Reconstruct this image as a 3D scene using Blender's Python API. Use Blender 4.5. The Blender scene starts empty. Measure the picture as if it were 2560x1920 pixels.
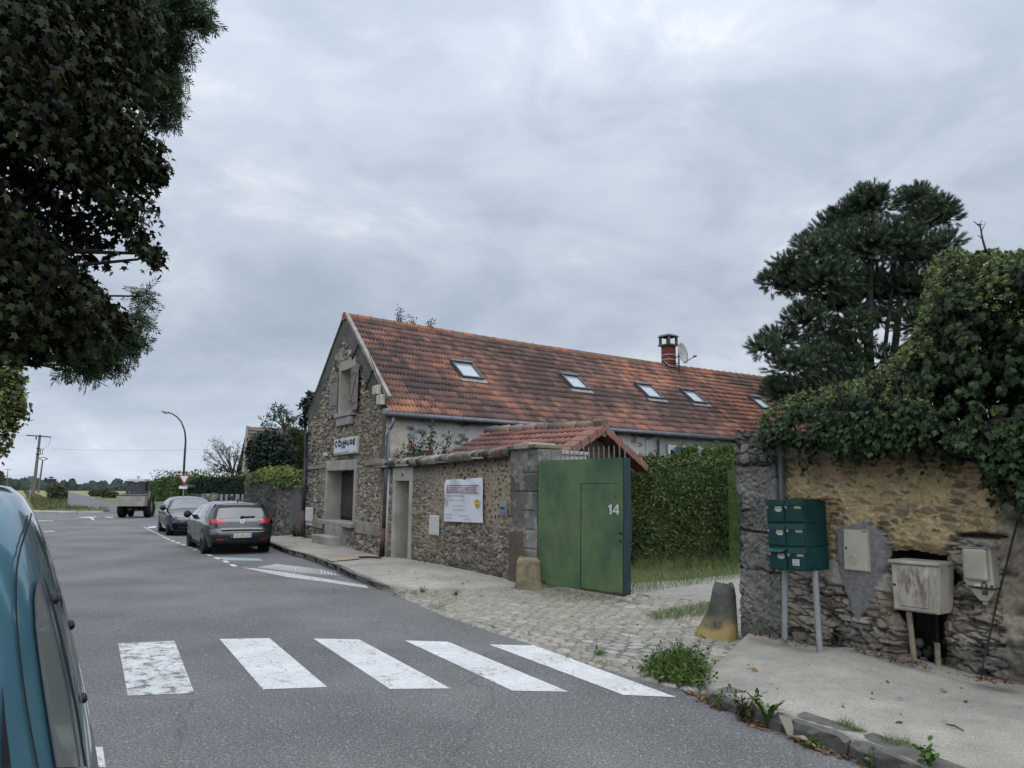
import bpy, math, random
import numpy as np
from mathutils import Vector, Matrix
from mathutils.bvhtree import BVHTree
random.seed(7); RNG = np.random.default_rng(7)
SC = bpy.context.scene; COL = SC.collection
R_ = math.radians

# ------------------------------------------------------------------ camera, sky, sun, exposure
FPX, PITCH, ROLL, EYE = 1923.0, R_(7.75), R_(0.5), 1.70
cam_data = bpy.data.cameras.new("camera"); cam = bpy.data.objects.new("camera", cam_data); COL.objects.link(cam)
cam_data.sensor_width = 36; cam_data.lens = 36*FPX/2560; cam_data.clip_start = .05; cam_data.clip_end = 6000
cam.matrix_world = Matrix.Translation((0, 0, EYE)) @ Matrix.Rotation(R_(90)+PITCH, 4, 'X') @ Matrix.Rotation(ROLL, 4, 'Z')
SC.camera = cam
SUN_EL, SUN_AZ = R_(48), R_(140)          # azimuth clockwise from +Y
W = bpy.data.worlds.new("World"); SC.world = W; W.use_nodes = True
nt = W.node_tree; N_, L_ = nt.nodes, nt.links
N_.clear()
def wn(t, **k):
    n = N_.new(t)
    for a, b in k.items(): setattr(n, a, b)
    return n
out = wn('ShaderNodeOutputWorld'); bg = wn('ShaderNodeBackground'); L_.new(bg.outputs[0], out.inputs[0])
bg.inputs[1].default_value = .10
sky = wn('ShaderNodeTexSky', sky_type='NISHITA'); sky.sun_disc = False; sky.sun_elevation = SUN_EL; sky.sun_rotation = SUN_AZ
tc = wn('ShaderNodeTexCoord'); sep = wn('ShaderNodeSeparateXYZ'); L_.new(tc.outputs['Generated'], sep.inputs[0])
def wmath(op, a, b=None, c=None):
    n = wn('ShaderNodeMath', operation=op)
    for i, v in enumerate((a, b, c)):
        if v is None: continue
        if isinstance(v, (int, float)): n.inputs[i].default_value = v
        else: L_.new(v, n.inputs[i])
    return n.outputs[0]
zc = wmath('MAXIMUM', sep.outputs[2], 0.0)
den = wmath('ADD', zc, .26)
cmb = wn('ShaderNodeCombineXYZ')
L_.new(wmath('DIVIDE', sep.outputs[0], den), cmb.inputs[0]); L_.new(wmath('DIVIDE', sep.outputs[1], den), cmb.inputs[1])
mp = wn('ShaderNodeMapping'); mp.inputs['Rotation'].default_value[2] = R_(-35); mp.inputs['Scale'].default_value = (.75, 1.1, 1); mp.inputs['Location'].default_value = (3.1, 1.7, 0)
L_.new(cmb.outputs[0], mp.inputs[0])
n1 = wn('ShaderNodeTexNoise'); n1.inputs['Scale'].default_value = 1.6; n1.inputs['Detail'].default_value = 9; n1.inputs['Roughness'].default_value = .58; n1.inputs['Distortion'].default_value = .35
L_.new(mp.outputs[0], n1.inputs['Vector'])
n2 = wn('ShaderNodeTexNoise'); n2.inputs['Scale'].default_value = .45; n2.inputs['Detail'].default_value = 4
L_.new(mp.outputs[0], n2.inputs['Vector'])
m3 = wn('ShaderNodeMapping'); m3.inputs['Scale'].default_value = (1, 1, 1.7); m3.inputs['Location'].default_value = (.3, .2, .9); L_.new(tc.outputs['Generated'], m3.inputs[0])
n3 = wn('ShaderNodeTexNoise'); n3.inputs['Scale'].default_value = 4.6; n3.inputs['Detail'].default_value = 9; n3.inputs['Roughness'].default_value = .57; n3.inputs['Distortion'].default_value = .5
L_.new(m3.outputs[0], n3.inputs['Vector'])
mixn = wmath('ADD', wmath('ADD', wmath('MULTIPLY', n1.outputs[0], .36), wmath('MULTIPLY', n2.outputs[0], .24)), wmath('MULTIPLY', n3.outputs[0], .40))
cr = wn('ShaderNodeValToRGB'); L_.new(mixn, cr.inputs[0])
e = cr.color_ramp.elements
e[0].position = .37; e[0].color = (.35, .41, .51, 1)
e[1].position = .64; e[1].color = (.80, .825, .86, 1)
m_ = cr.color_ramp.elements.new(.46); m_.color = (.42, .485, .59, 1)
m_ = cr.color_ramp.elements.new(.55); m_.color = (.535, .59, .685, 1)
# an overcast dome is brighter overhead than low down
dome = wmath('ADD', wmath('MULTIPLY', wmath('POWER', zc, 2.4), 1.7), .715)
# broad glow added behind the camera to light the surfaces that face it
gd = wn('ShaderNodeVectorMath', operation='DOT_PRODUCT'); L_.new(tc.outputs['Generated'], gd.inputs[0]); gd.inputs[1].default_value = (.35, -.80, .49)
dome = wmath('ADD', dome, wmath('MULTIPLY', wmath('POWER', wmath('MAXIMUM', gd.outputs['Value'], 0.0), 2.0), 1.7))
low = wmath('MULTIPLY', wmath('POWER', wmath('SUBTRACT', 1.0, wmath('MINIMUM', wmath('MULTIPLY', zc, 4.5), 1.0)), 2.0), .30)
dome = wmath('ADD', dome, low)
wm = wn('ShaderNodeMix', data_type='RGBA', blend_type='MULTIPLY'); L_.new(wmath('POWER', zc, 3.0), wm.inputs[0]); L_.new(cr.outputs[0], wm.inputs[6]); wm.inputs[7].default_value = (1.08, .97, .82, 1)
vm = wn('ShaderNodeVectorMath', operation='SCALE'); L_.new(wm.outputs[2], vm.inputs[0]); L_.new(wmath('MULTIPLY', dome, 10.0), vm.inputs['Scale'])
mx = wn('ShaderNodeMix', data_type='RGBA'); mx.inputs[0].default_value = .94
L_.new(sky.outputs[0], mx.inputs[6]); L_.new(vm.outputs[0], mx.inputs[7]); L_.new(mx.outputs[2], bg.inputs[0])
sun_d = bpy.data.lights.new("sun", 'SUN'); sun_d.energy = 1.0; sun_d.angle = R_(45); sun_d.color = (1, .93, .82)
sun = bpy.data.objects.new("sun", sun_d); COL.objects.link(sun)
sd = Vector((math.sin(SUN_AZ)*math.cos(SUN_EL), math.cos(SUN_AZ)*math.cos(SUN_EL), math.sin(SUN_EL)))
sun.rotation_euler = sd.to_track_quat('Z', 'Y').to_euler()
SC.view_settings.view_transform = 'Standard'; SC.view_settings.look = 'None'; SC.view_settings.exposure = .47; SC.cycles.volume_bounces = 2; SC.cycles.use_denoising = True; SC.cycles.denoising_input_passes = 'RGB_ALBEDO_NORMAL'; SC.cycles.denoising_prefilter = 'ACCURATE'; SC.view_settings.gamma = 1

# ------------------------------------------------------------------ surveying helpers: photograph point -> point on a plane of the place
ZR = {0: (0, 0, 2212/2560), 1: (0, 960, 3.456), 2: (600, 960, 3.456), 3: (740, 740, 4.366), 4: (1060, 1100, 3.814), 5: (1240, 780, 3.16), 6: (1820, 1000, 2.304),
      7: (1840, 440, 2.3695), 8: (0, 1180, 2.2432), 9: (900, 1320, 2.212), 10: (0, 1060, 5.267), 11: (200, 1200, 4.424), 12: (1600, 1600, 2.304), 13: (500, 960, 7.373), 14: (480, 1180, 7.54), 15: (960, 1040, 6.144)}
def ray(z, x, y):
    a, b, s = ZR[z]
    px, py = a+x/s, b+y/s
    X, Yv = (px-1280)/FPX, -(py-960)/FPX
    c, s_ = math.cos(ROLL), math.sin(ROLL)
    X, Yv = c*X-s_*Yv, s_*X+c*Yv
    cp, sp = math.cos(PITCH), math.sin(PITCH)
    return np.array([X, cp-Yv*sp, sp+Yv*cp])
CAM = np.array([0, 0, EYE])
def G(z, x, y, h=0.0):
    r = ray(z, x, y); return CAM + r*((h-EYE)/r[2])
def AY(z, x, y, yy):
    r = ray(z, x, y); return CAM + r*(yy/r[1])
def AD(z, x, y, d):
    r = ray(z, x, y); return CAM + r/np.linalg.norm(r)*d
class Frame:
    """upright plane: s along sdir, d out of it, h up"""
    def __init__(self, o, sdir, flip=1, up=(0, 0, 1)):
        self.o = np.array(o, float); self.s = np.array(sdir, float); self.s /= np.linalg.norm(self.s)
        self.h = np.array(up, float); self.h /= np.linalg.norm(self.h); self.n = np.cross(self.s, self.h)*flip
    def hit(self, z, x, y, d=0.0):
        r = ray(z, x, y); o = self.o+self.n*d
        t = ((o-CAM)@self.n)/(r@self.n); p = CAM+r*t-self.o
        return float(p@self.s), float(p@self.h)
    def w(self, s, d, h): return self.o+self.s*s+self.n*d+self.h*h
    def wa(self, S, D, Hh): return self.o+np.outer(S, self.s)+np.outer(D, self.n)+np.outer(Hh, self.h)

# ------------------------------------------------------------------ materials
def mat(name, c, rough=.7, metal=0.0, var=0.0, vscale=8.0, bump=0.0, bscale=40.0, c2=None, detail=6.0, spec=.5, coat=0.0, c3=None, bdist=.01, rnd=False, trans=0.0, attr=None, lo=.35, hi=.65):
    m = bpy.data.materials.new(name); m.use_nodes = True
    t = m.node_tree; n, l = t.nodes, t.links
    b = n['Principled BSDF']; b.inputs['Roughness'].default_value = rough; b.inputs['Metallic'].default_value = metal
    b.inputs['Specular IOR Level'].default_value = spec; b.inputs['Coat Weight'].default_value = coat; b.inputs['Coat Roughness'].default_value = .05
    tcn = n.new('ShaderNodeTexCoord'); obj = tcn.outputs['Object']
    col = None
    if attr:
        an = n.new('ShaderNodeAttribute'); an.attribute_name = attr; col = an.outputs['Color']
    if c2 is None and var > 0: c2 = tuple(v*(1-var) for v in c)
    if c2 is not None:
        rmp = n.new('ShaderNodeValToRGB'); el = rmp.color_ramp.elements
        el[0].position = lo; el[1].position = hi; el[0].color = (*c2, 1); el[1].color = (*c, 1)
        if c3 is not None:
            q = el.new((lo+hi)/2); q.color = (*c3, 1)
        nz = n.new('ShaderNodeTexNoise'); nz.inputs['Scale'].default_value = vscale; nz.inputs['Detail'].default_value = detail; nz.inputs['Roughness'].default_value = .62
        l.new(obj, nz.inputs['Vector'])
        fac = nz.outputs[0]
        if rnd:
            gi = n.new('ShaderNodeNewGeometry')
            ad = n.new('ShaderNodeMath'); ad.operation = 'MULTIPLY_ADD'; l.new(gi.outputs['Random Per Island'], ad.inputs[0]); ad.inputs[1].default_value = .5
            s2 = n.new('ShaderNodeMath'); s2.operation = 'MULTIPLY'; l.new(fac, s2.inputs[0]); s2.inputs[1].default_value = .5; l.new(s2.outputs[0], ad.inputs[2]); fac = ad.outputs[0]
        l.new(fac, rmp.inputs[0])
        if attr:
            mm = n.new('ShaderNodeMix'); mm.data_type = 'RGBA'; mm.blend_type = 'MULTIPLY'; mm.inputs[0].default_value = 1
            l.new(col, mm.inputs[6]); l.new(rmp.outputs[0], mm.inputs[7]); col = mm.outputs[2]
        else: col = rmp.outputs[0]
    if col is not None: l.new(col, b.inputs['Base Color'])
    else: b.inputs['Base Color'].default_value = (*c, 1)
    if bump > 0:
        bz = n.new('ShaderNodeTexNoise'); bz.inputs['Scale'].default_value = bscale; bz.inputs['Detail'].default_value = 8; bz.inputs['Roughness'].default_value = .7
        l.new(obj, bz.inputs['Vector'])
        bm = n.new('ShaderNodeBump'); bm.inputs['Strength'].default_value = bump; bm.inputs['Distance'].default_value = bdist
        l.new(bz.outputs[0], bm.inputs['Height']); l.new(bm.outputs[0], b.inputs['Normal'])
    if trans > 0:
        tr = n.new('ShaderNodeBsdfTranslucent'); ms = n.new('ShaderNodeMixShader'); ms.inputs[0].default_value = trans
        if col is not None: l.new(col, tr.inputs[0])
        else: tr.inputs[0].default_value = (*c, 1)
        l.new(b.outputs[0], ms.inputs[1]); l.new(tr.outputs[0], ms.inputs[2]); l.new(ms.outputs[0], n['Material Output'].inputs[0])
    return m
def glass(name, c=(.02, .025, .03), rough=.03):
    return mat(name, c, rough, spec=.9, coat=.6)
M = {}
M['stone'] = mat('rubble stone', (1, 1, 1), .9, c2=(.62, .6, .57), vscale=26, bump=.5, bscale=70, attr='Col', bdist=.012, detail=8)
M['concrete'] = mat('cast concrete', (.42, .40, .35), .85, c2=(.27, .255, .22), vscale=3, bump=.25, bscale=60)
M['cream'] = mat('cream render', (.50, .47, .39), .85, c2=(.36, .33, .27), vscale=2.2, bump=.15, bscale=50)
M['render_grey'] = mat('grey render', (.20, .19, .175), .9, c2=(.10, .098, .092), vscale=3, bump=.3, bscale=60)
M['limewash'] = mat('white limewash', (.56, .55, .52), .9, c2=(.36, .35, .32), vscale=1.6, bump=.4, bscale=24)
M['zinc'] = mat('grey zinc', (.16, .175, .19), .45, metal=.4, var=.3, vscale=3)
M['iron'] = mat('rusty iron', (.09, .05, .04), .7, var=.5, vscale=9)
M['darkiron'] = mat('dark iron', (.025, .025, .026), .6)
M['rustpipe'] = mat('red brown iron', (.12, .05, .04), .6, var=.3)
M['wood'] = mat('weathered wood', (.31, .27, .23), .85, c2=(.19, .165, .145), vscale=9, bump=.3, bscale=50)
M['darkwood'] = mat('dark wood', (.085, .055, .04), .8, c2=(.04, .028, .022), vscale=7)
M['white'] = mat('white plastic', (.68, .68, .66), .5, var=.12, vscale=4)
M['offwhite'] = mat('cream plastic', (.60, .56, .45), .5, c2=(.46, .43, .35), vscale=6)
M['beigebox'] = mat('beige painted metal', (.55, .50, .40), .55, c2=(.42, .375, .30), vscale=5)
M['greybox'] = mat('grey painted metal', (.30, .31, .32), .5, var=.2)
M['black'] = mat('black plastic', (.012, .012, .013), .55)
M['rubber'] = mat('tyre rubber', (.014, .014, .014), .8, var=.3)
M['dark'] = mat('dark interior', (.01, .01, .01), .9)
M['glass'] = glass('window glass')
M['skyglass'] = mat('skylight glass', (.36, .39, .41), .02, spec=1.0, coat=1.0)  # pale base colour paints in the sky's reflection
M['asphalt'] = mat('asphalt', (.27, .267, .262), .9, c2=(.060, .060, .061), vscale=55, bump=.8, bscale=110, bdist=.008, detail=7)
M['paint'] = mat('road paint', (.78, .78, .77), .75, c2=(.46, .46, .45), vscale=55, bump=.3, bscale=140, lo=.30, hi=.48, detail=8)
M['bluepaint'] = mat('pale blue road paint', (.33, .46, .53), .8, var=.25, vscale=30)
M['pavement'] = mat('aggregate concrete paving', (.51, .485, .42), .9, c2=(.26, .248, .215), vscale=85, bump=.5, bscale=130, detail=7)
M['kerbstone'] = mat('old sandstone kerb', (.16, .15, .135), .9, c2=(.10, .095, .085), vscale=9, bump=.6, bscale=40, bdist=.02)
M['gravel'] = mat('pale gravel', (.46, .44, .38), .95, c2=(.27, .25, .21), vscale=45, bump=.8, bscale=60, bdist=.02)
M['grassland'] = mat('verge grass', (.135, .165, .05), .95, c2=(.10, .115, .038), vscale=.35, bump=.6, bscale=8, bdist=.05)
M['field'] = mat('stubble field', (.30, .235, .115), .95, c2=(.20, .20, .075), vscale=.012)
M['leaf_dark'] = mat('maple leaves', (.050, .062, .022), .6, c2=(.008, .012, .006), rnd=True, trans=.15, vscale=.8)
M['leaf_ash'] = mat('ash leaves', (.10, .15, .065), .55, c2=(.04, .075, .032), rnd=True, trans=.5, vscale=.8)
M['leaf_yellow'] = mat('yellowing leaves', (.20, .22, .04), .6, c2=(.06, .09, .02), rnd=True, trans=.25, vscale=.8)
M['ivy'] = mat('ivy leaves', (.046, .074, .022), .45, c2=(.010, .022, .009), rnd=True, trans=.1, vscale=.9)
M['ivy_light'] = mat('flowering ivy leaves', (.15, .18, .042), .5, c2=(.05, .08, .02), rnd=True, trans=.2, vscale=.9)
M['hedge'] = mat('clipped hedge', (.125, .165, .045), .6, c2=(.035, .060, .020), rnd=True, trans=.15, vscale=1.5)
M['hedge_light'] = mat('fresh hedge tips', (.15, .24, .05), .6, c2=(.07, .12, .03), rnd=True, trans=.2, vscale=1.5)
M['hedge_far'] = mat('sunny hedge', (.115, .175, .05), .65, c2=(.045, .085, .022), rnd=True, trans=.2, vscale=.5)
M['hedge_black'] = mat('dark yew hedge', (.016, .032, .016), .7, c2=(.008, .018, .009), rnd=True, vscale=.5)
M['bush'] = mat('scrub leaves', (.10, .12, .045), .7, c2=(.04, .055, .02), rnd=True, trans=.15, vscale=.5)
M['shrub'] = mat('dark glossy shrub leaves', (.035, .058, .032), .4, c2=(.014, .026, .014), rnd=True, vscale=.9)
M['creeper'] = mat('yellow green creeper leaves', (.20, .22, .035), .55, c2=(.06, .095, .022), rnd=True, trans=.2, vscale=1.3)
M['needle'] = mat('pine needles', (.115, .165, .085), .6, c2=(.040, .065, .036), rnd=True, vscale=.6)
M['bark'] = mat('grey brown bark', (.075, .06, .05), .95, c2=(.035, .028, .024), vscale=6, bump=.6, bscale=14, bdist=.03)
M['grass'] = mat('grass blades', (.19, .28, .06), .6, c2=(.08, .13, .03), rnd=True, trans=.25, vscale=1)
M['drygrass'] = mat('dry grass blades', (.17, .16, .07), .7, c2=(.07, .085, .03), rnd=True, trans=.25, vscale=1)
M['weed'] = mat('weed leaves', (.11, .18, .035), .55, c2=(.05, .10, .02), rnd=True, trans=.2, vscale=2)
M['litter'] = mat('dead leaves', (.22, .13, .06), .85, c2=(.06, .035, .022), rnd=True, vscale=6)
M['rose'] = mat('red rose petals', (.26, .06, .05), .6)
M['forest'] = mat('distant wood', (.045, .068, .052), .95, c2=(.025, .04, .032), vscale=.05, bump=1, bscale=.4, bdist=1)

for k_ in ('leaf_dark', 'leaf_ash', 'leaf_yellow', 'ivy', 'ivy_light', 'hedge', 'hedge_light', 'hedge_far', 'hedge_black', 'bush', 'shrub', 'creeper', 'needle', 'grass', 'drygrass', 'weed'):
    b_ = M[k_].node_tree.nodes['Principled BSDF']; b_.inputs['Specular IOR Level'].default_value = .22; b_.inputs['Roughness'].default_value = max(.5, b_.inputs['Roughness'].default_value)
def overlay(m, scale, lo, hi, p0=.35, p1=.68, tint=(1, 1, 1)):
    t = m.node_tree; n, l = t.nodes, t.links; b = n['Principled BSDF']; src = b.inputs['Base Color'].links[0].from_socket; tcn = n.new('ShaderNodeTexCoord')
    nz = n.new('ShaderNodeTexNoise'); nz.inputs['Scale'].default_value = scale; nz.inputs['Detail'].default_value = 8; nz.inputs['Roughness'].default_value = .68; l.new(tcn.outputs['Object'], nz.inputs['Vector'])
    rp = n.new('ShaderNodeValToRGB'); rp.color_ramp.elements[0].position = p0; rp.color_ramp.elements[0].color = (lo, lo, lo, 1); rp.color_ramp.elements[1].position = p1; rp.color_ramp.elements[1].color = (hi*tint[0], hi*tint[1], hi*tint[2], 1); l.new(nz.outputs[0], rp.inputs[0])
    mm = n.new('ShaderNodeMix'); mm.data_type = 'RGBA'; mm.blend_type = 'MULTIPLY'; mm.inputs[0].default_value = 1; l.new(src, mm.inputs[6]); l.new(rp.outputs[0], mm.inputs[7]); l.new(mm.outputs[2], b.inputs['Base Color'])
overlay(M['pavement'], .9, .74, 1.14, tint=(1.02, 1, .96)); overlay(M['pavement'], 5, .86, 1.08); overlay(M['gravel'], 1.2, .75, 1.1); overlay(M['beigebox'], 2.5, .85, 1.05); overlay(M['cream'], 1.3, .8, 1.06); overlay(M['zinc'], 4, .8, 1.15)

# ------------------------------------------------------------------ mesh helpers
def link(name, me, m, parent=None, smooth=False):
    o = bpy.data.objects.new(name, me); COL.objects.link(o)
    if m is not None: me.materials.append(m)
    if parent is not None:
        o.parent = parent; o.matrix_parent_inverse = parent.matrix_basis.inverted()
    if smooth:
        me.polygons.foreach_set('use_smooth', np.ones(len(me.polygons), bool))
    return o
class MB:
    """collects shapes into ONE mesh"""
    def __init__(self): self.v = []; self.f = []
    def add(self, vs, fs):
        k = len(self.v); self.v += [tuple(map(float, p)) for p in vs]; self.f += [tuple(i+k for i in f) for f in fs]; return self
    def box(self, fr, s0, s1, d0, d1, h0, h1, top=None):
        # in a Frame; top=(s0,s1,d0,d1) gives a tapered top
        t = top or (s0, s1, d0, d1)
        P = [fr.w(s, d, h0) for s, d in ((s0, d0), (s1, d0), (s1, d1), (s0, d1))]+[fr.w(s, d, h1) for s, d in ((t[0], t[2]), (t[1], t[2]), (t[1], t[3]), (t[0], t[3]))]
        return self.add(P, [(0, 3, 2, 1), (4, 5, 6, 7), (0, 1, 5, 4), (1, 2, 6, 5), (2, 3, 7, 6), (3, 0, 4, 7)])
    def prism(self, fr, poly, d0, d1):
        n = len(poly); P = [fr.w(s, d0, h) for s, h in poly]+[fr.w(s, d1, h) for s, h in poly]
        return self.add(P, [tuple(range(n))[::-1], tuple(range(n, 2*n))]+[(i, (i+1) % n, n+(i+1) % n, n+i) for i in range(n)])
    def tube(self, pts, r, seg=8, cap=True):
        pts = [np.array(p, float) for p in pts]; rs = r if hasattr(r, '__len__') else [r]*len(pts)
        V = []; up = np.array([.123, .2, .97])
        for i, p in enumerate(pts):
            t = pts[min(i+1, len(pts)-1)]-pts[max(i-1, 0)]; t = t/(np.linalg.norm(t)+1e-9)
            a = np.cross(t, up)
            if np.linalg.norm(a) < .15: a = np.cross(t, (1, 0, 0))
            a /= np.linalg.norm(a); b = np.cross(t, a)
            V += [p+(a*math.cos(q)+b*math.sin(q))*rs[i] for q in (2*math.pi*k/seg for k in range(seg))]
        F = [(i*seg+k, i*seg+(k+1) % seg, (i+1)*seg+(k+1) % seg, (i+1)*seg+k) for i in range(len(pts)-1) for k in range(seg)]
        if cap: F += [tuple(range(seg))[::-1], tuple(range((len(pts)-1)*seg, len(pts)*seg))]
        return self.add(V, F)
    def lathe(self, o, ax, prof, seg=24):
        """prof: (radius, along axis)"""
        o = np.array(o, float); ax = np.array(ax, float); ax /= np.linalg.norm(ax)
        a = np.cross(ax, (0, 0, 1.)); 
        if np.linalg.norm(a) < .1: a = np.array([1., 0, 0])
        a /= np.linalg.norm(a); b = np.cross(ax, a)
        V = [o+ax*t+(a*math.cos(q)+b*math.sin(q))*r for r, t in prof for q in (2*math.pi*k/seg for k in range(seg))]
        n = len(prof)
        F = [(i*seg+k, i*seg+(k+1) % seg, (i+1)*seg+(k+1) % seg, (i+1)*seg+k) for i in range(n-1) for k in range(seg)]
        F += [tuple(range(seg))[::-1], tuple(range((n-1)*seg, n*seg))]
        return self.add(V, F)
    def ribbon(self, P, n, w):
        """flat stroke of width w along points P lying on a surface of normal n"""
        P = [np.array(p, float) for p in P]; V = []
        for i, p in enumerate(P):
            t = P[min(i+1, len(P)-1)]-P[max(i-1, 0)]; t /= (np.linalg.norm(t)+1e-9); s = np.cross(n, t); s /= (np.linalg.norm(s)+1e-9)
            V += [p-s*w/2, p+s*w/2]
        return self.add(V, [(2*i, 2*i+1, 2*i+3, 2*i+2) for i in range(len(P)-1)])
    def text(self, fr, txt, s, d, h, size, sx=1.0, align='LEFT', bold=0.0):
        cu = bpy.data.curves.new('t', 'FONT'); cu.body = txt; cu.size = size; cu.align_x = align; cu.resolution_u = 2; cu.offset = bold*size
        ob = bpy.data.objects.new('t', cu); COL.objects.link(ob)
        dg = bpy.context.evaluated_depsgraph_get(); me = bpy.data.meshes.new_from_object(ob.evaluated_get(dg))
        self.add([fr.w(s+v.co.x*sx, d, h+v.co.y) for v in me.vertices], [tuple(p.vertices) for p in me.polygons])
        bpy.data.objects.remove(ob); bpy.data.meshes.remove(me); bpy.data.curves.remove(cu); return self
    def mesh(self, name):
        me = bpy.data.meshes.new(name); me.from_pydata(self.v, [], self.f); me.validate(); return me
    def build(self, name, m, parent=None, smooth=False, bevel=0.0):
        o = link(name, self.mesh(name), m, parent, smooth)
        if bevel > 0:
            b = o.modifiers.new('bevel', 'BEVEL'); b.width = bevel; b.segments = 2; b.limit_method = 'ANGLE'; b.angle_limit = R_(40)
        return o
def thing(name, label, cat, loc=(0, 0, 0), group=None):
    o = bpy.data.objects.new(name, None); COL.objects.link(o); o.location = tuple(map(float, loc)); o.empty_display_size = .1
    return tag(o, label, cat, group)
def tag(o, label, cat, group=None, kind=None):
    o['label'] = label; o['category'] = cat
    if group: o['group'] = group
    if kind: o['kind'] = kind
    return o
def struct(o, label=None):
    o['kind'] = 'structure'
    if label: o['label'] = label
    return o
def big_mesh(name, V, F4, m, parent=None, smooth=False, attr=None):
    """V (n,3); F4 (k,4) or (k,3) index array"""
    me = bpy.data.meshes.new(name); V = np.asarray(V, np.float32); F4 = np.asarray(F4, np.int32)
    me.vertices.add(len(V)); me.vertices.foreach_set('co', V.ravel())
    k, c = F4.shape
    me.loops.add(k*c); me.loops.foreach_set('vertex_index', F4.ravel())
    me.polygons.add(k); me.polygons.foreach_set('loop_start', np.arange(0, k*c, c, dtype=np.int32))
    me.update(calc_edges=True)
    if attr is not None:
        a = me.attributes.new('Col', 'FLOAT_COLOR', 'POINT'); rgba = np.ones((len(V), 4), np.float32); rgba[:, :3] = attr; a.data.foreach_set('color', rgba.ravel())
    return link(name, me, m, parent, smooth)
def join_tris(parts):
    V, F, k = [], [], 0
    for v, f in parts: V.append(v); F.append(f+k); k += len(v)
    return np.concatenate(V), np.concatenate(F)

# ---- noise
def _h(ix, iy, seed):
    n = (ix.astype(np.int64)*374761393+iy.astype(np.int64)*668265263+seed*1274126177) & 0x7fffffff
    n = ((n ^ (n >> 13))*1274126177) & 0x7fffffff
    return ((n ^ (n >> 16)) & 0xffff)/65535.0
def vn(x, y, seed=0):
    ix, iy = np.floor(x), np.floor(y); fx, fy = x-ix, y-iy; fx = fx*fx*(3-2*fx); fy = fy*fy*(3-2*fy)
    return (_h(ix, iy, seed)*(1-fx)+_h(ix+1, iy, seed)*fx)*(1-fy)+(_h(ix, iy+1, seed)*(1-fx)+_h(ix+1, iy+1, seed)*fx)*fy
def fbm(x, y, seed=0, o=4):
    r, a, t = 0, .5, 0
    for i in range(o): r = r+a*vn(x*2**i, y*2**i, seed+i*17); t += a; a *= .5
    return r/t
def voronoi(x, y, cw, ch, seed, jit=.9):
    gx, gy = x/cw, y/ch; iy0 = np.floor(gy)
    d1 = np.full(x.shape, 9.); d2 = np.full(x.shape, 9.); idr = np.zeros(x.shape)
    for dy in (-1, 0, 1):
        jy = iy0+dy; off = .5*(np.mod(jy, 2)); ix0 = np.floor(gx-off)
        for dx in (-1, 0, 1):
            jx = ix0+dx
            cx = jx+off+.5+(_h(jx, jy, seed)-.5)*jit; cy = jy+.5+(_h(jx, jy, seed+5)-.5)*jit
            d = np.hypot(gx-cx, gy-cy); r = _h(jx, jy, seed+9)
            c = d < d1; d2 = np.where(c, d1, np.minimum(d2, d)); idr = np.where(c, r, idr); d1 = np.where(c, d, d1)
    return idr, d2-d1, d1
def sm(a, b, x): t = np.clip((x-a)/(b-a), 0, 1); return t*t*(3-2*t)
def pal(r, cols):
    cols = np.array(cols); k = np.clip(r*(len(cols)-1), 0, len(cols)-1.001); i = k.astype(int); f = (k-i)[..., None]
    return cols[i]*(1-f)+cols[i+1]*f
def in_poly(X, Y, poly):
    res = np.zeros(X.shape, bool); n = len(poly)
    for i in range(n):
        (x1, y1), (x2, y2) = poly[i], poly[(i+1) % n]
        c = ((y1 > Y) != (y2 > Y)) & (X < (x2-x1)*(Y-y1)/((y2-y1) if y2 != y1 else 1e-9)+x1); res ^= c
    return res
def poly_dist(X, Y, poly):
    d = np.full(X.shape, 1e9); n = len(poly)
    for i in range(n):
        (x1, y1), (x2, y2) = poly[i], poly[(i+1) % n]; dx, dy = x2-x1, y2-y1
        t = np.clip(((X-x1)*dx+(Y-y1)*dy)/(dx*dx+dy*dy+1e-12), 0, 1); d = np.minimum(d, np.hypot(X-x1-t*dx, Y-y1-t*dy))
    return np.where(in_poly(X, Y, poly), -d, d)
def relief(name, fr, s0, s1, h0, h1, step, fn, m, parent=None, keep=None, step2=None):
    """height-field surface in a Frame: fn(S,H) -> depth, colour"""
    ns, nh = int((s1-s0)/step)+2, int((h1-h0)/(step2 or step))+2
    S, Hh = np.meshgrid(np.linspace(s0, s1, ns), np.linspace(h0, h1, nh))
    D, C = fn(S, Hh)
    V = fr.wa(S.ravel(), D.ravel(), Hh.ravel())
    idx = np.arange(ns*nh).reshape(nh, ns)
    F = np.stack([idx[:-1, :-1], idx[:-1, 1:], idx[1:, 1:], idx[1:, :-1]], -1).reshape(-1, 4)
    if fr.n @ np.cross(fr.s, fr.h) < 0: F = F[:, ::-1]
    if keep is not None:
        K = keep(S, Hh).ravel(); F = F[K[F].all(1)]
    return big_mesh(name, V, F, m, parent, True, C.reshape(-1, 3))
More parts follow.
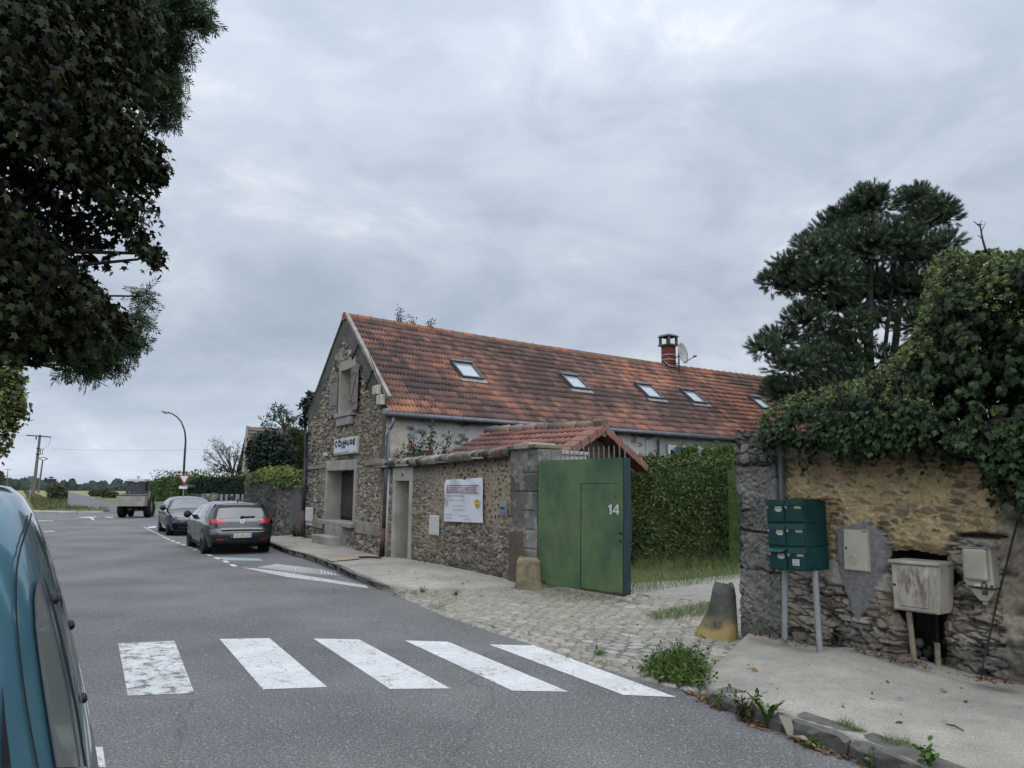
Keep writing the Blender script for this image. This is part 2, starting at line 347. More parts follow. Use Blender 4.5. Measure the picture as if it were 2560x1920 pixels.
def rubble(S, Hh, cw, ch, seed, mort=(.3, .26, .19), cols=((.09, .08, .07), (.17, .15, .12), (.26, .23, .18), (.13, .12, .115)), gap=.05, amp=.03, flush=None, tint=.5):
    """stones of cw x ch; flush (0..1 array) fills the joints with mortar"""
    wx = (fbm(S/cw*1.4, Hh/ch*1.4, seed)-.5)*cw*.9; wy = (fbm(S/cw*1.4+9, Hh/ch*1.4+5, seed+3)-.5)*ch*.9
    r, e, d1 = voronoi(S+wx, Hh+wy, cw, ch, seed)
    r2 = np.mod(r*7.13+.37, 1)
    g = fbm(S*22, Hh*22, seed+50, 3)
    stone = sm(.02, .15, e)
    fl = flush if flush is not None else 0.0
    thr = np.clip(fl, 0, 1)*.62
    vis = sm(thr-.01, thr+.05, e+.25*(r2-.4)*np.clip(fl, 0, 1))
    c = pal(r, cols)*(.7+.6*g[..., None])
    mc = np.array(mort)*(.72+.5*fbm(S*9, Hh*9, seed+70, 3))[..., None]
    dark = np.array(mort)*.45
    mcol = mc*np.clip(np.asarray(fl)*1.8, 0, 1)[..., None]+dark*(1-np.clip(np.asarray(fl)*1.8, 0, 1))[..., None] if flush is not None else np.broadcast_to(dark, c.shape)
    Cc = c*vis[..., None]+mcol*(1-vis[..., None])
    D = amp*(stone*(.55+.8*r2)-1.0+.5*(g-.5))
    D = np.where(np.asarray(fl) > .02, D*(1-np.clip(fl, 0, 1)*.75)+(-.2*amp)*np.clip(fl, 0, 1)*(1-vis), D)
    return D, Cc

# ---- foliage
def rot_frames(nrm, spread, rng, down=0.0):
    n = len(nrm); z = nrm/(np.linalg.norm(nrm, axis=1)[:, None]+1e-9)+rng.normal(size=(n, 3))*spread; z /= np.linalg.norm(z, axis=1)[:, None]
    x = rng.normal(size=(n, 3))*(1-down)+np.array([0, 0, -1.6*down]); x -= z*(x*z).sum(1)[:, None]; x /= np.linalg.norm(x, axis=1)[:, None]
    return np.stack([x, np.cross(z, x), z], -1)
def scatter(tv, tf, pos, Rm, size):
    tv = np.asarray(tv, float); tf = np.asarray(tf, int); n = len(pos)
    V = np.einsum('nij,kj->nki', Rm, tv)*np.asarray(size).reshape(-1, 1, 1)+pos[:, None, :]
    F = (tf[None]+(np.arange(n)*len(tv))[:, None, None]).reshape(-1, tf.shape[1])
    return V.reshape(-1, 3), F
def star(lobes, val, z=.06):
    P = [(.35, 0, 0)]
    A = np.linspace(-130, 130, len(lobes)*2-1)
    for i, a in enumerate(A):
        r = lobes[i//2] if i % 2 == 0 else val
        P.append((.35+r*math.cos(R_(a)), r*math.sin(R_(a)), -z*r*r*4))
    P.append((0, 0, 0)); k = len(P)-1
    return P, [(0, i, i+1 if i < k else 1) for i in range(1, k+1)]
T_MAPLE = star((.4, .62, .66, .62, .4), .27)
T_IVY = star((.36, .46, .62, .46, .36), .32, .1)
T_OVAL = ([(0, 0, 0), (.35, -.22, -.03), (.75, -.17, -.04), (1, 0, -.12), (.75, .17, -.04), (.35, .22, -.03)], [(0, 1, 5), (1, 2, 5), (2, 4, 5), (2, 3, 4)])
T_SPRIG = (sum([[(x, 0, 0), (x+.16, s*.2-.05*s, .03), (x+.36, s*.30, -.02), (x+.2, s*.09, 0)] for x in (0, .22, .44, .66) for s in (-1, 1)], [])+[(.8, 0, 0), (.95, -.07, 0), (1.15, 0, -.04), (.95, .07, 0)],
           [t for k in range(9) for t in ((4*k, 4*k+1, 4*k+2), (4*k, 4*k+2, 4*k+3))])
T_TUFT = ([(0, 0, 0), (.1, -.06, 0), (1, 0, .05)], [(0, 1, 2)])
def blade_template(n=1):
    return [(-.02, 0, 0), (.02, 0, 0), (.016, .06, .5), (-.012, .06, .5), (0, .22, 1)], [(0, 1, 2), (0, 2, 3), (3, 2, 4)]
def fol(name, tmpl, pos, nrm, size, m, parent=None, spread=.8, rng=RNG, down=0.0):
    V, F = scatter(tmpl[0], tmpl[1], pos, rot_frames(nrm, spread, rng, down), size)
    return big_mesh(name, V, F, m, parent)
def blob_points(blobs, n, rng=RNG, shell=.55):
    """points in a union of ellipsoids [(centre, radii)], denser near the outside"""
    B = [(np.array(c, float), np.array(r, float)*np.ones(3)) for c, r in blobs]; vol = np.array([np.prod(r)**(2/3) for _, r in B]); vol /= vol.sum()
    P, Nn = [], []
    for (c, r), q in zip(B, vol):
        k = int(n*q)+1; d = rng.normal(size=(k, 3)); d /= np.linalg.norm(d, axis=1)[:, None]
        rad = shell+(1-shell)*rng.random(k)**.6; rad *= 1+.10*rng.normal(size=k)
        P.append(c+d*r*rad[:, None]); Nn.append(d)
    return np.concatenate(P), np.concatenate(Nn)
def box_points(c0, ux, uy, lx, ly, h, n, rng=RNG, jit=.06, top=True):
    """points on the sides and top of an upright box from corner c0"""
    c0 = np.array(c0, float); ux = np.array(ux, float); uy = np.array(uy, float); A = np.array([lx*h, lx*h, ly*h, ly*h, lx*ly]); 
    cnt = (n*A/A.sum()).astype(int)+1; P, Nn = [], []
    for k in range(5):
        a, b = rng.random(cnt[k]), rng.random(cnt[k])
        if k < 2: p = c0+np.outer(a*lx, ux)+uy*(0 if k == 0 else ly)+np.outer(b*h, (0, 0, 1)); nn = -uy if k == 0 else uy
        elif k < 4: p = c0+np.outer(a*ly, uy)+ux*(0 if k == 2 else lx)+np.outer(b*h, (0, 0, 1)); nn = -ux if k == 2 else ux
        else: p = c0+np.outer(a*lx, ux)+np.outer(b*ly, uy)+np.array([0, 0, h]); nn = np.array([0, 0, 1.])
        P.append(p+np.outer(rng.normal(size=cnt[k])*jit, nn)); Nn.append(np.tile(nn, (cnt[k], 1)))
    return np.concatenate(P), np.concatenate(Nn)
def branchy(mb, p, d, L, r, depth, rng, up=.25, spread=.55, tips=None, kids=3):
    p = np.array(p, float); d = np.array(d, float); d /= np.linalg.norm(d); pts = [p]; n = 4
    for i in range(n):
        d = d+rng.normal(size=3)*.13+np.array([0, 0, up*.2]); d /= np.linalg.norm(d); pts.append(pts[-1]+d*L/n)
    mb.tube(pts, list(np.linspace(r, r*.6, n+1)), 5 if r < .05 else 8, cap=False)
    if depth == 0:
        if tips is not None: tips.append((pts[-1], d))
        return
    for k in range(kids):
        dd = d+rng.normal(size=3)*spread; q = pts[-1] if k == 0 else pts[rng.integers(2, n+1)]
        branchy(mb, q, dd, L*(.62+.25*rng.random()), r*.58, depth-1, rng, up, spread, tips, kids)
def sheet(name, pts, z, m, label=None):
    """flat ground polygon; pts are (x,y) or (x,y,z)"""
    mb = MB(); P = [(p[0], p[1], p[2] if len(p) > 2 else z) for p in pts]
    me = bpy.data.meshes.new(name)
    import bmesh
    bm = bmesh.new(); vs = [bm.verts.new(p) for p in P]; f = bm.faces.new(vs); bm.normal_update()
    if f.normal.z < 0: f.normal_flip()
    bmesh.ops.triangulate(bm, faces=[f]); bm.to_mesh(me); bm.free()
    o = link(name, me, m); struct(o, label); return o

# ------------------------------------------------------------------ ground, road, pavements
def ground_sheet():
    rr = [0, 20, 60, 120, 180, 260, 360, 480, 620, 780, 950, 1500, 4500]; V, F = [(0, 0, -.03)], []
    n = 48
    for r in rr[1:]:
        z = -.03-5.6*float(sm(150, 950, np.array(r)))
        V += [(r*math.cos(2*math.pi*k/n), r*math.sin(2*math.pi*k/n), z) for k in range(n)]
    mb = MB(); mb.v = V
    mb.f = [(0, 1+k, 1+(k+1) % n) for k in range(n)]+[(1+i*n+k, 1+(i+1)*n+k, 1+(i+1)*n+(k+1) % n, 1+i*n+(k+1) % n) for i in range(len(rr)-2) for k in range(n)]
    return struct(mb.build('ground', M['grassland'], smooth=True))
ground_sheet()
# stubble field: draped just above the falling ground
def field():
    V, F = [], []; A = np.linspace(R_(-50), R_(-16), 30); rr = [118, 150, 200, 260, 360, 480, 620, 780, 930]
    for r in rr:
        z = -.03-5.6*float(sm(150, 950, np.array(r)))+.04+.0010*(r-100)
        V += [(r*math.sin(a), r*math.cos(a), z) for a in A]
    n = len(A)
    mb = MB(); mb.v = V; mb.f = [(i*n+k, (i+1)*n+k, (i+1)*n+k+1, i*n+k+1) for i in range(len(rr)-1) for k in range(n-1)]
    return struct(mb.build('field', M['field'], smooth=True))
field()
def asphalt_material():
    m = M['asphalt']; t = m.node_tree; n, l = t.nodes, t.links
    b = n['Principled BSDF']; src = b.inputs['Base Color'].links[0].from_socket
    tcn = n.new('ShaderNodeTexCoord')
    nz = n.new('ShaderNodeTexNoise'); nz.inputs['Scale'].default_value = .55; nz.inputs['Detail'].default_value = 6; l.new(tcn.outputs['Object'], nz.inputs['Vector'])
    rp = n.new('ShaderNodeValToRGB'); rp.color_ramp.elements[0].position = .35; rp.color_ramp.elements[0].color = (.72, .72, .72, 1); rp.color_ramp.elements[1].position = .68; rp.color_ramp.elements[1].color = (1.15, 1.15, 1.14, 1)
    l.new(nz.outputs[0], rp.inputs[0])
    mm = n.new('ShaderNodeMix'); mm.data_type = 'RGBA'; mm.blend_type = 'MULTIPLY'; mm.inputs[0].default_value = 1; l.new(src, mm.inputs[6]); l.new(rp.outputs[0], mm.inputs[7])
    # pale aggregate flecks and fine cracks
    v = n.new('ShaderNodeTexVoronoi'); v.inputs['Scale'].default_value = 75; l.new(tcn.outputs['Object'], v.inputs['Vector'])
    r2 = n.new('ShaderNodeValToRGB'); r2.color_ramp.elements[0].position = .80; r2.color_ramp.elements[0].color = (0, 0, 0, 1); r2.color_ramp.elements[1].position = .92; r2.color_ramp.elements[1].color = (1, 1, 1, 1)
    l.new(v.outputs['Color'], r2.inputs[0])
    m2 = n.new('ShaderNodeMix'); m2.data_type = 'RGBA'; l.new(r2.outputs[0], m2.inputs[0]); l.new(mm.outputs[2], m2.inputs[6]); m2.inputs[7].default_value = (.34, .335, .32, 1)
    wv = n.new('ShaderNodeTexNoise'); wv.inputs['Scale'].default_value = 1.3; wv.inputs['Detail'].default_value = 5; l.new(tcn.outputs['Object'], wv.inputs['Vector'])
    add = n.new('ShaderNodeMix'); add.data_type = 'VECTOR'; add.inputs[0].default_value = .35; l.new(tcn.outputs['Object'], add.inputs[4]); l.new(wv.outputs['Color'], add.inputs[5])
    vc = n.new('ShaderNodeTexVoronoi'); vc.feature = 'DISTANCE_TO_EDGE'; vc.inputs['Scale'].default_value = .55; l.new(add.outputs[1], vc.inputs['Vector'])
    r3 = n.new('ShaderNodeValToRGB'); r3.color_ramp.elements[0].position = .0; r3.color_ramp.elements[0].color = (.45, .45, .45, 1); r3.color_ramp.elements[1].position = .006; r3.color_ramp.elements[1].color = (1, 1, 1, 1)
    l.new(vc.outputs['Distance'], r3.inputs[0])
    m3 = n.new('ShaderNodeMix'); m3.data_type = 'RGBA'; m3.blend_type = 'MULTIPLY'; m3.inputs[0].default_value = .5; l.new(m2.outputs[2], m3.inputs[6]); l.new(r3.outputs[0], m3.inputs[7])
    l.new(m3.outputs[2], b.inputs['Base Color'])
asphalt_material()
sheet('road', [(-60, -14), (9, -14), (9, 0), (3.4, 6), (2.4, 9), (.2, 14), (-3, 16.5), (-5.3, 20.3), (-7.3, 24.5), (-9.5, 30), (-13, 35.5), (-11, 38.5), (30, 30), (30, 36), (-4, 46), (-20, 51.5), (-24, 52.4), (-25.2, 49), (-26, 47), (-33, 49.6), (-75, 62), (-75, 50), (-36, 40), (-30, 30)], 0, M['asphalt'])
M['lane'] = mat('faded lane asphalt', (.155, .145, .15), .9, c2=(.115, .108, .115), vscale=.5, bump=.3, bscale=60)
sheet('lane', [(-24.2, 52.7), (-25.4, 49.2), (-27.2, 53.0), (-34.6, 60.9), (-50.3, 88.2), (-70, 122, .16), (-106, 186, .30), (-112, 186, .30), (-80, 142, .24), (-50.1, 94.7), (-31.8, 63.2)], .006, M['lane'])
M['pave_far'] = mat('pale kerb concrete', (.42, .40, .34), .9, var=.3, vscale=2)
kb = MB()
for q, w in (([(-40, 51.6), (-33, 49.4), (-29.2, 47.9), (-26, 46.7), (-24.9, 47.6)], 1.1), ([(-24.1, 53.2), (-20, 52.0), (-4, 46.6), (10, 42)], .4)):
    for i in range(len(q)-1):
        a, b = np.array(q[i]), np.array(q[i+1]); fr = Frame((*a, 0), (*(b-a), 0)); kb.box(fr, 0, np.linalg.norm(b-a), -w/2, w/2, -.02, .10)
struct(kb.build('kerb', M['pave_far'], bevel=.02))

# house and wall planes
A0 = np.array([-3.02, 18.43, 0]); FG = Frame(A0, (-.497, .868, 0), -1); FS = Frame(A0, (.805, .593, 0))
FW = Frame((-3.06, 18.24, 0), (.605, -.796, 0)); FR = Frame((2.67, 9.05, 0), (.565, -.825, 0))
P2 = lambda fr, z, x, y, d=0.0: fr.w(*[(lambda s, h: (s, d, h))(*fr.hit(z, x, y, d))][0])

# left pavement, raised on a kerb that dies into the setts
lk = [(-7.9, 25.2, .10), (-7.08, 23.08, .11), (-5.59, 20.0, .12), (-4.99, 19.06, .12), (-4.29, 17.8, .12), (-3.3, 15.8, .12), (-2.77, 14.54, .12), (-2.05, 13.35, .07), (-1.6, 13.12, .05), (-.81, 13.16, .045), (-.05, 13.5, .05), (.45, 13.75, .05)]
back = [FW.w(3.9, -.05, 0), FW.w(2.6, -.05, 0), FW.w(1.2, -.05, 0), FW.w(0, -.05, 0), FG.w(1.7, -.05, 0), FG.w(3.4, -.05, 0), FG.w(5.2, -.05, 0), FG.w(7.0, -.05, 0), np.array([-7.0, 26.5, 0])]
bz = []
for fr, z, x, y in ((FW, 4, 770, 1300), (FW, 4, 500, 1240), (FW, 4, 80, 1170), (FW, 2, 1305, 1505), (FG, 2, 1225, 1490), (FG, 2, 1000, 1395), (FG, 2, 760, 1355), (FG, 2, 550, 1330)):
    bz.append(fr.hit(z, x, y)[1])
bz.append(.12)
backp = [(p[0], p[1], float(np.clip(h, .04, .26))) for p, h in zip(back, bz)]
def strip_sheet(name, front, backl, m, n=60, drop=None, sub=14, bumps=.006):
    """ruled surface between two polylines (front kerb edge, back wall edge)"""
    def res(pl, n):
        pl = np.array(pl, float); d = np.r_[0, np.cumsum(np.linalg.norm(np.diff(pl[:, :2], axis=0), axis=1))]; t = np.linspace(0, d[-1], n)
        return np.stack([np.interp(t, d, pl[:, k]) for k in range(3)], 1)
    a, b = res(front, n), res(backl, n); V = []
    for j in range(sub+1):
        p = a*(1-j/sub)+b*(j/sub); p[:, 2] += (fbm(p[:, 0]*1.7, p[:, 1]*1.7, 3)-.5)*bumps*2; V.append(p)
    rows = sub+1
    if drop is not None:
        q = a.copy(); q[:, 2] = drop; V.insert(0, q); rows += 1
    V = np.concatenate(V); idx = np.arange(rows*n).reshape(rows, n)
    F = np.stack([idx[:-1, :-1], idx[:-1, 1:], idx[1:, 1:], idx[1:, :-1]], -1).reshape(-1, 4)
    o = big_mesh(name, V, F, m, None, False); struct(o); return o
strip_sheet('pavement', lk, backp[::-1], M['pavement'], 70, -.03)
# right pavement
kr = [G(12, 350, 230, .03), G(12, 420, 285, .10), G(12, 560, 335, .12), G(12, 790, 412, .12), G(12, 1110, 512, .12), G(12, 1420, 625, .12), G(12, 1640, 737, .12)]
kr = [(p[0], p[1], p[2]) for p in kr]+[(4.4, 1.6, .12), (6.5, -2.2, .12)]
rb = []
for x, y in ((110, 1335), (330, 1375), (520, 1420), (690, 1420), (1040, 1490), (1240, 1535), (1700, 1645)):
    s, h = FR.hit(6, x, y); rb.append(tuple(FR.w(s, -.06, np.clip(h, .02, .34))))
hl = rb[-1][2]; rb += [tuple(FR.w(5.2, -.06, hl)), tuple(FR.w(14, -.06, hl))]
gx = [tuple(G(9, 1890, 620, .03))]
strip_sheet('pavement', kr, rb, M['pavement'], 70, -.03, bumps=.01)
# kerb stones
def kerb_run(pts, lens, top, wid, rng, m, zb=-.04):
    P = np.array([p[:2] for p in pts]); d = np.r_[0, np.cumsum(np.linalg.norm(np.diff(P, axis=0), axis=1))]
    at = lambda t: np.array([np.interp(t, d, P[:, 0]), np.interp(t, d, P[:, 1])]); Z = lambda t: np.interp(t, d, [p[2] for p in pts])
    mb = MB(); t = 0
    while t < d[-1]-.2:
        L = min(lens*(.7+.7*rng.random()), d[-1]-t); a, b = at(t+.012), at(t+L-.012); fr = Frame((*a, 0), (*(b-a), 0))
        zz = (Z(t)+Z(t+L))/2+top+rng.normal()*.008; l = np.linalg.norm(b-a); k = 9; g = 5
        V = []; 
        for i in range(k):
            for j in range(g):
                s = l*i/(k-1); ed = min(i, k-1-i)
                dd, hh = [(KO, zb), (KO+rng.normal()*.012, zz*.55), (KO-.016+rng.normal()*.010, zz-.018-(.025 if ed == 0 else 0)), (-.045, zz-(.012 if ed == 0 else 0)+rng.normal()*.005), (-wid, zz+.002)][j]
                V.append(fr.w(s, -fr.n @ np.array([0, 0, 0])+dd*KS, hh))
        F = [(i*g+j, (i+1)*g+j, (i+1)*g+j+1, i*g+j+1) for i in range(k-1) for j in range(g-1)]+[tuple(range(g)), tuple(range((k-1)*g, k*g))]
        mb.add(V, F); t += L
    return struct(mb.build('kerb', m, smooth=False))
KO = .012; KS = -1; kerb_run([p for p in lk[:8]], .75, .004, .13, np.random.default_rng(3), M['kerbstone'])
KO = .055; KS = 1; kerb_run(kr[1:], .62, .006, .16, np.random.default_rng(4), M['kerbstone'])
KS = 1

# setts of the yard entrance
ce = [G(9, x, y) for x, y in ((150, 345), (250, 400), (430, 480), (640, 555), (850, 620), (1050, 690), (1250, 760), (1450, 820), (1560, 850))]
setts_poly = [tuple(p[:2]) for p in ce]+[(1.5, 6.85), (1.9, 6.6), (2.35, 7.4), (2.7, 8.3), (2.95, 8.9), (3.5, 10.6), (3.4, 12.0), (2.4, 12.9), (1.4, 13.4), (.62, 14.3), (0, 14.0), (-.8, 13.3), (-1.6, 13.3)]
FH = Frame((0, 0, .0), (.60, -.80, 0), 1, (.80, .60, 0)); 
if FH.n[2] < 0: FH.n = -FH.n
sp = [((np.array([x, y, 0])-FH.o)@FH.s, (np.array([x, y, 0])-FH.o)@FH.h) for x, y in setts_poly]
def setts(S, Hh):
    wx = (fbm(S*2, Hh*2, 31)-.5)*.10; wy = (fbm(S*2+7, Hh*2, 33)-.5)*.12
    r, e, d1 = voronoi(S+wx, Hh+wy, .215, .155, 5, .42)
    g = fbm(S*18, Hh*18, 44, 3); big = fbm(S*.8, Hh*.8, 61, 3)
    top = sm(.0, .34, e); r2 = np.mod(r*9.7, 1)
    C = pal(r, ((.27, .25, .21), (.47, .44, .375), (.35, .335, .295), (.385, .345, .28), (.53, .50, .43)))*(.72+.5*g[..., None])
    jt = np.array((.20, .175, .125))*(.6+.6*g[..., None])
    jointgreen = sm(.44, .58, fbm(S*1.1+3, Hh*1.1, 71, 3))[..., None]
    jt = jt*(1-jointgreen)+np.array((.055, .075, .022))*jointgreen
    sandy = sm(.47, .60, big)
    k = sm(.03, .14+.0, e-.06*sandy)[..., None]
    C = C*k+jt*(1-k)
    C = C*(1-.5*sandy[..., None])+np.array((.37, .345, .285))*(.75+.4*g[..., None])*.5*sandy[..., None]
    D = .006+.030*(top*(.75+.5*r2)-.6)*(1-.45*sandy)-.05*sm(.05, .0, -poly_dist(S, Hh, sp))+.006*(g-.5)+.05*(fbm(S*.5, Hh*.5, 81, 2)-.5)*sm(.1, .9, -poly_dist(S, Hh, sp))
    return D, C
sa, ha = np.array(sp).T
struct(relief('cobbled_entrance', FH, sa.min(), sa.max(), ha.min(), ha.max(), .021, setts, M['stone'], None, lambda S, Hh: in_poly(S, Hh, sp)))
# concrete collar round the foot of the right pillar / guard stone
sheet('gravel_drive', [(.9, 13.5), (2.2, 12.8), (3.3, 11.8), (3.4, 10.4), (2.9, 9.3), (3.2, 9.0), (5.2, 10.5), (8.5, 14), (9.5, 17.2), (6.0, 17.2), (4.6, 16.0), (3.2, 14.9), (2.2, 14.4)], .012, M['gravel'])
sheet('courtyard', [(-2, 17), (.2, 14.6), (1.2, 13.6), (3.2, 14.8), (6, 17), (14, 17), (16, 32), (8, 26), (-2.5, 19)], .004, mat('courtyard earth', (.15, .15, .075), .95, c2=(.09, .10, .045), vscale=1.5, bump=.6, bscale=20))

# painted markings
def marking(name, polys, m=None, z=.004):
    mb = MB()
    for p in polys: mb.add([(q[0], q[1], z) for q in p], [tuple(range(len(p)))])
    return struct(mb.build(name, m or M['paint']))
def paint_worn():
    m = M['paint']; t = m.node_tree; n, l = t.nodes, t.links; b = n['Principled BSDF']
    src = b.inputs['Base Color'].links[0].from_socket; tcn = n.new('ShaderNodeTexCoord')
    nz = n.new('ShaderNodeTexNoise'); nz.inputs['Scale'].default_value = 2.6; nz.inputs['Detail'].default_value = 12; nz.inputs['Roughness'].default_value = .82; l.new(tcn.outputs['Object'], nz.inputs['Vector'])
    rp = n.new('ShaderNodeValToRGB'); rp.color_ramp.elements[0].position = .365; rp.color_ramp.elements[1].position = .43; l.new(nz.outputs[0], rp.inputs[0])
    wv = n.new('ShaderNodeTexNoise'); wv.inputs['Scale'].default_value = 5; wv.inputs['Detail'].default_value = 6; l.new(tcn.outputs['Object'], wv.inputs['Vector'])
    add = n.new('ShaderNodeMix'); add.data_type = 'VECTOR'; add.inputs[0].default_value = .22; l.new(tcn.outputs['Object'], add.inputs[4]); l.new(wv.outputs['Color'], add.inputs[5])
    vc = n.new('ShaderNodeTexVoronoi'); vc.feature = 'DISTANCE_TO_EDGE'; vc.inputs['Scale'].default_value = 2.6; l.new(add.outputs[1], vc.inputs['Vector'])
    r3 = n.new('ShaderNodeValToRGB'); r3.color_ramp.elements[0].position = .001; r3.color_ramp.elements[1].position = .008; l.new(vc.outputs['Distance'], r3.inputs[0])
    mu = n.new('ShaderNodeMath'); mu.operation = 'MULTIPLY'; l.new(rp.outputs[0], mu.inputs[0]); l.new(r3.outputs[0], mu.inputs[1])
    mm = n.new('ShaderNodeMix'); mm.data_type = 'RGBA'; l.new(mu.outputs[0], mm.inputs[0]); mm.inputs[6].default_value = (.20, .20, .20, 1); l.new(src, mm.inputs[7]); l.new(mm.outputs[2], b.inputs['Base Color'])
paint_worn()
overlay(M['paint'], 1.5, .80, 1.02); overlay(M['paint'], 12, .90, 1.02)
stripes = [[(255, 1390), (377, 1385), (420, 1498), (276, 1504)], [(474, 1381), (582, 1379), (707, 1485), (568, 1490)], [(677, 1380), (776, 1382), (973, 1488), (842, 1489)],
           [(874, 1384), (968, 1387), (1228, 1495), (1107, 1493)], [(1057, 1393), (1155, 1395), (1461, 1507), (1347, 1502)]]
worn = M['paint'].copy(); worn.name = 'scuffed road paint'
for nd in worn.node_tree.nodes:
    if nd.type == 'VALTORGB' and abs(nd.color_ramp.elements[0].position-.365) < 1e-4: nd.color_ramp.elements[0].position = .44; nd.color_ramp.elements[1].position = .50
    if nd.type == 'TEX_NOISE' and abs(nd.inputs['Scale'].default_value-2.6) < 1e-4: nd.inputs['Scale'].default_value = 6.5
for i_, q in enumerate(stripes): marking('crosswalk_stripe', [[G(0, *p) for p in q]], worn if i_ == 0 else None)['group'] = 'crosswalk stripes'
marking('crosswalk_stripe', [[G(8, 528, 1545), G(8, 576, 1545), G(8, 592, 1659), G(8, 540, 1659)]])
dl = [G(1, x, y) for x, y in ((1250, 1240), (1340, 1284), (1460, 1345), (1600, 1395), (1720, 1445), (1850, 1495), (1940, 1530), (2050, 1585))]
dl = np.array(dl); dd = np.r_[0, np.cumsum(np.linalg.norm(np.diff(dl, axis=0), axis=1))]; polys = []
for t in np.arange(0, dd[-1]-.4, .95):
    a, b = [np.array([np.interp(u, dd, dl[:, k]) for k in (0, 1)]) for u in (t, t+.5)]; nrm = np.array([-(b-a)[1], (b-a)[0]])/np.linalg.norm(b-a)*.055
    polys.append([a-nrm, b-nrm, b+nrm, a+nrm])
marking('parking_line', polys)
marking('parking_bay_mark', [[G(11, *p) for p in ((1540, 855), (1980, 870), (2030, 895), (1600, 890))]], M['bluepaint'])
marking('kerb_line', [[G(0, *p) for p in ((522, 1226), (560, 1229), (640, 1240), (790, 1265), (796, 1271), (700, 1257), (620, 1247))]], mat('faded road paint', (.52, .52, .50), .8, c2=(.26, .26, .255), vscale=9, lo=.3, hi=.55))
hp = [G(0, *p) for p in ((556, 1226), (598, 1219), (690, 1229), (738, 1244), (640, 1238))]
pol = []
for k in range(26):
    t = k/26; a = hp[0]*(1-t)+hp[4]*t if t < .5 else hp[4]*(2-2*t)+hp[3]*(2*t-1); b = hp[1]*(1-t)+hp[2]*t if t < .75 else hp[2]*(4-4*t)+hp[3]*(4*t-3)
    a = hp[0]*(1-t)+hp[3]*t; w = np.array([.03, -.05, 0]); pol.append([a, a+w, b+w, b])
marking('hatched_island', [hp], mat('worn white paint', (.34, .34, .33), .85, var=.3, vscale=20), .003)
marking('hatched_island', pol, M['paint'], .007)
marking('give_way_mark', [[G(10, *p) for p in q] for q in (((1000, 1228), (1290, 1222), (1200, 1240)), ((1180, 1238), (1215, 1236), (1250, 1268), (1225, 1268)), ((1385, 1224), (1490, 1224), (1495, 1233), (1390, 1232)), ((500, 1272), (700, 1274), (700, 1279), (500, 1277)))])
marking('parking_bay_mark', [[G(11, *p) for p in ((745, 520), (840, 510), (838, 528), (760, 532))]])
marking('manhole_cover', [[P2(FG, 2, 1222, 1488, .35)*[1, 1, 0], G(2, 1015, 1492, .12), G(2, 1040, 1508, .12), G(2, 1222, 1496, .12)]], M['iron'], .135)
marking('pavement_patch', [[G(2, 735, 1512, .12), G(2, 1000, 1496, .12), G(2, 1040, 1515, .12), G(2, 790, 1538, .12)]], mat('orange mortar patch', (.42, .30, .15), .9, c2=(.34, .29, .21), vscale=3), .136)
marking('road_plate', [[G(1, *p) for p in ((373, 1270), (470, 1266), (474, 1276), (380, 1283))]], M['pave_far'])

# ------------------------------------------------------------------ the long stone house
house = thing('stone_house', 'long stone house with orange tiled roof and a hairdresser doorway in its gable', 'house', A0)
gw = 6.95
apex = FG.hit(3, 600, 165); vr = FG.hit(3, 1085, 1230); vl = FG.hit(3, 150, 1430)
apex = (3.52, max(6.4, apex[1])); eR = 3.52; hR = vr[1]-vr[0]*(apex[1]-vr[1])/(apex[0]-vr[0]); hL = hR+.1
gpoly = [(0, -.1), (gw, -.1), (gw, hL), apex, (0, hR)]
def rect(fr, pts):
    h = [fr.hit(*p) for p in pts]; s = sorted(q[0] for q in h); hh = sorted(q[1] for q in h); return (s[0]+s[1])/2, (s[-1]+s[-2])/2, (hh[0]+hh[1])/2, (hh[-1]+hh[-2])/2
door = rect(FG, [(2, 775, 748), (2, 1000, 742), (2, 985, 1190), (2, 740, 1180)])
win = rect(FG, [(3, 505, 825), (3, 645, 770), (3, 620, 1250), (3, 475, 1290)])
def gable_fn(S, Hh):
    D, C = rubble(S, Hh, .165, .082, 11, cols=((.119, .102, .082), (.289, .246, .190), (.612, .544, .433), (.204, .178, .145), (.459, .383, .281), (.153, .145, .133)), amp=.075, flush=.40*sm(.50, .66, fbm(S*.6, Hh*.6, 5, 3)), mort=(.459, .383, .272))
    rk = np.minimum(np.abs(Hh-(hR+(apex[1]-hR)*S/apex[0]))/1.32, np.abs(Hh-(hL+(apex[1]-hL)*(gw-S)/(gw-apex[0])))/1.32)
    k = sm(.62, .40, rk+.5*(fbm(S*1.3, Hh*1.3, 21)-.5))
    k = np.maximum(k, sm(.40, .25, np.abs(S-.0)+.4*(fbm(S*2, Hh*2, 25)-.5))*sm(1.4, 2.0, Hh))
    k = np.maximum(k, sm(.5, .3, np.hypot((S-.75)/.7, (Hh-4.2)/.9))*.0)
    gcol = np.array((.150, .138, .122))*(.62+.75*fbm(S*3.1, Hh*3.1, 88, 4))[..., None]
    # pale lime smears low on the wall round the steps
    k2 = sm(.35, .15, np.hypot((S-(door[0]+door[1])/2)/1.5, (Hh-.45)/.5)+.5*(fbm(S*3, Hh*3, 29)-.5)-.25)*.7
    C = C*(1-k[..., None])+gcol*k[..., None]; D = D*(1-k)+.006*k
    C = C*(1-k2[..., None])+np.array((.24, .215, .17))*k2[..., None]; D = D*(1-.6*k2)
    stain = .75+.5*fbm(S*.9, Hh*.5, 91, 3); return D, C*stain[..., None]
def gable_keep(S, Hh):
    k = in_poly(S, Hh, gpoly)
    for r, e in ((door, .06), (win, .04)): k &= ~((S > r[0]-e) & (S < r[1]+e) & (Hh > r[2]-e) & (Hh < r[3]+e))
    return k
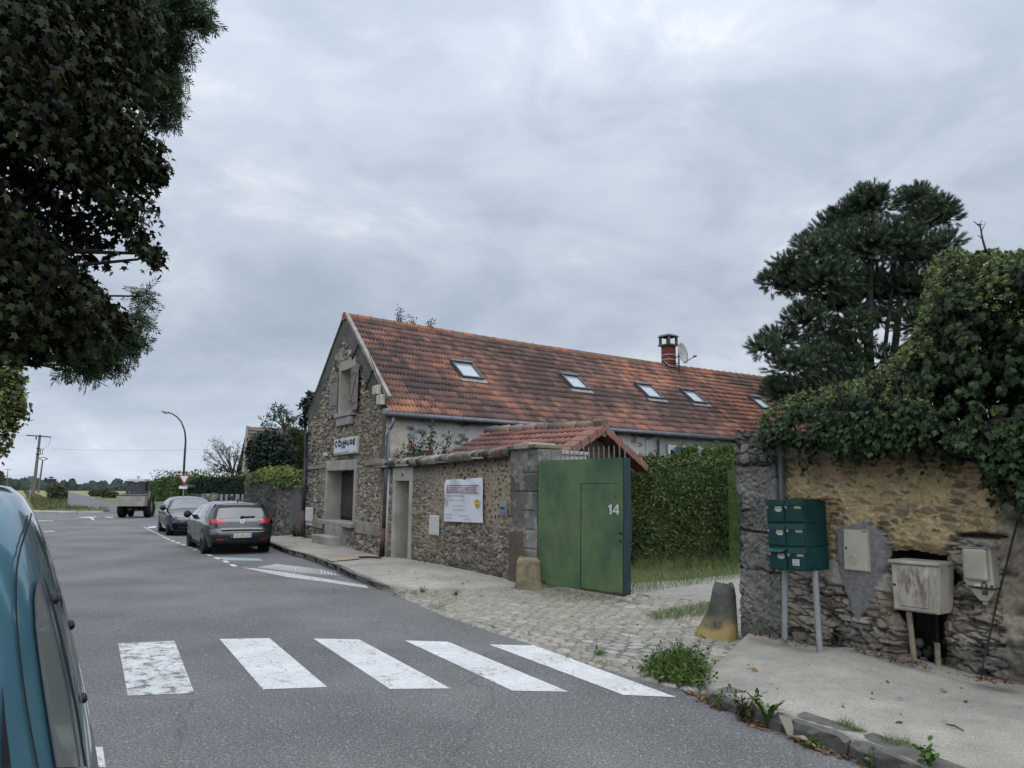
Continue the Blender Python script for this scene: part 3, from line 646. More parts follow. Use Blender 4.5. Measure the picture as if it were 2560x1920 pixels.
relief('gable_wall', FG, -.01, gw+.01, -.1, apex[1]+.02, .021, gable_fn, M['stone'], house, gable_keep)
LEN = 20.0
def side_fn(S, Hh):
    r, e, d1 = voronoi(S+.3*fbm(S, Hh, 2), Hh, .34, .13, 77); n = fbm(S*1.5, Hh*1.5, 12, 4)
    show = sm(.56, .70, np.mod(r*5.3, 1)*.35+n*.75)*sm(.06, .2, e)
    C = np.array((.60, .585, .545))*(.72+.45*fbm(S*2.2, Hh*2.2, 31, 4))[..., None]
    C = C*(1-show[..., None])+np.array((.17, .155, .13))*(.6+.8*r[..., None])*show[..., None]
    darkening = sm(.42, .72, fbm(S*.35+2, Hh*.6, 61, 3))[..., None]; C = C*(1-.22*darkening)  # random damp patches
    fresh = sm(5.6, 6.0, S)*sm(6.5, 6.2, S); C = C*(1-.7*fresh[..., None])+np.array((.45, .42, .37))*.7*fresh[..., None]
    pil = (S < .55)[..., None]; C = np.where(pil, np.array((.56, .50, .385))*(.8+.35*n[..., None]), C)
    seam = (np.mod(S*1.0+.45, 3.1) < .03)[..., None]; C = np.where(seam, C*.45, C)
    grey = sm(8, 10, S)[..., None]; C = C*(1-.6*grey)+np.array((.20, .19, .17))*(.7+.5*n[..., None])*.6*grey
    return .02*(show-.4)+.012*(n-.5)-.01*np.where(S < .55, 0, .5), C
relief('side_wall', FS, 0, LEN, -.1, 3.56, .05, side_fn, M['stone'], house)
core = MB(); 
core.prism(FG, [(.3, -.1), (gw-.03, -.1), (gw-.03, hL-.3), (apex[0], apex[1]-.7), (.3, hR-.3)], -.62, -.7)
core.prism(FG, [(.3, -.1), (door[0]-.2, -.1), (door[0]-.2, hR-.1), (.3, hR-.3)], -.08, -.62); core.prism(FG, [(door[1]+.2, -.1), (gw-.05, -.1), (gw-.05, hL-.2), (door[1]+.2, hL+.2)], -.08, -.62)
core.box(FS, .8, LEN, -.45, -.05, -.1, 3.3)
fb = Frame(A0+FG.s*gw, FS.s); core.box(fb, .05, LEN, .05, .3, -.1, 3.4)
fe = Frame(FS.w(LEN, 0, 0), FG.s, -1); core.prism(fe, [(.05, -.1), (gw, -.1), (gw, 3.4), (3.5, 6.3), (.05, 3.4)], .0, .3)
core.build('wall_core', M['render_grey'], house)

def frame_boxes(fr, r, w, d0, d1, bottom=False, top_w=None):
    s0, s1, h0, h1 = r; mb = MB(); tw = top_w or w
    mb.box(fr, s0-w, s0, d0, d1, h0, h1); mb.box(fr, s1, s1+w, d0, d1, h0, h1); mb.box(fr, s0-w, s1+w, d0, d1, h1, h1+tw)
    if bottom: mb.box(fr, s0-w, s1+w, d0, d1, h0-w, h0)
    return mb
# doorway of the hair salon
frame_boxes(FG, door, .13, -.44, .05, top_w=.27).build('door_surround', M['cream'], house, bevel=.008)
dr = MB(); dr.box(FG, door[0]+.002, door[1]-.002, -.44, -.40, door[2], door[3]-.002); dro = dr.build('door', M['black'], house)
dg = MB(); dg.box(FG, door[0]+.12, door[1]-.10, -.398, -.39, door[2]+.1, door[3]-.12); dg.build('pane', M['glass'], dro)
dc = MB(); dc.box(FG, door[0]+.5, door[0]+.78, -.388, -.384, door[2]+.12, door[3]-.62); dc.build('curtain', mat('pale net curtain', (.42, .47, .46), .8), dro)
st = MB(); st.box(FG, door[0]-.12, door[1]+.25, -.43, .17, door[2]-.12, door[2]); st.build('door_sill', M['concrete'], house, bevel=.015)
s2 = FG.hit(2, 925, 1330)[0]; s3 = FG.hit(2, 780, 1330)[0]
stp = MB(); stp.box(FG, s2, s3, .0, .18, -.1, door[2]-.122); stp.box(FG, s2-.05, s3+.02, .18, .52, -.1, (door[2]-.12)*.5+.07); stp.build('door_step', M['concrete'], house, bevel=.015)
# plinth and string courses
M['course'] = mat('weathered cream band', (.36, .33, .255), .9, c2=(.20, .185, .15), vscale=3)
for z, pa, pb, th in ((2, (565, 1145), (600, 1152), .27), (2, (640, 1155), (728, 1170), .27), (2, (1005, 1178), (1222, 1212), .30), (2, (1095, 662), (1248, 640), .14), (2, (590, 712), (745, 700), .10)):
    a = FG.hit(z, *pa); b = FG.hit(z, *pb); s0, s1 = sorted((a[0], b[0])); hh = (a[1]+b[1])/2
    pl = MB(); pl.box(FG, s0, s1, -.03, .045, hh-th, hh); pl.build('string_course', M['course'], house, bevel=.01)
# upstairs blind window with shutters
frame_boxes(FG, win, .12, -.30, .04, top_w=.26).build('window_surround', M['cream'], house, bevel=.006)
wi = MB(); wi.box(FG, win[0]+.002, win[1]-.002, -.34, -.30, win[2], win[3]); wi.build('blind_panel', M['cream'], house)
ws = MB(); ws.box(FG, win[0]-.18, win[1]+.2, -.28, .13, win[2]-.13, win[2]-.002); ws.box(FG, win[0]-.06, win[1]+.05, -.01, .09, win[2]-.36, win[2]-.132); ws.build('window_sill', M['concrete'], house, bevel=.01)
def shutter(hs, sgn, ang, w):
    sdir = FG.s*math.cos(ang)*sgn+FG.n*math.sin(ang); o = FG.w(hs, .06, 0); fr = Frame(o, sdir, 1)
    if fr.n@FG.n < 0: fr.n = -fr.n
    h0, h1 = win[2]-.02, win[3]-.0; mb = MB(); n = 4
    for k in range(n): mb.box(fr, w*k/n+.004, w*(k+1)/n-.004, 0, .028, h0, h1)
    for a in (.16, .80): mb.box(fr, .01, w-.01, .028, .052, h0+(h1-h0)*a, h0+(h1-h0)*a+.11)
    q0, q1 = h0+(h1-h0)*.16+.11, h0+(h1-h0)*.80
    mb.prism(fr, [(.03, q0), (.12, q0), (w-.03, q1), (w-.12, q1)], .028, .05)
    so = mb.build('shutter', M['wood'], house, bevel=.003)
    for a in (.2, .84): hb = MB(); hb.box(fr, -.0, .3, .052, .06, h0+(h1-h0)*a, h0+(h1-h0)*a+.03); hb.build('hinge', M['darkiron'], so)
shutter(win[0]+.02, -1, R_(3), .64); shutter(win[1]+.10, 1, R_(5), .58)
# iron wall ties
for z, a, b in ((3, (708, 528), (636, 690)), (3, (864, 815), (772, 1040)), (3, (443, 690), (462, 825))):
    p, q = FG.hit(z, *a), FG.hit(z, *b); mb = MB(); mb.tube([FG.w(p[0], .06, p[1]), FG.w(q[0], .06, q[1])], .022, 6); mb.build('wall_tie', M['darkiron'], house)
# verge capping on the rakes
vg = MB()
for a, b in (((-.12, hR-.12*1.3), apex), ((gw+.12, hL-.12*1.3), apex)):
    d = np.array(b)-np.array(a); n = np.array([-d[1], d[0]])/np.linalg.norm(d); n = n if n[1] > 0 else -n
    vg.prism(FG, [tuple(np.array(a)-n*.02), tuple(np.array(b)-n*.02), tuple(np.array(b)+n*.07), tuple(np.array(a)+n*.07)], -.07, .035)
vg.build('verge', mat('pale verge cement', (.34, .32, .27), .9, c2=(.20, .19, .17), vscale=3), house)

# roof: mechanical clay tiles laid row by row
E0 = FS.w(-.06, .24, 3.50); R0 = FG.w(apex[0], 0, apex[1]-.03)
run = (R0-E0)@(-FS.n); vdir = -FS.n*run+np.array([0, 0, R0[2]-E0[2]]); LV = np.linalg.norm(vdir); vdir /= LV
ROOF = Frame(E0, FS.s, 1, vdir); ROOF.n = ROOF.n if ROOF.n[2] > 0 else -ROOF.n
SH = (R0-E0)@FS.s
M['tiles'] = mat('old clay tiles', (1, 1, 1), .85, c2=(.68, .62, .58), vscale=30, bump=.3, bscale=120, attr='Col')
def tiled(name, fr, LU, LVv, shift, rows, rib, parent, cols, amp=.024, seed=1, patch=True, sag=.0):
    per = 6; nu = int(LU/rib*per)+1; U = np.arange(nu)*rib/per; ph = np.mod(np.arange(nu), per)/per
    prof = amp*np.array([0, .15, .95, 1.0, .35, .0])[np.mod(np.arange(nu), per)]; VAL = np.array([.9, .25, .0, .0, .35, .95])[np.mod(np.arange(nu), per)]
    V, C, F = [], [], []; rl = LVv/rows; k = 0
    for r in range(rows):
        v0, v1 = r*rl-.05, (r+1)*rl+.01; jit = (_h(np.floor(U/(rib*2)), np.full(nu, r), seed+3)-.5)
        for vv, dd in ((v0, -.012), (v0, .046), ((v0+v1)/2, .030), (v1, .006)):
            u = U+shift*(vv/LVv); V.append(fr.wa(u, prof*(1 if dd > -.01 else .2)+dd+jit*.010+.006*np.sin(U*1.1+r), np.full(nu, vv)+jit*.03+(.012*np.sin(U*.7+r*.3)))-np.outer(sag*np.sin(math.pi*np.clip(U/LU, 0, 1))*(vv/LVv), (0, 0, 1)))
            tid = np.floor(U/(rib*2)); tid = np.floor(U/(rib*2)+.25); rnd = _h(tid, np.full(nu, r), seed); big = fbm(U*.33+40, np.full(nu, vv*.55), seed+8, 4); md = fbm(U*1.6, np.full(nu, vv*1.5), seed+18, 3)
            q = np.clip(.29+1.5*(big-.47)+.6*(md-.5)+.62*(rnd-.5), 0, 1)
            c = pal(q, cols)
            dirt = np.clip(VAL*.75+(.85 if dd < 0 else 0), 0, 1)[:, None]; c = c*(1-dirt*.68)  # rib valleys and lower lips darkened: dirt plus painted shade
            C.append(c)
        for j in range(3):
            i = np.arange(nu-1)+(k+j)*nu; F.append(np.stack([i, i+1, i+1+nu, i+nu], -1))
        k += 4
    return big_mesh(name, np.concatenate(V), np.concatenate(F), M['tiles'], parent, False, np.concatenate(C))
roofcols = ((.10, .065, .056), (.16, .095, .08), (.22, .115, .09), (.30, .145, .105), (.43, .185, .115), (.50, .25, .15))
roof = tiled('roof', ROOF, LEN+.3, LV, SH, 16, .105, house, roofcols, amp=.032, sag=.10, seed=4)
rb_ = MB(); b1 = FS.w(-.1, -gw-.25, 3.5)-np.array([0, 0, 0]); far_e0 = FG.w(gw+.1, .06, hL-.1)
rb_.add([R0-FS.s*.05, R0+FS.s*(LEN+.3), far_e0+FS.s*(LEN+.3), far_e0], [(0, 1, 2, 3)])
rb_.add([E0+FS.n*.0-np.array([0, 0, .05]), E0+FS.s*(LEN+.3)-np.array([0, 0, .05]), R0+FS.s*(LEN+.3)-np.array([0, 0, .12]), R0-np.array([0, 0, .12])], [(0, 1, 2, 3)])
rb_.build('roof_lining', M['darkwood'], house)
M['terra'] = mat('weathered terracotta', (.34, .13, .065), .85, c2=(.17, .12, .075), c3=(.24, .11, .06), vscale=2.4, bump=.3, bscale=60, rnd=True)
rt = MB(); t = -.05; k = 0
while t < LEN+.2:
    a = R0+FS.s*t-np.array([0, 0, .10*math.sin(math.pi*min(1, max(0, t/LEN)))+.03]); b = a+FS.s*.43
    rt.tube([a, a+FS.s*.03, b], [.125+.01*random.random(), .118, .105], 10); t += .40
rt.build('ridge_tile', M['terra'], house)
# gutter and downpipes
gt = MB(); gl = FS.w(-.12, .30, 3.42); gt.tube([gl, FS.w(LEN, .30, 3.42)], .075, 10)
for k in range(12): gt.tube([FS.w(.2+k*1.7, .30, 3.42), FS.w(.26+k*1.7, .30, 3.42)], .083, 10)
gt.build('gutter', M['zinc'], house, smooth=True)
def downpipe(pts, r, split, parent):
    mb = MB(); mb.tube(pts[:split+1], r, 10); mb.build('downpipe', M['zinc'], parent, smooth=True)
    mb = MB(); mb.tube(pts[split:], r*1.2, 10); mb.build('downpipe', M['rustpipe'], parent, smooth=True)
pp = [P2(FG, 2, x, y, .12) for x, y in ((1306, 375), (1283, 440), (1268, 800), (1245, 1245), (1225, 1492))]
pt0 = FS.w(.02, .30, 3.40); downpipe([pt0, pt0-[0, 0, .12], pt0*.7+pp[1]*.3-[0, 0, .10], pt0*.25+pp[1]*.75+[0, 0, .05], pp[1]]+pp[2:], .055, 6, house)
downpipe([P2(FG, 2, x, y, .1) for x, y in ((590, 405), (574, 440), (562, 800), (548, 1095), (542, 1322))], .055, 3, house)
wp = MB(); wp.tube([P2(FG, 2, x, y, .08) for x, y in ((1292, 645), (1262, 1490))], .035, 8); wp.build('white_pipe', M['offwhite'], house, smooth=True)
cb = MB(); cb.tube([P2(FG, 3, x, y, .05) for x, y in ((800, 640), (880, 850), (960, 1010), (1000, 1100), (1010, 1180))], .012, 5); cb.tube([P2(FG, 3, x, y, .06) for x, y in ((1000, 1240), (1020, 1300), (1015, 1350), (1045, 1370))], .014, 5); cb.build('wall_cable', M['black'], house)
# skylights
sk = [((3, 1712, 712), (3, 1922, 730), (3, 2030, 905), (3, 1795, 888)), ((5, 510, 490), (5, 640, 502), (5, 735, 613), (5, 603, 603)), ((5, 1102, 562), (5, 1220, 577), (5, 1325, 688), (5, 1198, 675)),
      ((5, 1455, 607), (5, 1560, 622), (5, 1668, 724), (5, 1556, 714)), ((5, 2003, 667), (5, 2090, 677), (5, 2182, 770), (5, 2095, 762))]
M['flash'] = mat('grey flashing', (.30, .29, .27), .7, var=.35, vscale=6)
for q in sk:
    h = [ROOF.hit(*p, d=.08) for p in q]; s0 = (h[0][0]+h[3][0])/2; s1 = (h[1][0]+h[2][0])/2; v1 = (h[0][1]+h[1][1])/2; v0 = (h[2][1]+h[3][1])/2
    mb = MB(); w = .05
    mb.box(ROOF, s0, s0+w, -.02, .13, v0, v1); mb.box(ROOF, s1-w, s1, -.02, .13, v0, v1); mb.box(ROOF, s0+w, s1-w, -.02, .13, v0, v0+w); mb.box(ROOF, s0-.02, s1+.02, -.02, .16, v1-.10, v1)
    so = mb.build('skylight', mat('grey skylight frame', (.10, .105, .11), .45), house, bevel=.006)
    mb = MB(); mb.box(ROOF, s0+w, s1-w, .05, .085, v0+w, v1-.10); mb.build('pane', M['skyglass'], so)
    mb = MB(); mb.box(ROOF, s0-.08, s1+.08, .04, .062, v0-.15, v0); mb.build('flashing', M['flash'], so)
# chimney
cp = ROOF.hit(5, 1385, 430); cb_ = ROOF.w(cp[0], 0, cp[1]); FCH = Frame((cb_[0], cb_[1], 0), FS.s)
ct = AY(5, 1385, 268, cb_[1])[2]
mb = MB(); mb.box(FCH, -.20, .18, -.32, .08, cb_[2]-.5, ct); ch = mb.build('chimney', mat('red brick', (.24, .055, .04), .85, c2=(.17, .042, .034), vscale=4, bump=.3, bscale=40), house)
mb = MB()
for f in (.32, .55): mb.box(FCH, -.206, .186, -.326, .086, cb_[2]+(ct-cb_[2])*f, cb_[2]+(ct-cb_[2])*f+.035)
mb.build('mortar_band', M['limewash'], ch)
mb = MB(); mb.box(FCH, -.29, .27, -.41, .17, ct, ct+.06)
for s in (-.22, .20):
    for d in (-.34, .10): mb.box(FCH, s-.04, s+.04, d-.04, d+.04, ct+.06, ct+.36)
mb.box(FCH, -.31, .29, -.43, .19, ct+.36, ct+.44, (-.24, .22, -.36, .12)); mb.build('chimney_cap', mat('sooty concrete', (.13, .125, .11), .9, var=.4, vscale=5), ch)
mb = MB(); mb.add([FCH.w(-.30, .14, cb_[2]-.03), FCH.w(.28, .14, cb_[2]-.03), FCH.w(.28, -.1, cb_[2]+.20), FCH.w(-.30, -.1, cb_[2]+.20)], [(0, 1, 2, 3)]); mb.build('chimney_flashing', M['flash'], ch)
# satellite dish beside the chimney
dc_ = AY(5, 1478, 322, cb_[1]-.3); dn = np.array((.80, -.58, .15)); dn /= np.linalg.norm(dn)
dish = thing('satellite_dish', 'round satellite dish with a feed arm fixed beside the brick chimney', 'satellite dish', (dc_[0], dc_[1], dc_[2]-.5))
mb = MB(); mb.lathe(dc_, dn, [(.02, -.10), (.2, -.085), (.34, -.05), (.42, .0), (.42, .012), (.34, -.035), (.2, -.07), (.02, -.085)], 28); mb.build('reflector', mat('chalky dish', (.50, .49, .44), .6), dish, smooth=True)
tip = AY(5, 1575, 347, dc_[1]-.25)
mb = MB(); mb.tube([dc_-np.array([0, 0, .40]), tip], .018, 6); mb.build('feed_arm', M['greybox'], dish)
mb = MB(); mb.lathe(tip, -dn, [(.03, -.05), (.05, 0), (.05, .08), (.02, .1)], 10); mb.build('receiver', M['greybox'], dish)
mb = MB(); m0 = dc_-dn*.18; mb.tube([m0-np.array([0, 0, .75]), m0+np.array([0, 0, .15])], .028, 8)
for k in (-.35, -.1): mb.tube([m0+np.array([0, 0, k]), FCH.w(.17, -.1, m0[2]+k)], .02, 6)
mb.tube([m0, dc_-dn*.08], .04, 8); mb.build('mast', M['darkiron'], dish)
# sign over the doorway
sg = rect(FG, [(2, 838, 462), (2, 1035, 470), (2, 1035, 612), (2, 838, 608)])
sign = thing('shop_sign', 'white illuminated box sign reading COIFFURE above the salon doorway', 'sign', FG.w(sg[0], 0, sg[2]))
mb = MB(); mb.box(FG, sg[0], sg[1], .0, .09, sg[2], sg[3]); mb.build('sign_box', mat('ivory sign case', (.52, .50, .44), .5), sign, bevel=.02)
mb = MB(); mb.box(FG, sg[0]+.04, sg[1]-.04, .09, .095, sg[2]+.04, sg[3]-.04); mb.build('sign_face', mat('white sign face', (.68, .70, .72), .4), sign)
# lettering drawn as strokes: the reading direction runs towards -s, seen from outside
Wd, Hd = sg[1]-sg[0], sg[3]-sg[2]; ltr = MB()
def LP(u, v): return FG.w(sg[1]-u*Wd, .099, sg[2]+v*Hd)
def arc(cx, cy, rx, ry, a0, a1, n=14): return [LP(cx+rx*math.cos(R_(a0+(a1-a0)*i/n)), cy+ry*math.sin(R_(a0+(a1-a0)*i/n))) for i in range(n+1)]
lw = .032*Wd
for P in (arc(.135, .68, .062, .135, 60, 300), arc(.275, .68, .068, .135, 0, 360), [LP(.24, .85), LP(.275, .90), LP(.31, .85)], [LP(.385, .82), LP(.385, .55)],
          [LP(.495, .80), LP(.465, .81), LP(.45, .75), LP(.445, .52), LP(.42, .44), LP(.37, .43)], [LP(.585, .80), LP(.555, .81), LP(.54, .75), LP(.535, .52), LP(.51, .44), LP(.46, .43)], [LP(.42, .66), LP(.60, .66)],
          [LP(.625, .82), LP(.625, .62), LP(.645, .56), LP(.675, .55), (LP(.70, .62)), LP(.70, .82)], [LP(.755, .55), LP(.755, .81), LP(.80, .79), LP(.81, .73), LP(.79, .68), LP(.76, .67), LP(.825, .55)],
          arc(.915, .68, .06, .135, 60, 300), [LP(.86, .68), LP(.93, .68)]):
    ltr.ribbon(P, FG.n, lw)
ltr.build('lettering', mat('plum sign letters', (.030, .012, .030), .5), sign)
class MF(Frame):
    """a Frame read from outside when s runs the other way"""
    def __init__(self, fr, s0): self.o = fr.w(s0, 0, 0); self.s = -fr.s; self.h = fr.h; self.n = fr.n
mg = MF(FG, sg[1])
mb = MB(); [mb.box(mg, (.06+.038*k)*Wd, (.06+.038*k+.026)*Wd, .096, .099, sg[2]+.10*Hd, sg[2]+.15*Hd) for k in range(11)]; mb.text(mg, 'Schwarzkopf', .50*Wd, .099, sg[2]+.10*Hd, .09, .85); mb.box(mg, .90*Wd, .94*Wd, .096, .1, sg[2]+.08*Hd, sg[2]+.17*Hd); mb.build('small_print', mat('grey sign print', (.10, .10, .11), .5), sign)
# boxes on the gable
def wall_box(name, label, cat, fr, pts, dep, m, group=None, lid=True, d0=.02):
    r = rect(fr, pts); t = thing(name, label, cat, fr.w(r[0], 0, r[2]), group)
    mb = MB(); mb.box(fr, r[0], r[1], d0, dep, r[2], r[3]); mb.build('case', m, t, bevel=.012)
    if lid:
        mb = MB(); mb.box(fr, r[0]+.02, r[1]-.02, dep, dep+.012, r[2]+.02, r[3]-.02); mb.build('lid', m, t, bevel=.005)
    return t, r
wall_box('junction_box', 'cream cable box high on the gable, upper of the two beside the roof edge', 'junction box', FG, [(3, 893, 985), (3, 940, 975), (3, 940, 1080), (3, 893, 1083)], .14, M['offwhite'], 'cream cable boxes on the gable')
t_, r_ = wall_box('junction_box', 'cream cable box high on the gable, lower of the two beside the roof edge', 'junction box', FG, [(3, 937, 1085), (3, 985, 1078), (3, 985, 1192), (3, 935, 1195)], .14, M['offwhite'], 'cream cable boxes on the gable')
mb = MB(); mb.tube([FG.w(r_[0]+.1, .08, r_[2]), FG.w(r_[0]+.1, .07, r_[2]-.1)], .025, 6); mb.build('cable_gland', M['black'], t_)
wall_box('junction_box', 'small dark blue box on the gable below the cream cable boxes', 'junction box', FG, [(3, 893, 1095), (3, 935, 1090), (3, 935, 1175), (3, 893, 1178)], .07, mat('dark blue plastic', (.012, .016, .03), .5))
wall_box('junction_box', 'small grey box at the roof corner above the right downpipe', 'junction box', FG, [(3, 988, 1232), (3, 1032, 1228), (3, 1030, 1295), (3, 990, 1298)], .1, M['greybox'])
wall_box('meter_box', 'tall white meter box low on the gable beside the left downpipe', 'meter box', FG, [(2, 600, 1065), (2, 640, 1068), (2, 638, 1190), (2, 598, 1185)], .12, M['white'])
wall_box('meter_box', 'small white service box under the tall meter box on the gable', 'meter box', FG, [(2, 597, 1192), (2, 632, 1194), (2, 632, 1222), (2, 597, 1220)], .08, M['white'])
wall_box('alarm_box', 'tiny white square box on the gable left of the white shop sign', 'box', FG, [(2, 742, 597), (2, 765, 597), (2, 765, 626), (2, 742, 625)], .08, M['white'])
# open window with a blue cloth and a pale lintel under the eave
wr = rect(FS, [(5, 1360, 1062), (5, 1475, 1066), (5, 1475, 1150), (5, 1360, 1150)])
mb = MB(); mb.box(FS, wr[0]-.06, wr[0]+.04, .0, .06, 1.3, wr[3]+.06); mb.box(FS, wr[0]+.04, wr[1]+2.6, .0, .05, wr[3]-.12, wr[3]+.04); mb.box(FS, wr[1]+.1, wr[1]+2.5, .0, .045, 1.3, wr[3]-.12); wf = mb.build('window', mat('white window frame', (.50, .52, .52), .5), house)
mb = MB(); mb.box(FS, wr[0]+.06, wr[1]+.08, .012, .02, 1.3, wr[3]-.13); mb.build('pane', M['glass'], wf)
mb = MB(); k = 9; V = [FS.w(wr[0]+.18+(wr[1]-wr[0]-.1)*i/8, .10+.04*math.sin(i*1.9+j*.6), wr[3]-.02-.62*j/5-(.03*math.sin(i*2.2))) for j in range(6) for i in range(k)]
mb.add(V, [(j*k+i, j*k+i+1, (j+1)*k+i+1, (j+1)*k+i) for j in range(5) for i in range(k-1)])
tag(mb.build('cloth', mat('bright blue cloth', (.02, .12, .42), .8), None, smooth=True), 'bright blue cloth hanging at the window under the long eave', 'cloth')
mb = MB(); p = FS.hit(5, 1275, 1075); mb.tube([FS.w(p[0], .05, 1.2), FS.w(p[0], .05, FS.hit(5, 1275, 1005)[1])], .03, 8); mb.build('vent_pipe', M['darkiron'], house)
# weeds growing on the ridge
for (z, x, y, hgt, nb), lab in (((3, 1110, 270, .6, 8), 'tall leafy weed growing on the roof ridge'), ((3, 1255, 295, .34, 5), 'thin weed sprouting from the ridge right of the tallest one'), ((3, 1440, 325, .3, 6), 'spreading low weed on the ridge, farthest from the gable')):
    h = ROOF.hit(z, x, y); b = R0+FS.s*(h[0]-SH); b = b-np.array([0, 0, .05]); t = thing('roof_weed', lab, 'weed', b, 'weeds on the roof ridge'); mb = MB(); LPp, LN = [], []
    for k in range(nb):
        d = np.array([RNG.normal()*.45, RNG.normal()*.2, 1.]); d /= np.linalg.norm(d); e_ = b+d*hgt*(.5+.6*RNG.random()); mid = (b+e_)/2+RNG.normal(size=3)*.04; mb.tube([b, mid, e_], [.012, .009, .005], 4)
        for q in np.linspace(.25, 1.05, 9): LPp.append(b+(e_-b)*q+RNG.normal(size=3)*.06); LN.append(RNG.normal(size=3))
    mb.build('stem', M['bark'], t); fol('leaves', T_OVAL, np.array(LPp), np.array(LN), .07, M['leaf_ash'], t)

# ------------------------------------------------------------------ courtyard wall with the doorway no. 14
wend = FW.hit(4, 822, 300)[0]; WTOP = lambda s: np.interp(s, [FW.hit(15, 90, 780)[0], FW.hit(15, 900, 735)[0], FW.hit(15, 1935, 600)[0]], [FW.hit(15, 90, 785)[1], FW.hit(15, 900, 725)[1], FW.hit(15, 1935, 610)[1]])
cw_ = thing('courtyard_wall', 'rubble courtyard wall with mossy tile coping and a rendered doorway beside the stone house', 'wall', FW.w(0, 0, 0))
d14 = rect(FW, [(2, 1355, 838), (2, 1475, 836), (2, 1450, 1515), (2, 1328, 1497)]); d14 = (d14[0], d14[1], .05, d14[3])
def w14(S, Hh):
    n = fbm(S*.9+4, Hh*1.1, 19, 4)
    och = sm(2.2, 2.7, S)*sm(.95, 1.25, Hh+.35*(n-.5)); left = sm(2.7, 2.2, S)
    fl = np.clip(.62*och+left*(.30+.5*(n-.4))+.22*(1-och)*(1-left), 0, .85)
    mort = (.42, .345, .235)
    D, C = rubble(S, Hh, .135, .085, 23, mort=mort, cols=((.13, .11, .085), (.26, .225, .175), (.42, .38, .31), (.18, .16, .13), (.50, .465, .40)), amp=.05, flush=fl)
    D2, C2 = rubble(S, Hh, .13, .095, 29, mort=mort, cols=((.05, .042, .034), (.10, .085, .065), (.15, .125, .09)), amp=.02, flush=np.full(S.shape, .80))
    k = och[..., None]; C = C*(1-k)+C2*k; D = D*(1-och)+D2*och
    gr = sm(.55, .68, fbm(S*1.6, Hh*1.4, 55, 4))*left*.7; C = C*(1-gr[..., None])+np.array((.27, .245, .19))*(.6+.7*n)[..., None]*gr[..., None]; D = D*(1-.6*gr)
    darkening = sm(.22, .0, WTOP(S)-Hh-.12*n)*.45+sm(.25, .0, Hh-.15)*.3; return D, C*(1-darkening[..., None])*(.78+.4*n[..., None])  # colour gets darker towards the coping and the foot
relief('wall', FW, -.02, wend+.05, -.1, 2.5, .016, w14, M['stone'], cw_, lambda S, Hh: (Hh < WTOP(S)+.02) & ~((S > d14[0]-.05) & (S < d14[1]+.05) & (Hh < d14[3]+.05)))
mb = MB()
for a, b in ((0, d14[0]-.08), (d14[1]+.08, wend)): mb.prism(FW, [(a, -.1), (b, -.1), (b, WTOP(b)), (a, WTOP(a))], -.42, -.06)
mb.prism(FW, [(d14[0]-.08, d14[3]+.06), (d14[1]+.08, d14[3]+.06), (d14[1]+.08, WTOP(d14[1])), (d14[0]-.08, WTOP(d14[0]))], -.42, -.06)
mb.build('wall_core', M['render_grey'], cw_)
frame_boxes(FW, d14, .12, -.42, .03, top_w=WTOP(d14[0])-d14[3]-.02).build('door_surround', M['cream'], cw_, bevel=.008)
mb = MB(); mb.box(FW, d14[0]+.002, d14[1]-.002, -.42, -.36, d14[2]-.1, d14[3]-.002); mb.build('door', mat('beige painted door', (.34, .29, .22), .7, c2=(.24, .21, .165), vscale=2.5), cw_)
mb = MB(); mb.box(FW, d14[0]-.02, d14[1]+.02, -.5, .12, -.05, d14[2]+.02); mb.build('door_sill', M['concrete'], cw_, bevel=.01)
# coping: thin stone slabs below, half-round tiles across the wall above
rg = np.random.default_rng(12); cp_ = MB(); t = -.05
while t < wend-.02:
    L = .25+.3*rg.random(); L = min(L, wend-t)
    for lay in range(2):
        o = .10+.06*rg.random()-.03*lay; h = WTOP(t+L/2)+.005+lay*.032; cp_.prism(FW, [(t+.004, h-.01), (t+L-.004, h-.01+rg.normal()*.006), (t+L-.01, h+.022), (t+.01, h+.022+rg.normal()*.005)], -.46, o)
    t += L
M['mossy'] = mat('mossy slab', (.36, .34, .27), .95, c2=(.10, .095, .075), c3=(.22, .21, .115), vscale=7, bump=.5, bscale=50, rnd=True)
cp_.build('coping_slab', M['mossy'], cw_)
M['mossytile'] = mat('lichened old tiles', (.30, .285, .24), .95, c2=(.065, .06, .05), c3=(.16, .145, .12), vscale=6, bump=.5, bscale=60, rnd=True)
ct_ = MB(); tr_ = MB(); t = .02; k = 0
while t < wend-.12:
    h = WTOP(t)+.06; r = .075+.012*rg.random(); tgt = tr_ if t > wend-.62 and k % 3 else ct_
    tgt.tube([FW.w(t+.07, .12+.03*rg.random(), h-.02), FW.w(t+.075, .0, h+.035), FW.w(t+.08, -.22, h+.085)], [r, r*1.02, r*.95], 10); t += .125+.02*rg.random(); k += 1
ct_.build('coping_tile', M['mossytile'], cw_, smooth=True); tr_.build('coping_tile', M['terra'], cw_, smooth=True)
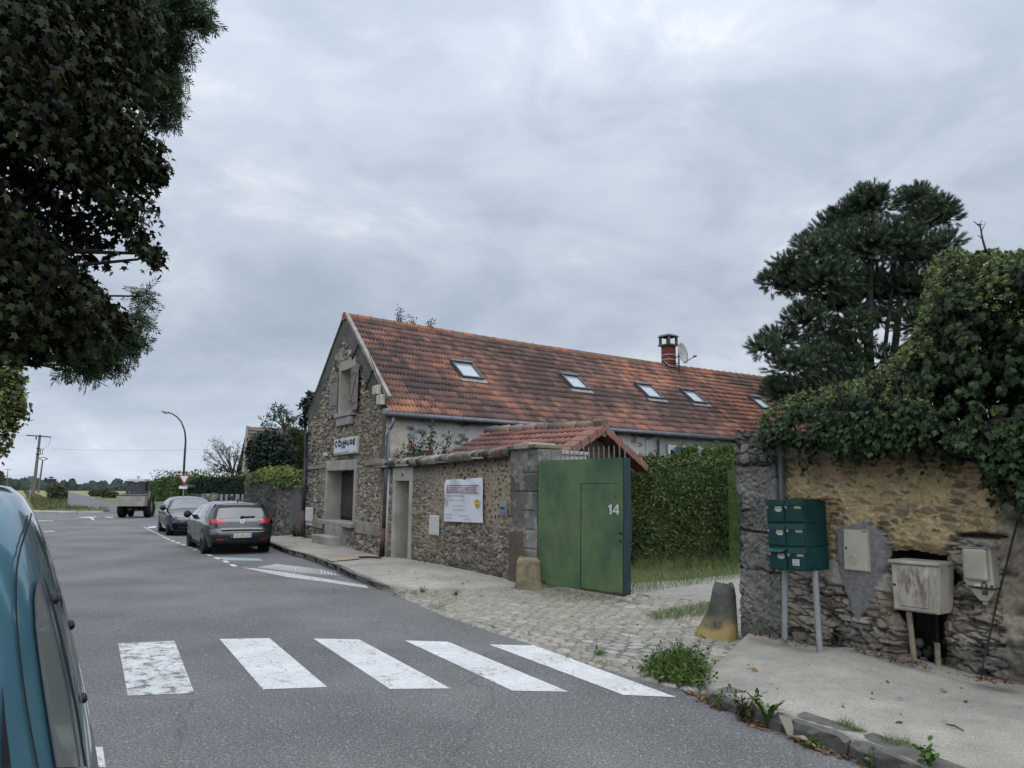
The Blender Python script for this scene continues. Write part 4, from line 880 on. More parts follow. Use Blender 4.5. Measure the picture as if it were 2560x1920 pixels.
# number plate, meter box, banner, letter box
nr = rect(FW, [(15, 282, 858), (15, 328, 855), (15, 327, 942), (15, 283, 945)])
npl = thing('house_number_plate', 'small blue enamel plate with white number 14 above the doorway', 'number plate', FW.w(nr[0], 0, nr[2]))
mb = MB(); mb.box(FW, nr[0], nr[1], .03, .038, nr[2], nr[3]); mb.build('plate', mat('blue enamel', (.012, .035, .16), .3), npl, bevel=.003)
mb = MB(); fw = .012; mb.box(FW, nr[0], nr[1], .0385, .0395, nr[3]-fw, nr[3]); mb.box(FW, nr[0], nr[1], .0385, .0395, nr[2], nr[2]+fw); mb.box(FW, nr[0], nr[0]+fw, .0385, .0395, nr[2]+fw, nr[3]-fw); mb.box(FW, nr[1]-fw, nr[1], .0385, .0395, nr[2]+fw, nr[3]-fw)
mb.text(FW, '14', nr[0]+.03, .0405, nr[2]+.06, .17, .75); mb.build('number', M['white'], npl)
wall_box('meter_box', 'white flush meter box low in the courtyard wall, left of the banner', 'meter box', FW, [(4, 66, 716), (4, 160, 716), (4, 152, 914), (4, 66, 905)], .05, mat('white grey meter lid', (.60, .60, .57), .6, var=.12))
bc = [FW.hit(4, *p, d=.05) for p in ((205, 380), (560, 358), (563, 790), (190, 775))]
ban = thing('banner', 'white vinyl roofing firm banner with red lettering tied to the courtyard wall', 'banner', FW.w(bc[3][0], 0, bc[3][1]))
NB = 22; V = []
for j in range(NB+1):
    for i in range(NB+1):
        u, v = i/NB, j/NB; p = np.array(bc[3])*(1-u)*(1-v)+np.array(bc[2])*u*(1-v)+np.array(bc[1])*u*v+np.array(bc[0])*(1-u)*v
        dd = .055+.014*math.sin(9*(u-v)+2)*v+.012*math.sin(14*(u+v*.7))*(v**2)-.02*math.exp(-((u-.5)/.05)**2)*v**6
        V.append(FW.w(p[0], dd, p[1]-(.03*math.exp(-((u-.5)/.04)**2) if j == NB else 0)))
mb = MB(); mb.add(V, [(j*(NB+1)+i, j*(NB+1)+i+1, (j+1)*(NB+1)+i+1, (j+1)*(NB+1)+i) for j in range(NB) for i in range(NB)])
mb.build('vinyl_sheet', mat('white vinyl', (.70, .72, .75), .45), ban, smooth=True)
B0, B1 = bc[3][0], bc[2][0]; BH0, BH1 = (bc[3][1]+bc[2][1])/2, (bc[0][1]+bc[1][1])/2; BW, BHh = B1-B0, BH1-BH0
BX = lambda u: B0+u*BW; BY = lambda v: BH0+v*BHh; TD = .088
mb = MB(); mb.text(FW, 'BLONDEL COUVERTURE', BX(.09), TD, BY(.70), .165*BHh/1., .50*BW/1., bold=.012); mred = mat('red print', (.36, .035, .05), .5)
mb.build('red_lettering', mred, ban); mb = MB(); mb.text(FW, 'www.couvertureblondel.fr', BX(.27), TD, BY(.355), .045*BHh, .72*BW); mb.text(FW, 'couvertureblondel@gmail.com', BX(.26), TD, BY(.265), .045*BHh, .74*BW)
mb.text(FW, 'Tél. 01 30 45 17 24', BX(.05), TD, BY(.055), .05*BHh, .6*BW); mb.text(FW, '01 30 43 05 12', BX(.56), TD, BY(.05), .05*BHh, .7*BW); mb.build('red_lettering', mred, ban)
mb = MB(); mb.box(FW, BX(.09), BX(.92), TD-.001, TD, BY(.835), BY(.85)); mb.box(FW, BX(.09), BX(.92), TD-.001, TD, BY(.665), BY(.68))
mb.text(FW, 'ENTRETIEN - TOITURE - TRAVAUX', BX(.09), TD, BY(.575), .062*BHh, .58*BW); mb.text(FW, 'Tuiles, ardoise, zinc - Gouttières zinc, PVC', BX(.15), TD, BY(.485), .055*BHh, .52*BW)
mb.text(FW, '14 rue du Prieuré, 78800', BX(.04), TD, BY(.135), .045*BHh, .52*BW); mb.text(FW, '8 rue de Versailles, 78350', BX(.42), TD, BY(.13), .045*BHh, .62*BW); mb.build('black_lettering', mat('black print', (.03, .032, .04), .5), ban)
mb = MB(); mb.lathe(FW.w(BX(.88), TD-.004, BY(.44)), FW.n, [(.01, .001), (.085, .001), (.085, .003), (.01, .003)], 24); mb.build('yellow_logo', mat('yellow print', (.62, .52, .03), .5), ban)
mb = MB()
for q in range(2): mb.ribbon([FW.w(BX(.10)+.035*math.cos(a), TD, BY(.44)+.075*math.sin(a)) for a in np.linspace(R_(60+180*q), R_(215+180*q), 12)], FW.n, .02)
mb.build('red_logo', mat('dark red print', (.14, .01, .025), .5), ban)
mb = MB(); mb.box(FW, BX(.84), BX(.92), TD, TD+.002, BY(.485), BY(.5)); mb.box(FW, BX(.875), BX(.90), TD, TD+.002, BY(.36), BY(.42)); mb.build('logo_print', M['black'], ban)
lb, lr = wall_box('letter_box', 'grey metal letter box with a slot set in the wall beside the stone pier', 'letter box', FW, [(4, 728, 580), (4, 805, 580), (4, 803, 722), (4, 730, 718)], .03, M['greybox'], lid=False)
mb = MB(); mb.box(FW, lr[0]+.03, lr[1]-.03, .031, .045, lr[2]+.04, lr[3]-.09); mb.build('door', mat('blue grey letter box door', (.20, .23, .27), .4), lb, bevel=.004)
mb = MB(); mb.box(FW, lr[0]+.06, lr[1]-.06, .046, .05, lr[3]-.15, lr[3]-.12); mb.build('slot', M['black'], lb)

# ------------------------------------------------------------------ left gate pier, guard stone, green gate
p0 = FW.hit(4, 822, 600, d=.06)[0]; p1 = FW.hit(4, 1085, 600, d=.06)[0]; pt = FW.hit(4, 822, 98, d=.06)[1]
pier = thing('gate_pier', 'grey stone gate pier between the courtyard wall and the green gate', 'pier', FW.w(p0, 0, 0))
def pier_fn(S, Hh):
    cid = np.floor(Hh/.33+.4*(_h(np.floor(S/.34), np.floor(Hh/.33), 4)-.5)); e = np.minimum(np.mod(Hh/.33, 1), 1-np.mod(Hh/.33, 1))
    n = fbm(S*2.3, Hh*2.3, 9, 5); g = fbm(S*14, Hh*14, 19, 3)
    C = np.array((.21, .20, .185))*(.35+1.25*n+.3*(g-.5))[..., None]; r = _h(cid, cid*0, 8)[..., None]; C = C*(.75+.5*r)
    w = .7*sm(.55, .70, fbm(S*7, Hh*7, 66, 5))[..., None]; C = C*(1-w)+np.array((.36, .345, .30))*(.6+.7*g[..., None])*w
    jl = sm(.05, .0, e)*sm(.48, .62, fbm(S*3, Hh*1.2, 14)); C = C*(1-.45*jl[..., None]); dr, cr_ = rubble(S, Hh, .22, .15, 77, cols=((.12, .112, .098), (.26, .245, .215), (.38, .36, .32), (.19, .178, .155)), amp=.03, flush=np.full(S.shape, .45), mort=(.24, .225, .19)); rk_ = .75*sm(.44, .58, fbm(S*1.8, Hh*1.4, 93, 3))[..., None]; C = C*(1-rk_)+cr_*rk_
    pat = sm(.06, -.02, (S-p0)-.55*(p1-p0)+.25*(fbm(S*5, Hh*5, 41)-.5))*sm(1.0, .94, Hh+.1*(g-.5)); C = C*(1-pat[..., None])+np.array((.155, .125, .09))*(.8+.4*n[..., None])*pat[..., None]
    return .06+.035*(n-.5)*(1-pat)+.012*(g-.5)-.02*jl+pat*.03, C
FPs = Frame(FW.w(p1, 0, 0), -FW.n)          # side of the pier towards the gate
relief('pier_face', FW, p0, p1, -.1, pt, .016, pier_fn, M['stone'], pier); relief('pier_side', FPs, -.06, .5, -.1, pt, .02, lambda S, H_: (lambda d, c: (d-.06, c))(*pier_fn(S+p1+.2, H_)), M['stone'], pier)
mb = MB(); mb.box(FW, p0+.02, p1-.02, -.5, .02, -.1, pt); mb.build('pier_core', M['render_grey'], pier)
mb = MB()
for k in range(4): mb.box(FW, p0-.05+k*(p1-p0+.06)/4, p0-.05+(k+1)*(p1-p0+.06)/4-.008, -.52, .11+.02*(k % 2), pt+.003*k, pt+.085+.02*((k*7) % 3))
mb.build('pier_coping', M['mossy'], pier, bevel=.02)
M['guard'] = mat('yellow lichened guard stone', (.37, .28, .13), .95, c2=(.13, .12, .095), c3=(.25, .21, .135), vscale=4.2, bump=.7, bscale=26, bdist=.03, lo=.36, hi=.62)
def lichen_stone():
    m = mat('grey guard stone with yellow lichened foot', (.16, .15, .12), .95, c2=(.065, .062, .05), c3=(.11, .105, .08), vscale=6, bump=.7, bscale=26, bdist=.03); t = m.node_tree; n, l = t.nodes, t.links; b = n['Principled BSDF']; src = b.inputs['Base Color'].links[0].from_socket
    tcn = n.new('ShaderNodeTexCoord'); sx = n.new('ShaderNodeSeparateXYZ'); l.new(tcn.outputs['Object'], sx.inputs[0]); nz = n.new('ShaderNodeTexNoise'); nz.inputs['Scale'].default_value = 5; nz.inputs['Detail'].default_value = 6; l.new(tcn.outputs['Object'], nz.inputs['Vector'])
    ad = n.new('ShaderNodeMath'); ad.operation = 'MULTIPLY_ADD'; l.new(nz.outputs[0], ad.inputs[0]); ad.inputs[1].default_value = .55; l.new(sx.outputs[2], ad.inputs[2])
    mr = n.new('ShaderNodeMapRange'); l.new(ad.outputs[0], mr.inputs[0]); mr.inputs[1].default_value = .56; mr.inputs[2].default_value = .40; mm = n.new('ShaderNodeMix'); mm.data_type = 'RGBA'; l.new(mr.outputs[0], mm.inputs[0]); l.new(src, mm.inputs[6]); mm.inputs[7].default_value = (.40, .29, .115, 1); l.new(mm.outputs[2], b.inputs['Base Color']); return m
M['guard2'] = lichen_stone()
def guard_stone(label, o, ax, rad, hgt, spread, sd, group='guard stones either side of the yard entrance'):
    rg = np.random.default_rng(sd); n, k = 26, 18; V = []
    for j in range(k+1):
        t = j/k; fl = (1-t)**2.2; rt_ = 1-.0*t
        for i in range(n):
            a = 2*math.pi*i/n; q = (abs(math.cos(a))**3.2+abs(math.sin(a))**3.2)**(-1/3.2)
            rx = rad[0]*q*(1-.10*t)+spread*fl*max(0, -math.cos(a)); ry = rad[1]*q*(1-.10*t)+spread*.35*fl
            nz = 1+.09*(float(fbm(np.array(math.cos(a)*1.6+sd), np.array(t*3+math.sin(a)*1.6), sd, 4))-.5)*2
            edge = 1 if t < .86 else math.sqrt(max(.05, 1-((t-.86)/.14)**2*.45))
            p = o+ax*(rx*math.cos(a)*nz*edge)+np.array([-ax[1], ax[0], 0])*(ry*math.sin(a)*nz*edge)+np.array([0, 0, hgt*t-.06+(.02*math.sin(3*a) if t > .8 else 0)]); V.append(p)
    mb = MB(); mb.add(V, [(j*n+i, j*n+(i+1) % n, (j+1)*n+(i+1) % n, (j+1)*n+i) for j in range(k) for i in range(n)]+[tuple(range(k*n, (k+1)*n))])
    return tag(mb.build('guard_stone', M['guard'] if sd == 5 else M['guard2'], None, smooth=True), label, 'guard stone', group)
a_, b_ = G(4, 838, 1395, .03), G(4, 1092, 1405, .03); cg = (a_+b_)/2-FW.n*.12*np.array([1, 1, 0]); hgt = AY(4, 950, 1095, cg[1])[2]
guard_stone('squat yellow lichened guard stone at the foot of the left gate pier', np.array([cg[0]-.03, cg[1]-.16, .03]), np.array([1., 0, 0]), (.235, .18), hgt, .0, 5)
c0, c1 = G(9, 1925, 610, .04), G(9, 2112, 600, .04); cg = c1+np.array([-.16, .12, 0]); hgt = AY(9, 2065, 300, cg[1])[2]
guard_stone('tall leaning guard stone with flared yellow base at the right pillar', np.array([cg[0], cg[1], .04]), np.array([.96, -.28, 0]), (.145, .15), hgt, .26, 9)
gh = FW.w(p1+.02, .03, 0); kg = gh[1]/14.24; gf = np.array([1.835*kg, 12.47*kg, 0]); FGt = Frame(gh, gf-gh); GL = np.linalg.norm(gf-gh)
gate = thing('metal_gate', 'open dark green sheet metal gate with a wicket door and white number 14', 'gate', gh)
M['gate'] = mat('green gate paint', (.145, .225, .088), .5, c2=(.060, .135, .066), c3=(.122, .198, .080), vscale=1.1, bump=.04, bscale=3, bdist=.03)
overlay(M['gate'], 2.6, .84, 1.08); overlay(M['gate'], 14, .93, 1.03)
def gz(s, h): return FGt.w(s, .012*math.sin(2.2*h+.8)*(s/GL)+.012*math.sin(s*1.7), h)
def wav(mb, s0, s1, h0, h1, d, n=12, m=12, tops=None):
    V = [gz(s0+(s1-s0)*i/n, h0+(h1-h0)*j/m)+FGt.n*d for j in range(m+1) for i in range(n+1)]; return mb.add(V, [(j*(n+1)+i, j*(n+1)+i+1, (j+1)*(n+1)+i+1, (j+1)*(n+1)+i) for j in range(m) for i in range(n)])
gtop = FGt.hit(4, 1085, 200)[1]; gb = FGt.hit(4, 1090, 1350)[1]; gb2 = FGt.hit(4, 1900, 1475)[1]
w0 = FGt.hit(4, 1522, 800)[0]; wh = FGt.hit(4, 1522, 416)[1]; wb = FGt.hit(4, 1530, 1405)[1]
mb = MB(); wav(mb, .02, w0-.006, gb, gtop, .05, 10, 16); wav(mb, w0-.006, GL, wh+.006, gtop, .05, 6, 5); mb.box(FGt, .02, GL-.01, -.02, .03, gb, gtop-.01); mb.build('sheet', M['gate'], gate)
mb = MB(); wav(mb, w0+.004, GL-.02, max(.03, wb), wh-.004, .046, 6, 14); wd = mb.build('wicket_door', M['gate'], gate)
mb = MB(); n = FGt.hit(4, 1785, 700); x0, y0 = n[0], FGt.hit(4, 1785, 708)[1]; x1, y1 = FGt.hit(4, 1886, 712)[0], FGt.hit(4, 1800, 614)[1]; dw, dh = x1-x0, y1-y0
for P in ([(.14, 0), (.34, 0), (.34, 1), (.20, 1), (.0, .80), (.0, .66), (.14, .72)], [(.80, 0), (.96, 0), (.96, 1), (.80, 1)], [(.44, .22), (.80, .22), (.80, .38), (.62, .38)], [(.44, .38), (.62, .38), (.80, .85), (.80, 1)], [(.96, .22), (1.05, .22), (1.05, .38), (.96, .38)], [(.44, .22), (.62, .38), (.44, .38)]):
    mb.prism(FGt, [(x0+u*dw, y0+v*dh) for u, v in P], .0605, .063)
q = mb
q.build('number', M['white'], wd)
mb = MB(); n = FGt.hit(4, 1832, 552); mb.text(FGt, '14', n[0], .060, n[1], .07, .8); mb.build('small_number', M['darkiron'], wd)
for y in (890, 965): n = FGt.hit(4, 1902, y); mb = MB(); mb.lathe(FGt.w(n[0], .05, n[1]), FGt.n, [(.018, 0), (.018, .02)], 10); mb.build('lock', M['black'], wd)
mb = MB(); V = [gz(GL, gb2+(gtop-gb2)*j/14)+FGt.n*d+FGt.s*e_ for j in range(15) for d, e_ in ((.055, -.01), (.055, .012), (-.09, .012), (-.09, -.01))]; mb.add(V, [(j*4+i, j*4+(i+1) % 4, (j+1)*4+(i+1) % 4, (j+1)*4+i) for j in range(14) for i in range(4)]); mb.build('edge_frame', mat('dark teal gate edge', (.012, .035, .042), .5, var=.3), gate)
mb = MB(); mb.box(FGt, .02, GL, .02, .056, gb2-.02, gb2+.03); mb.build('bottom_rail', M['rustpipe'], gate)
mb = MB()
for k in range(18): s = .06+k*(GL-.08)/17; mb.tube([FGt.w(s, -.02, gtop-.2), FGt.w(s, -.02, gtop+.17), FGt.w(s, -.02, gtop+.20)], [.011, .011, .003], 6)
mb.build('spike_railing', mat('pale green iron spikes', (.20, .21, .165), .6, var=.3), gate)
for h in (.35, 1.1, 1.95): mb = MB(); mb.tube([FGt.w(.0, .02, h), FGt.w(0, .02, h+.16)], .03, 8); mb.build('hinge', M['darkiron'], gate)
# low white wall behind the gate
FX = Frame(FW.w(p1-.05, -.25, 0), (.74, .67, 0)); e1 = FX.hit(4, 1550, 120)
yw = thing('yard_wall', 'short whitewashed yard wall with concrete coping behind the gate spikes', 'wall', FX.o)
mb = MB(); mb.box(FX, 0, e1[0], -.2, .0, -.05, e1[1]-.06); mb.build('wall', M['limewash'], yw)
mb = MB(); mb.box(FX, 0, e1[0]+.04, -.25, .05, e1[1]-.06, e1[1]+.01); mb.build('coping', M['concrete'], yw, bevel=.015)

# ------------------------------------------------------------------ shed with tiled roof in the yard
shed = thing('shed', 'wooden shed with red tiled gable roof behind the courtyard wall', 'shed', (.6, 17.9, 0))
SA = np.array([1.85, 17.0, 3.06]); sx = np.array([-.8, .6, 0]); sy = np.array([-.6, -.8, 0]); slope = math.tan(R_(22)); RLs = 2.98; HW = 2.0
vd = np.array([*(sy[:2]*-1), slope]); vd /= np.linalg.norm(vd); LVs = HW/math.cos(R_(22))
e0 = SA+sx*RLs+sy*HW-np.array([0, 0, slope*HW]); FA = Frame(e0, -sx, 1, vd); FA.n = FA.n if FA.n[2] > 0 else -FA.n
shc = ((.14, .07, .055), (.22, .095, .075), (.29, .12, .09), (.33, .15, .11), (.25, .15, .12))
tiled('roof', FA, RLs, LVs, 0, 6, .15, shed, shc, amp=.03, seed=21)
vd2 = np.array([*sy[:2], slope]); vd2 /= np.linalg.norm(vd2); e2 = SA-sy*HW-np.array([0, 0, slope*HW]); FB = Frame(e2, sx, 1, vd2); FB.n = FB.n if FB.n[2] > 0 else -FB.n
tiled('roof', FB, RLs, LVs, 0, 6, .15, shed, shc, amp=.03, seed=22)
mb = MB()
for k in range(8): a = SA+sx*(.1+k*.37)+np.array([0, 0, .03]); mb.tube([a, a+sx*.05, a+sx*.2, a+sx*.40], [.10, .135, .125, .10], 10)
mb.build('ridge_tile', mat('grey pink ridge tiles', (.25, .17, .13), .9, c2=(.12, .095, .08), vscale=5, rnd=True), shed, smooth=True)
mb = MB()
for sgn in (1, -1):
    for k in range(6):
        t0, t1 = k*HW/6-.0, (k+1)*HW/6+.04; a = SA+sy*sgn*t0-np.array([0, 0, slope*t0-.05]); b = SA+sy*sgn*t1-np.array([0, 0, slope*t1-.03]); u = (b-a)/np.linalg.norm(b-a); nn = np.array([-u[1]*0, 0, 0])
        fr = Frame(a-sx*.10, b-a, 1, np.cross(np.cross(u, (0, 0, 1)), u)); mb.box(fr, 0, np.linalg.norm(b-a), -.16, .16, -.16, .015); mb.box(fr, 0, .05, -.18, .18, -.18, .03)
mb.build('verge_tile', mat('brown red verge tiles', (.27, .12, .09), .75, c2=(.18, .085, .065), vscale=4), shed, bevel=.02)
mb = MB(); fr = Frame(SA-sx*.14, sy); mb.prism(fr, [(-.13, .02), (-.15, .13), (-.08, .18), (.08, .18), (.15, .13), (.13, .02), (.07, -.22), (-.07, -.22)], -.10, .12); mb.build('ridge_end', mat('grey red ridge end', (.20, .13, .10), .85, var=.4), shed, bevel=.015)
mb = MB(); frg = Frame(SA+sx*.08-np.array([0, 0, SA[2]]), sy); zt = SA[2]-.12
for k in range(11):
    h0, h1 = .2+k*.26, .2+k*.26+.25; w1 = min(HW-.25, max(.02, (zt-h1)/slope)); w0_ = min(HW-.25, max(.05, (zt-h0)/slope))
    if h0 < zt-.05: mb.prism(frg, [(-w0_, h0), (w0_, h0), (w1, min(h1, zt)), (-w1, min(h1, zt))], -.02+.006*(k % 2), .015+.006*(k % 2))
mb.build('plank_wall', M['darkwood'], shed)
mb = MB(); mb.prism(Frame(SA+sx*2.7-np.array([0, 0, SA[2]]), sy), [(-HW+.3, 0), (HW-.3, 0), (HW-.3, 2.2), (0, 2.9), (-HW+.3, 2.2)], -.05, .05)
for sgn in (1, -1): fr = Frame(SA+sy*sgn*(HW-.3)-np.array([0, 0, SA[2]]), sx); mb.box(fr, .1, 2.7, -.04, .04, 0, 2.2)
mb.build('side_wall', M['darkwood'], shed)
# rose bush leaning over the coping
rbz = FW.w(.95, -.75, 0); rose = thing('rose_bush', 'rambling rose bush with a few red flowers above the mossy wall coping', 'rose bush', rbz)
mb = MB(); pos, nn, fl = [], [], []
for z, x, y in ((15, 690, 110), (15, 960, 260), (15, 640, 230), (15, 500, 330), (15, 820, 400), (15, 330, 520), (15, 190, 570), (15, 420, 470), (15, 750, 520), (15, 880, 500), (15, 600, 430), (15, 560, 540), (15, 270, 600), (15, 700, 330)):
    s, h = FW.hit(z, x, y, d=-.6); tip = FW.w(s, -.6+.35*(RNG.random()-.5), h); b = FW.w(.75+.35*RNG.random()+.25*(s-.9), -.65, 1.2); mid = (b+tip)/2+np.array([0, 0, .1]); mb.tube([b, mid, tip], [.012, .01, .005], 5)
    k = 150; q = RNG.random(k)**.7; P = b+(tip-b)*q[:, None]+RNG.normal(size=(k, 3))*(.05+.10*(1-q))[:, None]; P = P[P[:, 2] > 2.1]; pos.append(P); nn.append(RNG.normal(size=P.shape)+[0, -.5, .6])
mb.build('stem', M['weed'], rose); fol('leaves', T_OVAL, np.concatenate(pos), np.concatenate(nn), .085, M['bush'], rose)
for z, x, y in ((15, 440, 455), (15, 712, 520)):
    s, h = FW.hit(z, x, y, d=-.45); c = FW.w(s, -.45, h); P, Nn = blob_points([(c, .04)], 30); fol('flower', T_OVAL, P, Nn, .06, M['rose'], rose)
# hedge and thuja behind the yard
hx = np.array([.985, -.17, 0]); hy = np.array([.17, .985, 0]); hz = AY(5, 1500, 1170, 19.0)[2]
def hedge(name, label, c0, ux, uy, lx, ly, h, n, size, m, tmpl=T_OVAL, tips=None, jit=.06, cat='hedge', spread=.7, rng=RNG, group=None):
    ux, uy = np.array(ux, float), np.array(uy, float); t = thing(name, label, cat, c0, group)
    P, Nn = box_points(c0, ux, uy, lx, ly, h, n, rng, jit); wob = (fbm(P[:, 0]*1.5+P[:, 2]*.9, P[:, 1]*1.5+P[:, 2]*1.2, 7, 3)-.5)*.35; P = P+Nn*wob[:, None]
    P[:, 2] = np.maximum(P[:, 2], c0[2]+.02); fol('foliage', tmpl, P, Nn*1.0+[0, 0, .3], size*(.7+.6*rng.random(len(P))), m, t, spread, rng)
    mb = MB(); fr = Frame(c0+uy*ly*.5, ux); mb.box(fr, .14, lx-.14, -ly*.5+.14, ly*.5-.14, .0, h-.14); mb.build('light_block', m, t)  # solid box added inside the leaves to block light
    if tips is not None:
        k = tips[1]; P = c0+np.outer(rng.random(k)*lx, ux)+np.outer(rng.random(k)*ly, uy)+np.array([0, 0, h-.05])+np.outer(rng.random(k)*tips[2], (0, 0, 1)); fol('young_shoots', tmpl, P, np.tile([0, 0, 1.], (k, 1)), size, tips[0], t, 1.0, rng)
    return t
hedge('hedge', 'tall dark clipped hedge behind the open green gate', np.array([1.2, 19.6, 0]), hx, hy, 5.6, 1.1, hz, 26000, .085, M['hedge'], tips=(M['hedge_light'], 1500, .12))
P0 = AY(5, 1420, 1160, 20.6); th = thing('thuja_hedge', 'fresh light green thuja rising behind the dark clipped hedge', 'hedge', (P0[0], P0[1], 0)); P, Nn = [], []
for k in range(70):
    b = np.array([P0[0]+.1+3.6*RNG.random(), P0[1]-.3+1.0*RNG.random(), 0]); top = hz+.22+.30*RNG.random(); q = 1.5+(top-1.5)*RNG.random(200)**.7; r = .30*(1-(q-1.5)/(top-1.5))+.03; a = RNG.random(200)*6.28
    P.append(np.stack([b[0]+r*np.cos(a), b[1]+r*np.sin(a), q], 1)); Nn.append(np.stack([np.cos(a), np.sin(a), np.full(200, .4)], 1))
fol('foliage', T_SPRIG, np.concatenate(P), np.concatenate(Nn), .13, M['hedge_light'], th)
mb = MB()
for k in range(7): mb.tube([(P0[0]+.3+.5*k, P0[1]+.2, 0), (P0[0]+.3+.5*k, P0[1]+.2, hz)], [.05, .02], 6)
mb.build('trunk', M['bark'], th)
e3 = np.array([6.05, 18.9, 0]); hedge('hedge', 'lower fresh green end of the hedge beside the right stone pillar', np.array([5.05, 18.55, 0]), hx, hy, 2.2, .6, hz-.10, 6000, .085, M['hedge_far'], T_SPRIG)

# ------------------------------------------------------------------ old wall on the right
rw = thing('street_wall', 'old ochre rubble street wall with patched mortar and ivy along its top', 'wall', FR.w(.6, 0, 0))
Q6 = lambda pts, d=0.0: [FR.hit(6, x, y, d) for x, y in pts]
sP = FR.hit(6, 300, 700)[0]; hPT = FR.hit(6, 65, 172)[1]
ochre = Q6([(330, 340), (1535, 325), (1545, 785), (1320, 790), (1235, 905), (930, 872), (870, 760), (640, 700), (600, 940), (390, 940), (345, 560)])
patch = Q6([(625, 760), (680, 708), (780, 700), (870, 760), (915, 850), (925, 960), (880, 1010), (840, 1090), (800, 1200), (760, 1290), (712, 1250), (690, 1150), (660, 1090), (650, 1000), (630, 900)])
lime1 = Q6([(385, 950), (600, 935), (668, 960), (665, 1058), (385, 1000)]); lime2 = Q6([(845, 1030), (905, 1000), (942, 1030), (940, 1095), (850, 1085)])
hole = Q6([(925, 872), (1060, 868), (1238, 905), (1250, 950), (1290, 985), (1315, 1030), (1290, 1065), (1250, 1090), (1245, 1140), (1290, 1140), (1240, 1240), (1225, 1330), (1245, 1400), (1235, 1500), (1210, 1640), (1085, 1640), (1080, 1500), (1015, 1440), (1025, 1330), (1000, 1280), (955, 1225), (940, 1100)])
crack = Q6([(1310, 775), (1440, 765), (1600, 790), (1610, 805), (1450, 800), (1330, 790)])
band_h = [FR.hit(6, 700, 325)[1], FR.hit(6, 700, 250)[1]]; rough = Q6([(1240, 1060), (1560, 1110), (1760, 1050), (1760, 1800), (1200, 1800)])
jh = [FR.hit(6, 180, y)[1] for y in (375, 652, 762, 975)]
HTOP = FR.hit(6, 700, 160)[1]
def rwall(S, Hh):
    n = fbm(S*1.6+3, Hh*1.6, 101, 5); g = fbm(S*13, Hh*13, 103, 3); f2 = fbm(S*4, Hh*4, 105, 3)
    Hw = Hh+.10*S  # courses run slightly downhill
    # base: dark rough coursed stone
    D, C = rubble(S, Hw, .22, .068, 201, cols=((.16, .14, .115), (.34, .30, .24), (.48, .43, .345), (.25, .225, .19), (.40, .34, .255)), amp=.06, flush=.40*sm(.38, .58, n)+.12, mort=(.42, .36, .265))
    ck = sm(.60, .66, fbm(S*5+Hh, Hh*17, 301, 4)); D -= .03*ck; C = C*(1-.6*ck)[..., None]
    # ochre mortar with small dark stones
    wob = .09*(fbm(S*3, Hh*3, 107, 4)-.5)*2
    k = sm(.03, -.03, poly_dist(S, Hh, ochre)+wob)
    D2, C2 = rubble(S, Hw, .17, .062, 207, mort=(.58, .44, .235), cols=((.13, .10, .07), (.23, .175, .11), (.34, .26, .165), (.17, .135, .095)), amp=.03, flush=.50+.38*sm(.35, .65, f2))
    k = k[..., None]; C = C*(1-k)+C2*k; D = D*(1-k[..., 0])+D2*k[..., 0]
    def flat(poly, col, dd, w=.02, amt=1.0, rag=.05):
        nonlocal C, D
        q = amt*sm(w, -w, poly_dist(S, Hh, poly)+rag*(fbm(S*7, Hh*7, 111, 4)-.5)*2)
        C = C*(1-q[..., None])+np.array(col)*(.72+.35*n+.2*g)[..., None]*q[..., None]; D = D*(1-q)+(dd+.008*(f2-.5)+.004*(g-.5))*q
    flat(lime1, (.50, .465, .395), .004); flat(lime2, (.54, .51, .43), .004); flat(patch, (.27, .268, .255), .012)
    # band of concrete blocks under the ivy
    b = sm(band_h[0]-.015, band_h[0]+.015, Hh+.04*(fbm(S*5, Hh*2, 113)-.5)); jt = np.minimum(np.mod(S/.48+.3, 1), 1-np.mod(S/.48+.3, 1))*.48
    bc_ = np.array((.36, .335, .285))*(.55+.7*n)[..., None]; bc_ = np.where((jt < .012)[..., None], bc_*.4, bc_)
    b = b*(S > sP); C = C*(1-b[..., None])+bc_*b[..., None]; D = D*(1-b)+(.01*(n-.5)-.02*(jt < .012))*b
    # the big-stone pillar
    p = sm(sP+.012, sP-.012, S+.02*(f2-.5)); e = np.full(S.shape, 9.)
    for j in jh: e = np.minimum(e, np.abs(Hh-j-.10*(fbm(S*5, S*0+j*9, 117)-.5)))
    up = Hh > jh[0]
    Du, Cu = rubble(S, Hh, .15, .10, 221, cols=((.08, .076, .066), (.19, .18, .155), (.36, .34, .30), (.12, .112, .10)), amp=.05, flush=np.full(S.shape, .30), mort=(.16, .15, .13))
    pc = np.array((.30, .285, .255))*(.30+1.15*n+.45*(g-.5)+.3*(f2-.5))[..., None]; li = .75*sm(.53, .70, fbm(S*16, Hh*16, 121, 5)*.7+fbm(S*3, Hh*3, 127, 3)*.3)[..., None]; pc = pc*(1-li)+np.array((.34, .33, .29))*li; cr2 = sm(.012, .0, np.abs(fbm(S*6, Hh*7, 131, 4)-.5))[..., None]; pc = pc*(1-.7*cr2)
    pd = .045+.10*(n-.5)+.03*(g-.5)+.03*(fbm(S*30, Hh*30, 133, 2)-.5)-.03*cr2[..., 0]-.05*sm(.022, 0, e)*sm(.35, .6, f2); pc = pc*(1-.5*sm(.03, .005, e)*sm(.3, .6, f2))[..., None]
    pc = np.where(up[..., None], Cu, pc); pd = np.where(up, Du+.05, pd)
    C = C*(1-p[..., None])+pc*p[..., None]; D = D*(1-p)+pd*p
    gv = sm(.012, .004, np.abs(S-sP-.012)); D -= .05*gv; C = C*(1-.7*gv)[..., None]
    q = sm(.02, -.02, poly_dist(S, Hh, crack)); D -= .12*q; C = C*(1-.6*q)[..., None]
